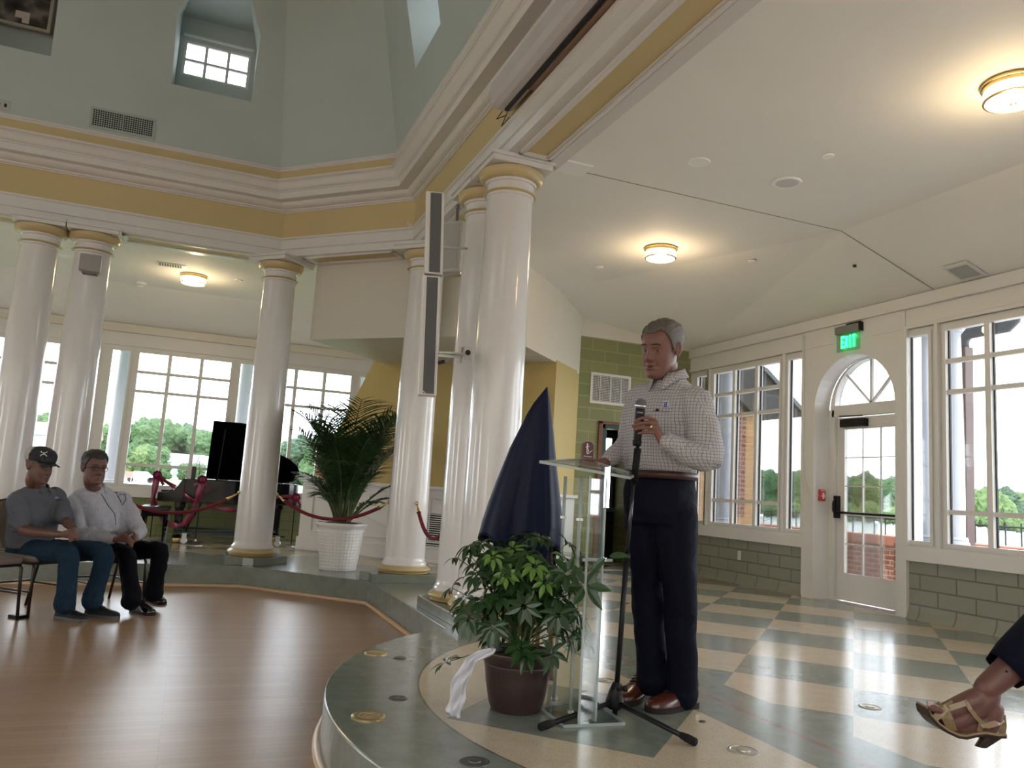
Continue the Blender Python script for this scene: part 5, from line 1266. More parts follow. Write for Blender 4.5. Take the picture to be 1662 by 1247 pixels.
mb = MB(); mb.tube([P(1000.5, 1108, 3.63), P(999, 1122, 3.63), P(997.5, 1140, 3.635), P(997, 1148, 3.636)], [.016, .03, .042, .036], 12)
build('hub', mb, blk, ms, smooth=True)
mb = MB(); q = P(1012, 1118, 3.60); mb.tube([P(1002, 1120, 3.61), q], .008, 8); mb.tube([q, P(1018, 1118, 3.595)], .014, 10); build('wing_knob', mb, blk, ms, smooth=True)
for f_ in ((1.470, 3.172), (2.03, 2.868), (2.19, 3.77)):
    a = hub+(Vector((f_[0], f_[1], hub.z))-hub).normalized()*.03; b = Vector((f_[0], f_[1], ZP+.016)); d_ = (a-b).normalized()
    mb = MB(); mb.tube([a, b+d_*.05], .0115, 12); l = build('leg', mb, blk, ms, smooth=True)
    mb = MB(); mb.tube([b+d_*.075, b+d_*.045, b], [.014, .0175, .0165], 12); build('rubber_foot', mb, plain('rubber', (.012,.012,.012), .8), l, smooth=True)
mc = thing('microphone', 'black handheld microphone with grey mesh head held by the speaker', 'microphone', P(1034, 720, 3.62))
def MP(t): # along the microphone axis, 0 at the head centre, 1 at the foot
    return P(1040+(1033.5-1040)*t, 655+(722-655)*t, 3.62)
mb = MB(); hd = MP(.02); ax = (MP(0)-MP(1)).normalized()
def mesh_mat():
    m, nt, b = new_mat('grey_steel_mesh'); N = NT(nt); v, x, y, z = N.obj(); b.inputs['Base Color'].default_value = (.16,.16,.17,1); b.inputs['Metallic'].default_value = .7; b.inputs['Roughness'].default_value = .45
    w_ = N.m('MULTIPLY', N.m('SINE', N.m('MULTIPLY', x, 2400.)), N.m('SINE', N.m('MULTIPLY', z, 2400.))); N.inp(b.inputs['Normal'], N.bump(w_, .6, .001)); return m
mb.tube([hd+ax*r_ for r_ in (.026, .0245, .02, .010, 0, -.010, -.018, -.022)], [.002, .010, .0175, .0245, .0258, .0245, .021, .017], 20); build('grille', mb, mesh_mat(), mc, smooth=True)
mb = MB(); mb.tube([hd-ax*.004, hd-ax*.010], .0263, 24); build('grille_band', mb, M['steel'], mc, smooth=False)
mb = MB(); mb.tube([hd-ax*.020, hd-ax*.024, hd-ax*.03, MP(.78), MP(.92), MP(1.0)], [.020, .0225, .0225, .0185, .018, .016], 20); build('handle', mb, plain('mic_black', (.008,.008,.009), .4), mc, smooth=True, auto=40)
mb = MB(); mb.tube([MP(.90), MP(1.03)], [.0215, .019], 16); build('clip', mb, plain('clip_black', (.012,.012,.014), .5), mc, smooth=True)
n_ = (CP-MP(.3)); n_ = (n_-ax*n_.dot(ax)).normalized()
M4 = Matrix.Translation(MP(.235)+n_*.0228)@Matrix((( ax.cross(n_).x, ax.x, n_.x, 0), (ax.cross(n_).y, ax.y, n_.y, 0), (ax.cross(n_).z, ax.z, n_.z, 0), (0,0,0,1)))
text_obj('SHURE', .0085, M['white'], mc, M4, .0003)

# ---------------- veiled easel
es = thing('covered_easel', 'easel draped in a navy blue cloth behind the potted plant', 'easel', P(860, 1080, 4.35))
es.location.z = ZP
DE = 4.25
navy = plain('navy_satin_cloth', (.0028,.006,.03), .5, var=.2, bump=.08, bscale=25)
lev = [(629, 886.5, 889), (640, 878, 891), (655, 866, 893.5), (675, 854, 896), (700, 842, 899), (730, 827, 901.5), (760, 815, 904.5), (790, 803, 908), (820, 792, 911.5), (850, 782, 913.5), (878, 775, 912)]
mb = MB(); rings = []; nseg = 96
sub_ = []
for i in range(len(lev)-1):
    for k in range(4): t = k/4; sub_.append(tuple(lev[i][j]*(1-t)+lev[i+1][j]*t for j in range(3)))
sub_.append(lev[-1])
for i, (y, xl, xr) in enumerate(sub_):
    t = i/(len(sub_)-1); hw = (xr-xl)/2/FPX*DE; c = P((xl+xr)/2, y, DE); dpt = hw*.55+.01
    row = []
    for k in range(nseg):
        a = 2*PI*k/nseg
        f_ = 1+t*(.10*math.sin(9*a+.6)+.07*math.sin(5*a+2.)+.04*math.sin(17*a))-.0
        ex = math.cos(a); ey = math.sin(a); ff = f_ if abs(ey) > .3 else 1+(f_-1)*abs(ey)/.3
        p = c+CRh*hw*ex+TOC*dpt*ey*ff*(1.0)
        hem = 0
        if i > len(sub_)-9:
            u = (i-(len(sub_)-9))/8; hem = u*(-.16*max(0, ex+.75)**1.0*(1 if ex < .55 else .55)+.02*math.sin(3*a))
            if ex > .62: hem += u*.10
        row.append(mb.bm.verts.new(p+Vector((0,0,hem))))
    rings.append(row)
mb.skin(rings, cap=False); mb.bm.faces.new(rings[0])
cl_ = build('cloth', mb, navy, es, smooth=True); sd = cl_.modifiers.new('solid', 'SOLIDIFY'); sd.thickness = .003
# lower fall of the cloth (front width between the hanging corners)
mb = MB(); rows = []
for i in range(15):
    t = i/14; y = 850+t*135; xl = 797+t*12; xr = 903-t*1; row = []
    for k in range(25):
        u = k/24; row.append(mb.bm.verts.new(P(xl+(xr-xl)*u, y, DE-.01-.022*math.sin(u*PI)+.018*math.sin(u*21+.8)+.006*math.sin(u*47))))
    rows.append(row)
for r0, r1 in zip(rows[:-1], rows[1:]):
    for k in range(24): mb.bm.faces.new((r0[k], r0[k+1], r1[k+1], r1[k]))
c2_ = build('cloth_front_fall', mb, navy, es, smooth=True); sd = c2_.modifiers.new('solid', 'SOLIDIFY'); sd.thickness = .003
for px0, px1, dd_, in ((884, 828, 4.20), (890, 898, 4.22), (888, 872, 4.55)):
    a = P(px0, 660, DE); b = onz(px1, 1085, ZP); 
    v_ = P(px1, 1060, dd_+.05); b = Vector((v_.x, v_.y, ZP))
    mb = MB(); mb.bar(a, b, .025, .018); build('leg', mb, plain('easel_wood', (.16,.10,.05), .5), es)

# ---------------- banquet chairs
frm = plain('brown_metal_frame', (.045,.035,.03), .3, .6); ups = plain('beige_chair_fabric', (.21,.17,.145), .85, var=.12, bump=.2, bscale=120)
def chair(loc, rz, label):
    t = thing('banquet_chair', label, 'chair', loc, rz)   # local: faces -Y
    mb = MB(); mb.prism([(-.20, -.23), (.20, -.23), (.225, -.19), (.225, .19), (.20, .21), (-.20, .21), (-.225, .19), (-.225, -.19)], .425, .475); build('seat', mb, ups, t, world=False, bevel=.02)
    mb = MB(); mb.box(-.21, .21, -.21, .20, .405, .427); build('seat_frame', mb, frm, t, world=False)
    for s in (-1, 1):
        mb = MB(); mb.tube([(s*.20, -.20, .415), (s*.205, -.215, .39), (s*.215, -.235, .0)], .0125, 8); build('front_leg', mb, frm, t, world=False, smooth=True)
        mb = MB(); mb.tube([(s*.205, .30, .0), (s*.20, .20, .42), (s*.20, .25, .62), (s*.185, .31, .86)], .0125, 8); build('rear_leg', mb, frm, t, world=False, smooth=True)
    mb = MB(); mb.tube([(-.207, .255, .22), (.207, .255, .22)], .008, 6); mb.tube([(-.21, -.225, .2), (-.207, .255, .2)], .008, 6); mb.tube([(.21, -.225, .2), (.207, .255, .2)], .008, 6); build('stretcher', mb, frm, t, world=False)
    mb = MB(); rows = []
    prof = [(-.17, .50), (.17, .50), (.205, .60), (.205, .78), (.16, .88), (0, .91), (-.16, .88), (-.205, .78), (-.205, .60)]
    A = [mb.bm.verts.new((x, .20+(z-.5)*.27, z)) for x, z in prof]; B = [mb.bm.verts.new((x, .245+(z-.5)*.27, z)) for x, z in prof]
    mb.bm.faces.new(A); mb.bm.faces.new(B[::-1])
    for i in range(len(A)): mb.bm.faces.new((A[i], B[i], B[(i+1) % len(A)], A[(i+1) % len(A)]))
    build('backrest', mb, ups, t, world=False, bevel=.015)
    mb = MB(); pts = [(x*1.06, .222+(z-.5)*.27, z) for x, z in prof[1:]+prof[:1]]; mb.tube(pts, .011, 6); build('back_frame', mb, frm, t, world=False, smooth=True)
    return t
# ================================================================== PEOPLE
def ball(mb, c, r, ax=None, sub=3):
    """ellipsoid: r = (rx, ry, rz) along ax = three unit vectors"""
    r = (r, r, r) if isinstance(r, (int, float)) else r
    ax = ax or (Vector((1,0,0)), Vector((0,1,0)), Vector((0,0,1)))
    M_ = Matrix([[ax[j][i]*r[j] for j in range(3)]+[c[i]] for i in range(3)]+[[0,0,0,1]])
    bmesh.ops.create_icosphere(mb.bm, subdivisions=sub, radius=1.0, matrix=M_)
def limb(mb, pts, rs, n=14):
    pts = [Vector(p) for p in pts]; P_, R_ = [], []
    for i in range(len(pts)-1):
        for k in range(4):
            t = k/4; P_.append(pts[i].lerp(pts[i+1], t)); R_.append(rs[i]*(1-t)+rs[i+1]*t)
    P_.append(pts[-1]); R_.append(rs[-1])
    # soften the joints
    Q = [P_[0]]+[(P_[i-1]+P_[i]*2+P_[i+1])/4 for i in range(1, len(P_)-1)]+[P_[-1]]
    mb.tube(Q, R_, n); ball(mb, Q[0], rs[0]*.98, sub=2); ball(mb, Q[-1], rs[-1]*.98, sub=2)
def trunk(mb, sts, l, f, n=28, pw=2.3):
    """stations (centre, half width, half depth); l = sideways axis, f = forward axis"""
    rings = []; fine = []
    for i in range(len(sts)-1):
        for k in range(3):
            t = k/3; a, b = sts[i], sts[i+1]; fine.append((Vector(a[0]).lerp(Vector(b[0]), t), a[1]*(1-t)+b[1]*t, a[2]*(1-t)+b[2]*t))
    fine.append((Vector(sts[-1][0]), sts[-1][1], sts[-1][2]))
    for c, w, d in fine:
        row = []
        for k in range(n):
            a = 2*PI*k/n; ca, sa = math.cos(a), math.sin(a)
            row.append(mb.bm.verts.new(c+l*w*math.copysign(abs(ca)**(2/pw), ca)+f*d*math.copysign(abs(sa)**(2/pw), sa)))
        rings.append(row)
    mb.skin(rings)
def soft(o, voxel, it=5, fac=.5):
    m = o.modifiers.new('fuse', 'REMESH'); m.mode = 'VOXEL'; m.voxel_size = voxel; m.use_smooth_shade = True
    s = o.modifiers.new('soften', 'SMOOTH'); s.factor = fac; s.iterations = it
    return o
def folds(o, amp, size, seed=0):
    t = bpy.data.textures.new('cloth_folds', 'CLOUDS'); t.noise_scale = size; t.noise_depth = 2
    d = o.modifiers.new('folds', 'DISPLACE'); d.texture = t; d.strength = amp; d.mid_level = .5; d.texture_coords = 'LOCAL'
def skin_mat(name, base):
    m, nt, b = new_mat(name); N = NT(nt); v, x, y, z = N.obj()
    f = N.noise(v, 18, 4); c = N.mix(f, c4(tuple(k*.82 for k in base)), c4((min(1, base[0]*1.15), base[1]*1.02, base[2]*.98)))
    N.inp(b.inputs['Base Color'], c); b.inputs['Roughness'].default_value = .48
    b.inputs['Subsurface Weight'].default_value = .08; b.inputs['Subsurface Radius'].default_value = (.02,.008,.004); b.inputs['Subsurface Scale'].default_value = .5
    N.inp(b.inputs['Normal'], N.bump(N.noise(v, 120, 3), .12, .003)); return m
def check_mat(name, base, line, pitch, lw, l, f):
    """woven check: lines run around and along the body"""
    m, nt, b = new_mat(name); N = NT(nt); v, x, y, z = N.obj()
    dv = N.n('ShaderNodeVectorMath', operation='DOT_PRODUCT'); nt.links.new(v, dv.inputs[0]); dv.inputs[1].default_value = tuple(l); a = dv.outputs['Value']
    dv2 = N.n('ShaderNodeVectorMath', operation='DOT_PRODUCT'); nt.links.new(v, dv2.inputs[0]); dv2.inputs[1].default_value = tuple(f); b2 = dv2.outputs['Value']
    w = N.m('MULTIPLY', N.m('SUBTRACT', N.noise(v, 9, 2), .5), .016)
    def ln(c): return N.m('LESS_THAN', N.m('FRACT', N.m('DIVIDE', N.m('ADD', N.m('ADD', c, w), 10.), pitch)), lw)
    g = N.n('ShaderNodeNewGeometry'); sp = N.n('ShaderNodeVectorMath', operation='DOT_PRODUCT'); nt.links.new(g.outputs['Normal'], sp.inputs[0]); sp.inputs[1].default_value = tuple(l)
    side = N.m('GREATER_THAN', N.m('ABSOLUTE', sp.outputs['Value']), .72)
    vert = N.m('ADD', N.m('MULTIPLY', ln(a), N.m('SUBTRACT', 1., side)), N.m('MULTIPLY', ln(b2), side))
    grid = N.m('MINIMUM', N.m('ADD', vert, ln(z)), 1.0)
    N.inp(b.inputs['Base Color'], N.mix(N.m('MULTIPLY', grid, .8), c4(base), c4(line))); b.inputs['Roughness'].default_value = .85
    N.inp(b.inputs['Normal'], N.bump(N.noise(v, 14, 4, .6), .5, .02)); return m
def cloth_mat(name, c, rough=.85, bs=12, bstr=.5, var=.1, vs=6):
    m, nt, b = new_mat(name); N = NT(nt); v, x, y, z = N.obj()
    N.inp(b.inputs['Base Color'], N.mix(N.noise(v, vs, 5), c4(tuple(k*(1-var) for k in c)), c4(tuple(min(1, k*(1+var)) for k in c)))); b.inputs['Roughness'].default_value = rough; b.inputs['Specular IOR Level'].default_value = .15
    N.inp(b.inputs['Normal'], N.bump(N.noise(v, bs, 4, .6), bstr, .02)); return m
eye_w = plain('eye_white', (.20,.165,.15), .35); eye_d = plain('eye_dark', (.02,.015,.012), .2); mouthm = plain('mouth_dark', (.05,.012,.012), .6); teeth = plain('teeth', (.6,.57,.5), .4)
class Head:
    """local frame: x right, y forward, z up; origin between the ears"""
    def __init__(s, c, fwd, up, scale=1.):
        f = Vector(fwd).normalized(); u = Vector(up); u = (u-f*u.dot(f)).normalized(); r = f.cross(u)
        s.c = Vector(c); s.r, s.f, s.u, s.k = r, f, u, scale; s.ax = (r, f, u)
    def p(s, x, y, z): return s.c+(s.r*x+s.f*y+s.u*z)*s.k
    def e(s, mb, x, y, z, rx, ry, rz, sub=3): ball(mb, s.p(x, y, z), (rx*s.k, ry*s.k, rz*s.k), s.ax, sub)
    def t(s, mb, pts, rs): limb(mb, [s.p(*q) for q in pts], [r*s.k for r in rs], 10)
    PR = [(-.119,.010,.058,.034),(-.114,.026,.072,.022),(-.102,.040,.080,.004),(-.085,.050,.0815,-.014),(-.062,.058,.081,-.040),(-.035,.0645,.082,-.062),(-.005,.069,.081,-.082),(.025,.0725,.0835,-.098),(.055,.075,.081,-.107),(.080,.0735,.070,-.103),(.100,.0635,.050,-.086),(.114,.044,.024,-.058),(.121,.022,.002,-.030),(.1235,.006,-.010,-.018)]
    def grid(s, jowl=1., n=72, m=64, smile=.0):
        """rows of local points: lofted skull with the features pushed in and out of the face"""
        P_ = s.PR; rows = []
        def ip(z):
            for a in range(len(P_)-1):
                if P_[a][0] <= z <= P_[a+1][0]:
                    t = (z-P_[a][0])/(P_[a+1][0]-P_[a][0]); p0 = P_[max(a-1,0)]; p1 = P_[a]; p2 = P_[a+1]; p3 = P_[min(a+2,len(P_)-1)]
                    return [.5*((2*p1[k])+(p2[k]-p0[k])*t+(2*p0[k]-5*p1[k]+4*p2[k]-p3[k])*t*t+(3*p1[k]-p0[k]-3*p2[k]+p3[k])*t**3) for k in (1,2,3)]
            return P_[-1][1:]
        g = lambda x, z, x0, z0, sx_, sz_: math.exp(-((x-x0)/sx_)**2-((z-z0)/sz_)**2)
        NP = [(.036,0),(.022,.004),(.004,.011),(-.014,.020),(-.026,.027),(-.033,.0265),(-.039,.013),(-.045,.001),(-.06,0)]
        def nose(z):
            for a in range(len(NP)-1):
                if NP[a][0] >= z >= NP[a+1][0]:
                    t = (NP[a][0]-z)/(NP[a][0]-NP[a+1][0]); t = t*t*(3-2*t) if a in (0,7) else t; return NP[a][1]*(1-t)+NP[a+1][1]*t
            return 0
        def seg(x, z, a, b, w):
            ax_, az = a; bx_, bz_ = b; dx, dz = bx_-ax_, bz_-az; t = max(0, min(1, ((x-ax_)*dx+(z-az)*dz)/(dx*dx+dz*dz))); return math.exp(-((x-ax_-t*dx)**2+(z-az-t*dz)**2)/w**2)
        for i in range(m+1):
            u = i/m; z = -.119+(.2425)*(.5-.5*math.cos(PI*u)) if True else 0
            w, f, b = ip(min(max(z, -.119), .1235)); 
            if z < -.02: w *= 1+(jowl-1)*min(1, (-.02-z)/.04)
            row = []
            for k in range(n):
                a = 2*PI*k/n; ca, sa = math.cos(a), math.sin(a); ex = 2/2.35
                x = w*math.copysign(abs(ca)**ex, ca); cy_ = (f+b)/2 if f+b < 0 else (f+b)/2; y = cy_+(f-b)/2*math.copysign(abs(sa)**ex, sa)
                if sa > 0:
                    h = min(1, sa*1.6); ax2 = abs(x); d = 0
                    d += nose(z)*math.exp(-(x/(.0085+.0045*max(0, min(1, (.02-z)/.05))))**2)
                    d += .0085*g(ax2, z, .0145, -.0335, .0062, .0065)
                    d -= .0125*g(ax2, z, .032, .0035, .0165, .0105)
                    d += .0055*g(ax2, z, .028, .0245, .023, .0075)+.003*g(x, z, 0, .024, .012, .010)
                    d += .0060*g(ax2, z, .046, -.018, .018, .016)+(.0035+smile)*g(ax2, z, .036, -.043, .012, .014)
                    d -= .0035*seg(ax2, z, (.021, -.034), (.033, -.064), .0042)
                    d += .0060*g(x, z, 0, -.0575, .020, .0048)+.0068*g(x, z, 0, -.0705, .017, .0052)
                    d -= .0065*g(x, z-0.0*x, 0, -.0640+smile*ax2*8, .024, .0021)
                    d += .0065*g(x, z, 0, -.099, .018, .013)-.0045*g(x, z, 0, -.0825, .020, .006)
                    d -= .0012*(g(x, z, 0, .050, .04, .0016)+g(x, z, 0, .060, .04, .0016))
                    y += d*h
                row.append((x, y, z))
            rows.append(row)
        return rows
    def skull(s, mb, jowl=1., smile=0.):
        rows = [[mb.bm.verts.new(s.p(*q)) for q in row] for row in s.grid(jowl, smile=smile)]
        mb.skin(rows)
        for k in (-1, 1):
            s.t(mb, [(k*.074, -.016, .030), (k*.083, -.024, .022), (k*.084, -.022, .0), (k*.078, -.010, -.026)], [.006, .008, .007, .006]); s.e(mb, k*.076, -.012, .002, .006, .013, .026)
            s.t(mb, [(k*.0475, .0600, .006), (k*.033, .0695, .0122), (k*.019, .0665, .008)], [.0036, .0046, .0036])
            s.t(mb, [(k*.0465, .0605, .0), (k*.033, .0695, -.0062), (k*.020, .0670, -.001)], [.0032, .0038, .0032])
    def features(s, parent, brow_mat, open_=.0, eyes_closed=.0):
        for k in (-1, 1):
            mb = MB(); s.e(mb, k*.033, .0585, .0030, .0132, .0128, .0110-.003*eyes_closed, 3); e = build('eye', mb, eye_w, parent, smooth=True)
            mb = MB(); s.e(mb, k*.0325, .0682, .0030, .0058, .0042, .0058-.002*eyes_closed, 2); build('iris', mb, eye_d, e, smooth=True)
            mb = MB(); s.t(mb, [(k*.050, .071, .027), (k*.034, .0835, .032), (k*.016, .0875, .0285)], [.0022, .0038, .0030]); build('eyebrow', mb, brow_mat, parent, smooth=True)
        mb = MB(); s.t(mb, [(-.022, .0745, -.0625), (0, .0850, -.0642), (.022, .0745, -.0625)], [.0018, .0030+open_, .0018]); m_ = build('mouth', mb, mouthm, parent, smooth=True)
    def hairline(s, x, y, z, front, nape):
        ax2 = abs(x)
        if y > .050: return front+.010*math.exp(-((ax2-.040)/.014)**2)
        if y > .018: t = (.050-y)/.032; return front*(1-t)+.012*t
        if y > -.002: return -.006
        if y > -.032: return .030
        if y > -.045: return -.012
        t = min(1, (-.045-y)/.045); return -.012*(1-t)+nape*t
    def hair(s, parent, mat_, front=.074, nape=-.058, off=.007, amp=.004, seed=0, lift=.006, part=-.03):
        mb = MB(); rows = s.grid(n=120, m=110); V = []
        for row in rows:
            r = []
            for (x, y, z) in row:
                ok = z > s.hairline(x, y, z, front, nape)
                if not ok: r.append(None); continue
                d = Vector((x, y+.02, z-.02)); d.normalize()
                e = min(1, (z-s.hairline(x, y, z, front, nape))/.012)
                nn = noise.noise(Vector((x*45+seed, y*14, z*45)))*amp+noise.noise(Vector((x*160, y*40, z*160+seed)))*amp*.5
                up = lift*max(0, (z-.05)/.07)*(1.25-.5*abs(x-part)/.08)
                q = Vector((x, y, z))+d*(off*(.35+.65*e)+nn)+Vector((0, 0, up)); r.append(mb.bm.verts.new(s.p(q.x, q.y, q.z)))
            V.append(r)
        n = 120
        for i in range(len(V)-1):
            for k in range(n):
                q = (V[i][k], V[i][(k+1) % n], V[i+1][(k+1) % n], V[i+1][k])
                if all(q): mb.bm.faces.new(q)
        o = build('hair', mb, mat_, parent, smooth=True); sd = o.modifiers.new('solid', 'SOLIDIFY'); sd.thickness = .009*s.k; sd.offset = -1
        return o
def facing(pos, deg, pitch=0.):
    """horizontal direction seen from the camera: deg to the right of facing the lens"""
    t = (CP-pos); t.z = 0; t.normalize(); r = Vector((-t.y, t.x, 0))   # image right seen from the camera
    d = t*math.cos(rad(deg))+r*math.sin(rad(deg)); d.z = pitch; return d.normalized()
def hair_mat(name, a, b_):
    m, nt, b = new_mat(name); N = NT(nt); v, x, y, z = N.obj()
    st = N.noise(N.mapping(v, (160, 160, 40)), 1.5, 4, .7)
    N.inp(b.inputs['Base Color'], N.mix(st, c4(a), c4(b_))); b.inputs['Roughness'].default_value = .6; N.inp(b.inputs['Normal'], N.bump(st, .7, .004)); return m
def fingers(mb, chains, r=.009):
    for ch in chains: limb(mb, ch, [r*1.08]+[r]*(len(ch)-2)+[r*.86], 10)
def shoe(parent, heel, toe, mat_, sole_mat, w=.05, h=.095, L_=.29, name='shoe', lace=None):
    heel = Vector(heel); toe = Vector(toe); d = (toe-heel); d.z = 0; d.normalize(); s = Vector((-d.y, d.x, 0)); z = Vector((0,0,1)); base = heel.copy()
    prof = [(0, .55, .62), (.04, .74, .80), (.12, .80, .92), (.25, .80, 1.0), (.40, .84, .86), (.55, .96, .66), (.70, 1.02, .52), (.82, .98, .46), (.92, .80, .38), (.98, .50, .27), (1.0, .2, .18)]
    mb = MB(); rings = []
    for t, ww, hh in prof:
        c = base+d*L_*t; row = []
        for k in range(18):
            a = 2*PI*k/18; ca, sa = math.cos(a), math.sin(a)
            row.append(mb.bm.verts.new(c+s*w*ww*math.copysign(abs(ca)**.8, ca)+z*(.022+h*hh*max(0, sa)**.8 if sa > 0 else .022)))
        rings.append(row)
    mb.skin(rings); sh = build(name, mb, mat_, parent, smooth=True, auto=60)
    mb = MB(); out_ = []
    for t, ww, hh in prof: out_.append((L_*1.01*t-.003, w*ww*1.07))
    pts = [(a, b) for a, b in out_]+[(a, -b) for a, b in out_[::-1]]
    A = [mb.bm.verts.new(base+d*a+s*b+z*0) for a, b in pts]; B = [mb.bm.verts.new(base+d*a+s*b+z*.026) for a, b in pts]
    mb.bm.faces.new(A); mb.bm.faces.new(B[::-1])
    for i in range(len(A)): mb.bm.faces.new((A[i], B[i], B[(i+1) % len(A)], A[(i+1) % len(A)]))
    build('sole', mb, sole_mat, sh)
    mb = MB()
    for k in range(4):
        c = base+d*L_*(.36+.07*k)+z*(.022+h*(.92-.11*k)); mb.tube([c-s*w*.38, c+z*.006, c+s*w*.38], .0028, 5)
    mb.tube([base+d*L_*.34+z*(.022+h*.97), base+d*L_*.30+s*.02+z*(.03+h), base+d*L_*.36+s*.035+z*(h)], .002, 5)
    build('laces', mb, lace or sole_mat, sh)
    return sh
def collar(parent, c, l, f, up, r, mat_, hgt=.035, gap=26, tip=.045):
    mb = MB(); A, B, C_ = [], [], []; n = 30
    for i in range(n+1):
        a = rad(gap)+(2*PI-2*rad(gap))*i/n; dd = f*math.cos(a)+l*math.sin(a); e = max(0, 1-min(i, n-i)/4)
        base = c+dd*r*1.02; A.append(base); B.append(c+dd*r*.96+up*hgt*(1-.25*math.cos(a)*.5)-f*.0); C_.append(c+dd*r*(1.22)+up*(-.004)+f*e*tip*.6-up*e*tip*.75)
    tri_strip(mb, A, B); tri_strip(mb, B, C_); o = build('collar', mb, mat_, parent, smooth=True); sd = o.modifiers.new('solid', 'SOLIDIFY'); sd.thickness = .003
    return o
def surf(px_, py_, only=None):
    """point and normal of the surface seen at a pixel, limited to one object"""
    dg = bpy.context.evaluated_depsgraph_get(); dg.update(); o_ = CP.copy(); d = ray(px_, py_).normalized()
    oe = only.evaluated_get(dg); mi = WM(only).inverted(); a = mi@o_; b = (mi.to_3x3()@d).normalized()
    hit, loc, nr, idx = oe.ray_cast(a, b)
    if not hit: return None, None
    return WM(only)@loc, (WM(only).to_3x3()@nr).normalized()
def patch(name, only, px_, py_, w, h, mat_, parent, up=Vector((0,0,1)), lift=.004, th=.002, dn=None):
    p_, n_ = surf(px_, py_, only)
    if p_ is None: return None
    u = (up-n_*up.dot(n_)).normalized(); s = u.cross(n_)
    mb = MB(); mb.obox(p_+n_*lift, (s, u, n_), (w/2, h/2, th)); return build(name, mb, mat_, parent), p_, n_, u, s
L0 = Vector((0,0,1))
# ---------------------------------------------------------------- the speaker
fB = Vector((-.93, -.37, 0)).normalized(); lB = Vector((-fB.y, fB.x, 0))
sp = thing('person', 'standing man in checked shirt and navy trousers holding the microphone at the lectern', 'person', (2.25, 3.45, ZP))
skA = skin_mat('skin_speaker', (.185,.088,.070))
hipc = P(1071, 800, 3.88); beltc = P(1071, 772, 3.88); waist = P(1074, 740, 3.88); chest = P(1079, 680, 3.87); shl = P(1083, 640, 3.87); nb = P(1086, 612, 3.87)
sL = P(1130, 650, 3.73); sR = P(1038, 645, 4.0); eL = P(1143, 742, 3.64); wL = P(1076, 715, 3.60); eR = P(1020, 722, 4.02); wR = P(984, 750, 3.86)
kL = P(1103, 965, 3.80); kR = P(1052, 960, 3.93); aL = P(1108, 1128, 3.84); aR = P(1058, 1108, 3.93)
hL = hipc+lB*.09; hR = hipc-lB*.09
fh = facing(P(1073, 570, 3.84), -36, -.20)
H = Head(P(1073, 570, 3.84), fh, L0+CRh*.10, 1.12)
mb = MB(); H.skull(mb, 1.03, .001)
limb(mb, [H.p(0, -.03, -.05), H.p(0, -.03, -.10), nb-Vector((0,0,.03))], [.058, .056, .062], 18)
trunk(mb, [(hipc-Vector((0,0,.06)), .12, .09), (beltc, .14, .10), (waist, .14, .10), (chest, .16, .11), (shl-Vector((0,0,.03)), .15, .08), (nb, .06, .05)], lB, fB)
limb(mb, [sL-lB*.03, sL, eL, wL], [.05, .045, .038, .026]); limb(mb, [sR+lB*.03, sR, eR, wR], [.05, .045, .038, .026])
limb(mb, [hL, kL, aL, aL-Vector((0,0,.03))], [.07, .05, .038, .036]); limb(mb, [hR, kR, aR, aR-Vector((0,0,.03))], [.07, .05, .038, .036])
# left hand closed round the microphone
kn = [(1062.5, 681.5, 3.600), (1064.5, 688.5, 3.597), (1065, 696, 3.597), (1064, 703, 3.600)]
fg = [[kn[0], (1051, 677.5, 3.584), (1039, 679.5, 3.580), (1031, 684.5, 3.592)], [kn[1], (1052, 686, 3.580), (1037, 688, 3.577), (1027.5, 692, 3.590)],
      [kn[2], (1053, 694, 3.580), (1039, 695.2, 3.577), (1029.5, 698, 3.590)], [kn[3], (1055, 702, 3.583), (1045, 702.5, 3.580), (1037, 703.5, 3.590)]]
w0 = P(1074, 716, 3.602)
for k_ in kn: limb(mb, [w0, P(*[(a+b)/2 for a, b in zip((1074, 716, 3.602), k_)]), P(*k_)], [.021, .015, .0100], 10)
fingers(mb, [[P(*q) for q in ch] for ch in fg], .0083)
limb(mb, [P(1068, 706, 3.605), P(1058, 696, 3.640), P(1047, 687, 3.655), P(1038, 681, 3.650)], [.016, .013, .011, .0095], 10)
# right hand resting on the lectern top
w1 = P(984, 750, 3.86)
for k in range(4):
    a = P(968-k*1.2, 748.5+k*2.2, 3.80-.012*k); b = P(953-k*1.5, 747.5+k*2.6, 3.75-.012*k); c_ = P(943-k*.5, 748+k*2.8, 3.72-.012*k)
    limb(mb, [w1, a], [.022, .013], 10); limb(mb, [a, b, c_], [.0105, .0095, .008], 10)
limb(mb, [w1, P(978, 757, 3.78), P(968, 760, 3.74)], [.018, .012, .009], 10)
body = soft(build('body', mb, skA, sp), .0034, 2, .5)
H.features(body, plain('grey_brow', (.06,.045,.04), .8), .0010, 1.)
H.hair(body, hair_mat('grey_hair', (.045,.036,.030), (.17,.145,.125)), front=.072, amp=.005, lift=.010)
shA = check_mat('checked_shirt', (.43,.41,.415), (.06,.055,.08), .0150, .13, lB, fB)
mb = MB()
trunk(mb, [(beltc+Vector((0,0,-.015)), .155, .120), (beltc+Vector((0,0,.03)), .180, .145), (waist, .190, .155), (P(1078, 705, 3.87), .195, .150), (chest, .200, .140), (P(1083, 650, 3.87), .185, .115), (P(1086, 628, 3.88), .120, .085), (P(1087, 612, 3.88), .072, .064)], lB, fB)
limb(mb, [sL-lB*.05+Vector((0,0,-.01)), sL, sL.lerp(eL, .5)+CRh*.012, eL+CRh*.02+Vector((0,0,-.01)), eL.lerp(wL, .45)+Vector((0,0,-.012)), wL+(eL-wL)*.22, wL+(eL-wL)*.08], [.075, .078, .083, .074, .060, .043, .040], 16)
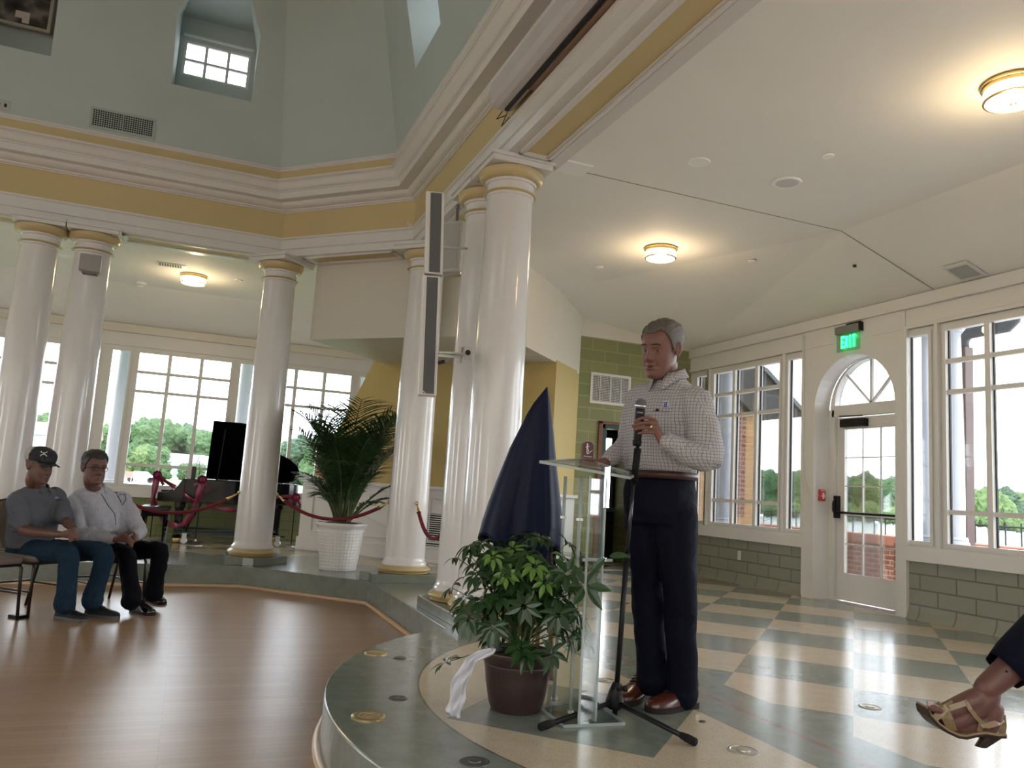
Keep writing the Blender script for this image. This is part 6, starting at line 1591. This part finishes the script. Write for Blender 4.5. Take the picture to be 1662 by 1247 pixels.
limb(mb, [sR+lB*.05, sR, sR.lerp(eR, .5), eR, eR.lerp(wR, .5), wR+(eR-wR)*.1], [.072, .072, .068, .060, .052, .038], 16)
sh = soft(build('shirt', mb, shA, sp), .007, 4, .5); folds(sh, .026, .085)
collar(sh, nb+Vector((0,0,-.008))-fB*.0, lB, (fB+Vector((0,0,-.25))).normalized(), L0, .078, shA, .038, 20, .06)
cu = MB(); cu.tube([wL+(eL-wL)*.20, wL+(eL-wL)*.03], [.046, .042], 20); build('cuff', cu, shA, sh, smooth=True, bevel=.002)
trA = cloth_mat('navy_trousers', (.0022,.003,.010), .8, 9, .5, .2)
mb = MB()
trunk(mb, [(beltc+Vector((0,0,.0)), .165, .130), (hipc, .180, .145), (hipc-Vector((0,0,.09)), .180, .145), (hipc-Vector((0,0,.15)), .165, .12)], lB, fB)
limb(mb, [hL-Vector((0,0,.06)), hL.lerp(kL, .5), kL, kL.lerp(aL, .5), aL+Vector((0,0,.05)), aL+Vector((0,0,.0))], [.105, .098, .082, .076, .077, .078], 18)
limb(mb, [hR-Vector((0,0,.06)), hR.lerp(kR, .5), kR, kR.lerp(aR, .5), aR+Vector((0,0,.05)), aR+Vector((0,0,.0))], [.105, .096, .080, .075, .075, .076], 18)
tr = soft(build('trousers', mb, trA, sp), .008, 6, .5); folds(tr, .022, .14)
mb = MB(); pts = []; n = 40
for k in range(n):
    a = 2*PI*k/n; ca, sa = math.cos(a), math.sin(a); pts.append(beltc+Vector((0,0,.0))+lB*.181*math.copysign(abs(ca)**.87, ca)+fB*.146*math.copysign(abs(sa)**.87, sa))
rg = [[mb.bm.verts.new(p+Vector((0,0,z))) for p in pts] for z in (-.018, .018)]
mb.skin(rg, cap=False); o = build('belt', mb, plain('brown_belt', (.045,.014,.012), .45), sp, smooth=True); sd = o.modifiers.new('solid', 'SOLIDIFY'); sd.thickness = .006; sd.offset = 1
brs = plain('brown_leather_shoe', (.075,.018,.012), .3, var=.25, coat=.3); sol = plain('dark_sole', (.02,.016,.015), .7)
shoe(sp, (2.405, 3.42, ZP), (2.075, 3.345, ZP), brs, sol, .056, .092, .31)
hf = P(1074, 1133, 3.98); shoe(sp, (2.275, 3.66, ZP), (2.01, 3.46, ZP), brs, sol, .055, .092, .31)
mb = MB(); c_ = P(1056, 693.2, 3.580); a_ = (P(1062, 694.5, 3.582)-P(1050, 693, 3.579)).normalized(); mb.tube([c_-a_*.003, c_+a_*.003], .0112, 18); build('gold_ring', mb, M['brass'], sp, smooth=True)
r = patch('logo_patch', sh, 1082, 657, .030, .034, plain('logo_light', (.50,.52,.62), .7), sh, lift=.003)
if r:
    _, p_, n_, u_, s_ = r; bl = plain('logo_blue', (.03,.06,.28), .6); mb = MB()
    for (a, b, c, d_) in ((-.007, -.004, .004, .016), (.001, -.004, .006, .018), (-.001, .009, .022, .004), (.002, .001, .006, .003), (-.0, -.013, .030, .0022)): mb.obox(p_+n_*.006+s_*a+u_*b, (s_, u_, n_), (c/2, d_/2, .0006))
    build('logo_mark', mb, bl, sh)
for (x0_, y0_, x1_, y1_) in ((1060, 667, 1087, 668),):
    a, n_ = surf(x0_, y0_, sh); b, _n = surf(x1_, y1_, sh)
    if a and b: mb = MB(); mb.tube([a+n_*.002, (a+b)/2+n_*.004, b+_n*.002], .0012, 4); build('pocket_edge', mb, plain('seam', (.2,.19,.2), .9), sh)
r = patch('pen_clip', sh, 1067, 666, .012, .010, M['black'], sh, lift=.004)

# ---------------------------------------------------------------- seated men
def seated(label, spec, skin_, shirtm, trm, shoem, solem, voxel=.007, lace=None):
    g = spec; f, l = g['f'], g['l']
    t = thing('person', label, 'person', (g['hip'].x, g['hip'].y, 0))
    H = Head(g['head'], g['hf'], g['hu'], g.get('hk', 1.08)); mb = MB(); H.skull(mb, g.get('jowl', 1.05), .002)
    limb(mb, [H.p(0, -.03, -.05), H.p(0, -.03, -.10), g['neck']-Vector((0,0,.03))], [.058, .058, .064], 16)
    trunk(mb, [(g['hip'], .13, .10), (g['belly'], .14, .10), (g['chest'], .15, .10), (g['neck']-Vector((0,0,.05)), .13, .07), (g['neck'], .06, .05)], l, f)
    for s in ('L', 'R'):
        limb(mb, [g['s'+s], g['e'+s], g['w'+s]], [.045, .042, .028]); limb(mb, [g['hip'+s], g['k'+s], g['a'+s]], [.07, .05, .038])
        w_ = g['w'+s]; hd = g['hand'+s]   # (palm end, finger direction)
        for k, ch in enumerate(hd):
            limb(mb, [w_, ch[0]], [.022, .014], 8); limb(mb, ch, [.0115]+[.0105]*(len(ch)-2)+[.009], 8)
    body = soft(build('body', mb, skin_, t), voxel*.8, 3, .5)
    mb = MB()
    b0, b1 = g['bw'], g['bd']
    trunk(mb, [(g['hip']+Vector((0,0,.02)), b0*.95, b1*.95), (g['belly'], b0, b1), (g['belly'].lerp(g['chest'], .5), b0*.99, b1*.97), (g['chest'], b0*.96, b1*.85), (g['neck']-Vector((0,0,.07)), b0*.86, b1*.62), (g['neck']-Vector((0,0,.025)), .13, .085), (g['neck']+Vector((0,0,.0)), .072, .064)], l, f)
    for s in ('L', 'R'):
        S_, E_, W_ = g['s'+s], g['e'+s], g['w'+s]
        if g['short']: limb(mb, [S_-(S_-g['neck'])*.15, S_, S_.lerp(E_, .45), S_.lerp(E_, .80)], [.078, .078, .076, .074], 14)
        else: limb(mb, [S_-(S_-g['neck'])*.15, S_, S_.lerp(E_, .5), E_, E_.lerp(W_, .5), E_.lerp(W_, .90)], [.078, .080, .076, .070, .058, .042], 14)
    sh = soft(build('shirt', mb, shirtm, t), voxel, 3, .5); folds(sh, .03, .09)
    collar(sh, g['neck']-Vector((0,0,.004)), l, (f+Vector((0,0,-.15))).normalized(), L0, .074, shirtm, .034, 24, .05)
    mb = MB(); trunk(mb, [(g['hip']+Vector((0,0,.05)), b0*.85, b1*.85), (g['hip']-Vector((0,0,.03)), .175, .15), (g['hip']-Vector((0,0,.09)), .17, .14)], l, f)
    for s in ('L', 'R'):
        K_, A_ = g['k'+s], g['a'+s]; limb(mb, [g['hip'+s], g['hip'+s].lerp(K_, .5), K_, K_.lerp(A_, .5), A_+Vector((0,0,.05)), A_-Vector((0,0,.0))], [.095, .09, .078, .070, .076, .082], 16)
    tr = soft(build('trousers', mb, trm, t), voxel, 5, .5); folds(tr, .020, .10)
    for s in ('L', 'R'):
        h_, to_ = g['shoe'+s]; shoe(t, h_, to_, shoem, solem, .052, .085, .30, lace=lace)
    return t, H, body, sh
# man in the cap
f1 = facing(P(50, 850, 6.5), 40); l1 = Vector((-f1.y, f1.x, 0))     # l1: his left, away from the camera
m1 = dict(f=f1, l=l1, hk=1.17, head=P(64, 758, 6.48), hf=facing(P(64, 758, 6.48), 42, -.14), hu=L0+CRh*.04, hip=P(48, 892, 6.62), belly=P(52, 862, 6.60), chest=P(57, 822, 6.60), neck=P(63, 790, 6.58),
    sR=P(27, 813, 6.44), sL=P(92, 808, 6.74), eR=P(33, 862, 6.36), eL=P(107, 848, 6.62), wR=P(98, 868, 6.22), wL=P(120, 858, 6.36),
    hipR=P(50, 895, 6.52), hipL=P(62, 893, 6.72), kR=P(113, 897, 6.22), kL=P(172, 895, 6.42), aR=P(105, 982, 6.17), aL=P(150, 976, 6.38), bw=.198, bd=.15, short=True)
m1['handR'] = [[P(112+k*1.0, 866+k*2.2, 6.17), P(120+k*.8, 864+k*3, 6.15), P(126-k*.5, 868+k*3.2, 6.17)] for k in range(4)]+[[P(106, 864, 6.20), P(114, 860, 6.17), P(120, 860, 6.15)]]
m1['handL'] = [[P(124, 864+k*2.4, 6.26), P(119-k*.4, 868+k*3, 6.14), P(113, 870+k*3, 6.13)] for k in range(4)]+[[P(122, 862, 6.28), P(117, 861, 6.2), P(112, 862, 6.16)]]
def onfl(px_, py_): return onz(px_, py_, 0)
a = onfl(92, 1004); b = onfl(143, 1011); m1['shoeR'] = (a, b); a = onfl(140, 1000); b = onfl(187, 1005); m1['shoeL'] = (a, b)
sk1 = skin_mat('skin_cap_man', (.14,.072,.055)); grs = cloth_mat('grey_work_shirt', (.105,.11,.135), .85, 12, .5, .08); jean = cloth_mat('blue_jeans', (.012,.030,.055), .9, 14, .5, .35, 9)
blk2 = plain('dark_trainer', (.022,.022,.026), .6); sol2 = plain('grey_sole', (.10,.10,.105), .7); 
t1_, H1, b1_, s1_ = seated('seated man in grey short-sleeved shirt, blue jeans and trucker cap', m1, sk1, grs, jean, blk2, sol2, .0075)
H1.features(b1_, plain('brown_brow', (.05,.03,.02), .8))
# cap
char = cloth_mat('charcoal_cap', (.035,.038,.045), .8, 40, .3); meshw = cloth_mat('pale_cap_mesh', (.42,.40,.39), .8, 60, .4)
def capshell(lo, hi, mt, name):
    mb = MB(); rows = H1.grid(n=96, m=90); V = []
    for row in rows:
        r = []
        for (x, y, z) in row:
            if z < .036 or not (lo <= y <= hi): r.append(None); continue
            q = Vector((x, y+.012, z-.01)); d = q.normalized(); t = (z-.036)/.088
            bulge = .008+.012*math.sin(PI*min(1, t)*.5)+(.010*max(0, min(1, (y+.02)/.08))*math.sin(PI*min(1, t*.8)))
            q = Vector((x, y, z))+d*bulge; r.append(mb.bm.verts.new(H1.p(q.x, q.y, q.z)))
        V.append(r)
    for i in range(len(V)-1):
        for k in range(96):
            q = (V[i][k], V[i][(k+1) % 96], V[i+1][(k+1) % 96], V[i+1][k])
            if all(q): mb.bm.faces.new(q)
    o = build(name, mb, mt, b1_, smooth=True); sd = o.modifiers.new('solid', 'SOLIDIFY'); sd.thickness = .004; return o
cf = capshell(-.022, 1, char, 'cap_front'); cb = capshell(-1, -.016, meshw, 'cap_mesh')
mb = MB(); A, B = [], []
for i in range(17):
    a = rad(-62)+rad(124)*i/16; A.append(H1.p(.082*math.sin(a), -.008+.102*math.cos(a), .044)); B.append(H1.p(.078*math.sin(a), .035+.120*math.cos(a), .034-.020*abs(math.sin(a))**2))
tri_strip(mb, A, B); o = build('cap_brim', mb, char, b1_, smooth=True); sd = o.modifiers.new('solid', 'SOLIDIFY'); sd.thickness = .004
wht = plain('emblem_white', (.8,.8,.8), .6)
p0, n0 = surf(71, 737.5, cf)
if p0:
    u_ = (L0-n0*L0.dot(n0)).normalized(); s_ = u_.cross(n0); mb = MB(); q_ = p0+n0*.006
    def arc(cx_, cy_, r_, a0_, a1_): return [q_+s_*(cx_+r_*math.cos(rad(a)))+u_*(cy_+r_*math.sin(rad(a)))-n0*abs(cx_+r_*math.cos(rad(a)))*.15 for a in [a0_+(a1_-a0_)*i/10 for i in range(11)]]
    k_ = .0245
    mb.tube(arc(0, k_*1.35, k_*1.0, 205, 335), .0034, 5); mb.tube(arc(0, -k_*1.15, k_*1.0, 20, 160), .0034, 5); mb.tube([q_+u_*k_*.45, q_-u_*k_*.25], .0034, 5)
    build('cap_emblem', mb, wht, cf)
H1.hair(b1_, hair_mat('short_grey_hair', (.06,.045,.035), (.15,.12,.10)), front=.2, nape=-.045, off=.002, amp=.001, lift=0)
r = patch('shirt_logo', s1_, 91, 808, .035, .014, plain('pale_blue_mark', (.25,.32,.55), .7), s1_)
for pts in (((90, 812.5), (101, 811.5)), ((68, 790), (70, 800), (72, 822))):
    q = [surf(*k, s1_) for k in pts]
    if all(k[0] is not None for k in q): mb = MB(); mb.tube([k[0]+k[1]*.004 for k in q], .003, 4); build('seam', mb, plain('seam_dark', (.03,.03,.035), .9), s1_)
# man in the white shirt
f2 = facing(P(170, 850, 7.1), 30); l2 = Vector((-f2.y, f2.x, 0))
m2 = dict(f=f2, l=l2, head=P(153, 761, 6.95), hf=facing(P(153, 759, 6.95), 26, -.03), hu=L0+CRh*.02, hip=P(172, 892, 7.22), belly=P(172, 860, 7.16), chest=P(163, 822, 7.15), neck=P(156, 789, 7.13),
    sR=P(124, 815, 7.0), sL=P(199, 814, 7.30), eR=P(128, 868, 6.92), eL=P(226, 862, 7.15), wR=P(190, 876, 6.80), wL=P(220, 872, 6.90),
    hipR=P(165, 895, 7.10), hipL=P(188, 892, 7.32), kR=P(206, 900, 6.80), kL=P(262, 892, 7.10), aR=P(213, 976, 6.66), aL=P(249, 964, 7.08), bw=.225, bd=.185, short=False, jowl=1.14, hk=1.20)
m2['handR'] = [[P(200+k*.5, 868+k*3.4, 6.76), P(209+k*.2, 872+k*3.4, 6.74), P(217-k*.8, 879+k*3, 6.76)] for k in range(4)]+[[P(202, 868, 6.78), P(210, 866, 6.75), P(216, 864, 6.76)]]
m2['handL'] = [[P(219, 868+k*3.2, 6.80), P(214, 872+k*3.6, 6.80), P(209, 876+k*3.6, 6.80)] for k in range(4)]+[[P(219, 866, 6.84), P(216, 862, 6.8), P(212, 864, 6.78)]]
a = onfl(216, 992); b = onfl(252, 1001); m2['shoeR'] = (a, b); a = onfl(240, 975); b = onfl(275, 985); m2['shoeL'] = (a, b)
sk2 = skin_mat('skin_white_shirt_man', (.17,.082,.066)); whs = check_mat('white_dress_shirt', (.46,.46,.53), (.36,.36,.43), .018, .10, l2, f2); dkt = cloth_mat('dark_navy_trousers', (.0015,.002,.006), .8, 9, .4, .2)
pol = plain('black_leather', (.008,.008,.010), .2, coat=.4)
t2_, H2, b2_, s2__ = seated('seated man in white long-sleeved shirt and dark trousers with glasses', m2, sk2, whs, dkt, pol, M['black'], .0078)
H2.features(b2_, plain('dark_brow', (.04,.03,.025), .8)); H2.hair(b2_, hair_mat('dark_grey_hair', (.012,.011,.010), (.045,.042,.04)), front=.066, amp=.005, seed=3, lift=.012)
mb = MB()
for k in (-1, 1):
    pts = [H2.p(k*.034+.025*math.cos(a_), .088-.006*max(0, k*math.cos(a_)), .002+.0155*math.sin(a_)) for a_ in [2*PI*i/20 for i in range(21)]]; mb.tube(pts[1:10], .0036, 5); mb.tube(pts, .0022, 5)
    mb.tube([H2.p(k*.059, .082, .008), H2.p(k*.078, .035, .010), H2.p(k*.083, -.005, .010)], .0020, 5)
mb.tube([H2.p(-.009, .088, .006), H2.p(0, .091, .008), H2.p(.009, .088, .006)], .0018, 5)
build('glasses', mb, plain('glasses_frame', (.03,.02,.02), .3), b2_, smooth=True)
for pts in (((191, 805), (197, 817)), ((194, 803.5), (203, 803)), ((203, 803), (204, 812), (198, 821)), ((164, 802), (176, 822), (186, 835), (188, 852))):
    q = [surf(*k, s2__) for k in pts]
    if all(k[0] is not None for k in q): mb = MB(); mb.tube([k[0]+k[1]*.004 for k in q], .0028, 4); build('seam', mb, plain('ink_blue', (.03,.035,.07), .7), s2__)
r = patch('shirt_logo', s2__, 188, 800, .034, .018, plain('navy_mark', (.08,.09,.16), .7), s2__)

# ---------------------------------------------------------------- crossed leg and sandal at right
wp = thing('person', 'crossed leg in navy trousers with a tan heeled sandal at the right edge', 'person', P(1700, 1240, 2.6))
wp.location.z = ZP
dW = 2.45
sk3 = skin_mat('skin_foot', (.12,.055,.045)); tanl = plain('tan_strap_leather', (.22,.15,.08), .4, var=.2); dsl = plain('dark_heel', (.03,.018,.014), .35)
def F(px_, py_, dd=0.): return P(px_, py_, dW+dd)
mb = MB()
limb(mb, [F(1600, 1118), F(1622, 1100), F(1648, 1078), F(1700, 1030, .02), F(1780, 950, .1)], [.036, .040, .046, .058, .06], 16)
limb(mb, [F(1610, 1150), F(1606, 1172), F(1604, 1182)], [.034, .033, .027], 14)                      # heel
limb(mb, [F(1604, 1130), F(1580, 1152), F(1556, 1168), F(1538, 1172)], [.036, .034, .030, .026], 14)  # arch and instep
limb(mb, [F(1604, 1172), F(1580, 1178), F(1556, 1180)], [.030, .026, .024], 14)
limb(mb, [F(1585, 1135), F(1560, 1145), F(1538, 1155), F(1524, 1158)], [.034, .031, .028, .024], 14)
for k in range(5):
    dd = -.030+.017*k; x_ = 1511+k*2.2; yb = 1148+k*3.2
    limb(mb, [F(1534, 1160, dd*.9), F(1520+k*.8, yb+3, dd), F(x_, yb, dd)], [.013, .010 if k else .0125, .009 if k else .0125], 10)
ft = soft(build('body', mb, sk3, wp), .004, 4, .5)
mb = MB(); mb.obox(F(1509.5, 1142.5, -.031), (CRh, L0, TOC), (.009, .007, .005)); build('toenail', mb, plain('pale_nail', (.45,.30,.32), .15), ft, bevel=.003)
solp = [(1496, 1146), (1500, 1158), (1512, 1172), (1526, 1182), (1543, 1190), (1556, 1192), (1572, 1189), (1590, 1188), (1610, 1192), (1626, 1193)]
def ribb(pts, w, th, name, mt, dd=0., parent=wp):
    mb = MB(); A, B, A2, B2 = [], [], [], []
    P3 = [F(x_, y_, dd) for x_, y_ in pts]; wv_ = -TOC
    n = len(P3); rows = []
    for i, p in enumerate(P3):
        d = (P3[min(i+1, n-1)]-P3[max(i-1, 0)]).normalized(); up2 = d.cross(wv_).normalized(); ww = w*(.75+.5*math.sin(PI*min(1, (i+1)/n)))/1.1
        rows.append([mb.bm.verts.new(p+wv_*ww-up2*th), mb.bm.verts.new(p-wv_*ww-up2*th), mb.bm.verts.new(p-wv_*ww+up2*th), mb.bm.verts.new(p+wv_*ww+up2*th)])
    mb.skin(rows); return build(name, mb, mt, parent, bevel=.002)
sd_ = ribb(solp, .040, .004, 'sandal_sole', dsl)
ribb([(x_+.5, y_-3) for x_, y_ in solp], .038, .004, 'insole', tanl, parent=sd_)
mb = MB(); rr0 = mb.ring(F(1606, 1196), CRh*.030, TOC*.028, 12)
rows = [mb.ring(F(1612, 1192), CRh*.034, TOC*.028, 12), mb.ring(F(1602, 1203), CRh*.024, TOC*.022, 12), mb.ring(F(1592, 1212), CRh*.017, TOC*.018, 12)]
bmesh.ops.delete(mb.bm, geom=rr0, context='VERTS'); mb.skin(rows); build('heel', mb, dsl, sd_)
def strap(pts, w, th=.0022, dd=-.036, name='strap'):
    """flat band over the foot; runs in front of it at the given depth offsets"""
    mb = MB(); P3 = [F(q[0], q[1], q[2] if len(q) > 2 else dd) for q in pts]; n = len(P3); rows = []
    for i, p in enumerate(P3):
        d = (P3[min(i+1, n-1)]-P3[max(i-1, 0)]).normalized(); nn = (CP-p).normalized(); s = d.cross(nn).normalized(); nn = s.cross(d)
        rows.append([mb.bm.verts.new(p+s*w+nn*th), mb.bm.verts.new(p-s*w+nn*th), mb.bm.verts.new(p-s*w-nn*th), mb.bm.verts.new(p+s*w-nn*th)])
    mb.skin(rows); return build(name, mb, tanl, sd_, bevel=.001)
strap([(1520, 1142, -.0), (1527, 1150, -.034), (1534, 1166, -.040), (1543, 1184, -.030)], .010)
strap([(1514, 1168, -.030), (1526, 1160, -.038), (1536, 1148, -.034), (1548, 1142, -.01)], .010)
strap([(1533, 1148, -.030), (1543, 1168, -.040), (1549, 1186, -.030)], .008)
strap([(1536, 1152, -.03), (1550, 1147, -.034), (1566, 1142, -.034), (1576, 1138, -.012)], .0085)
strap([(1568, 1141, -.030), (1575, 1152, -.040), (1584, 1164, -.040), (1594, 1174, -.036), (1606, 1181, -.036)], .0065)
strap([(1590, 1188, -.030), (1592, 1178, -.038), (1604, 1178, -.038), (1618, 1174, -.034), (1627, 1168, -.01)], .0085)
strap([(1626, 1160, 0), (1628, 1178, 0), (1626, 1192, 0)], .010)
mb = MB(); limb(mb, [F(1618, 1100), F(1650, 1072), F(1700, 1030, .02), F(1790, 950, .1)], [.052, .070, .082, .095], 18)
kill = [v for v in mb.bm.verts if (v.co-F(1626, 1094)).dot((F(1700, 1030, .02)-F(1618, 1100)).normalized()) < .0]
bmesh.ops.delete(mb.bm, geom=kill, context='VERTS')
o = build('trousers', mb, cloth_mat('navy_cropped_trousers', (.0022,.003,.010), .85, 14, .4, .2), wp, smooth=True); sd = o.modifiers.new('solid', 'SOLIDIFY'); sd.thickness = .004
# ---------------------------------------------------------------- chairs under the seated men
def crot(f): return math.atan2(f.x, -f.y)
h1 = m1['hip']+f1*.10; chair((h1.x, h1.y, 0), crot(f1), 'beige and brown metal banquet chair under the man in the cap')
h2 = m2['hip']+f2*.10; chair((h2.x, h2.y, 0), crot(f2), 'banquet chair under the man in the white shirt')
h0 = h1-l1*.52; chair((h0.x, h0.y, 0), crot(f1), 'empty banquet chair at the left edge beside the man in the cap')
lk = onfl(28, 1003); mb = MB(); mb.obox(lk+Vector((0,0,.012)), (f1, l1, L0), (.055, .04, .012)); tag(build('black_box', mb, M['black'], bevel=.004), 'small flat black box on the wood floor beside the chair legs at left', 'box')
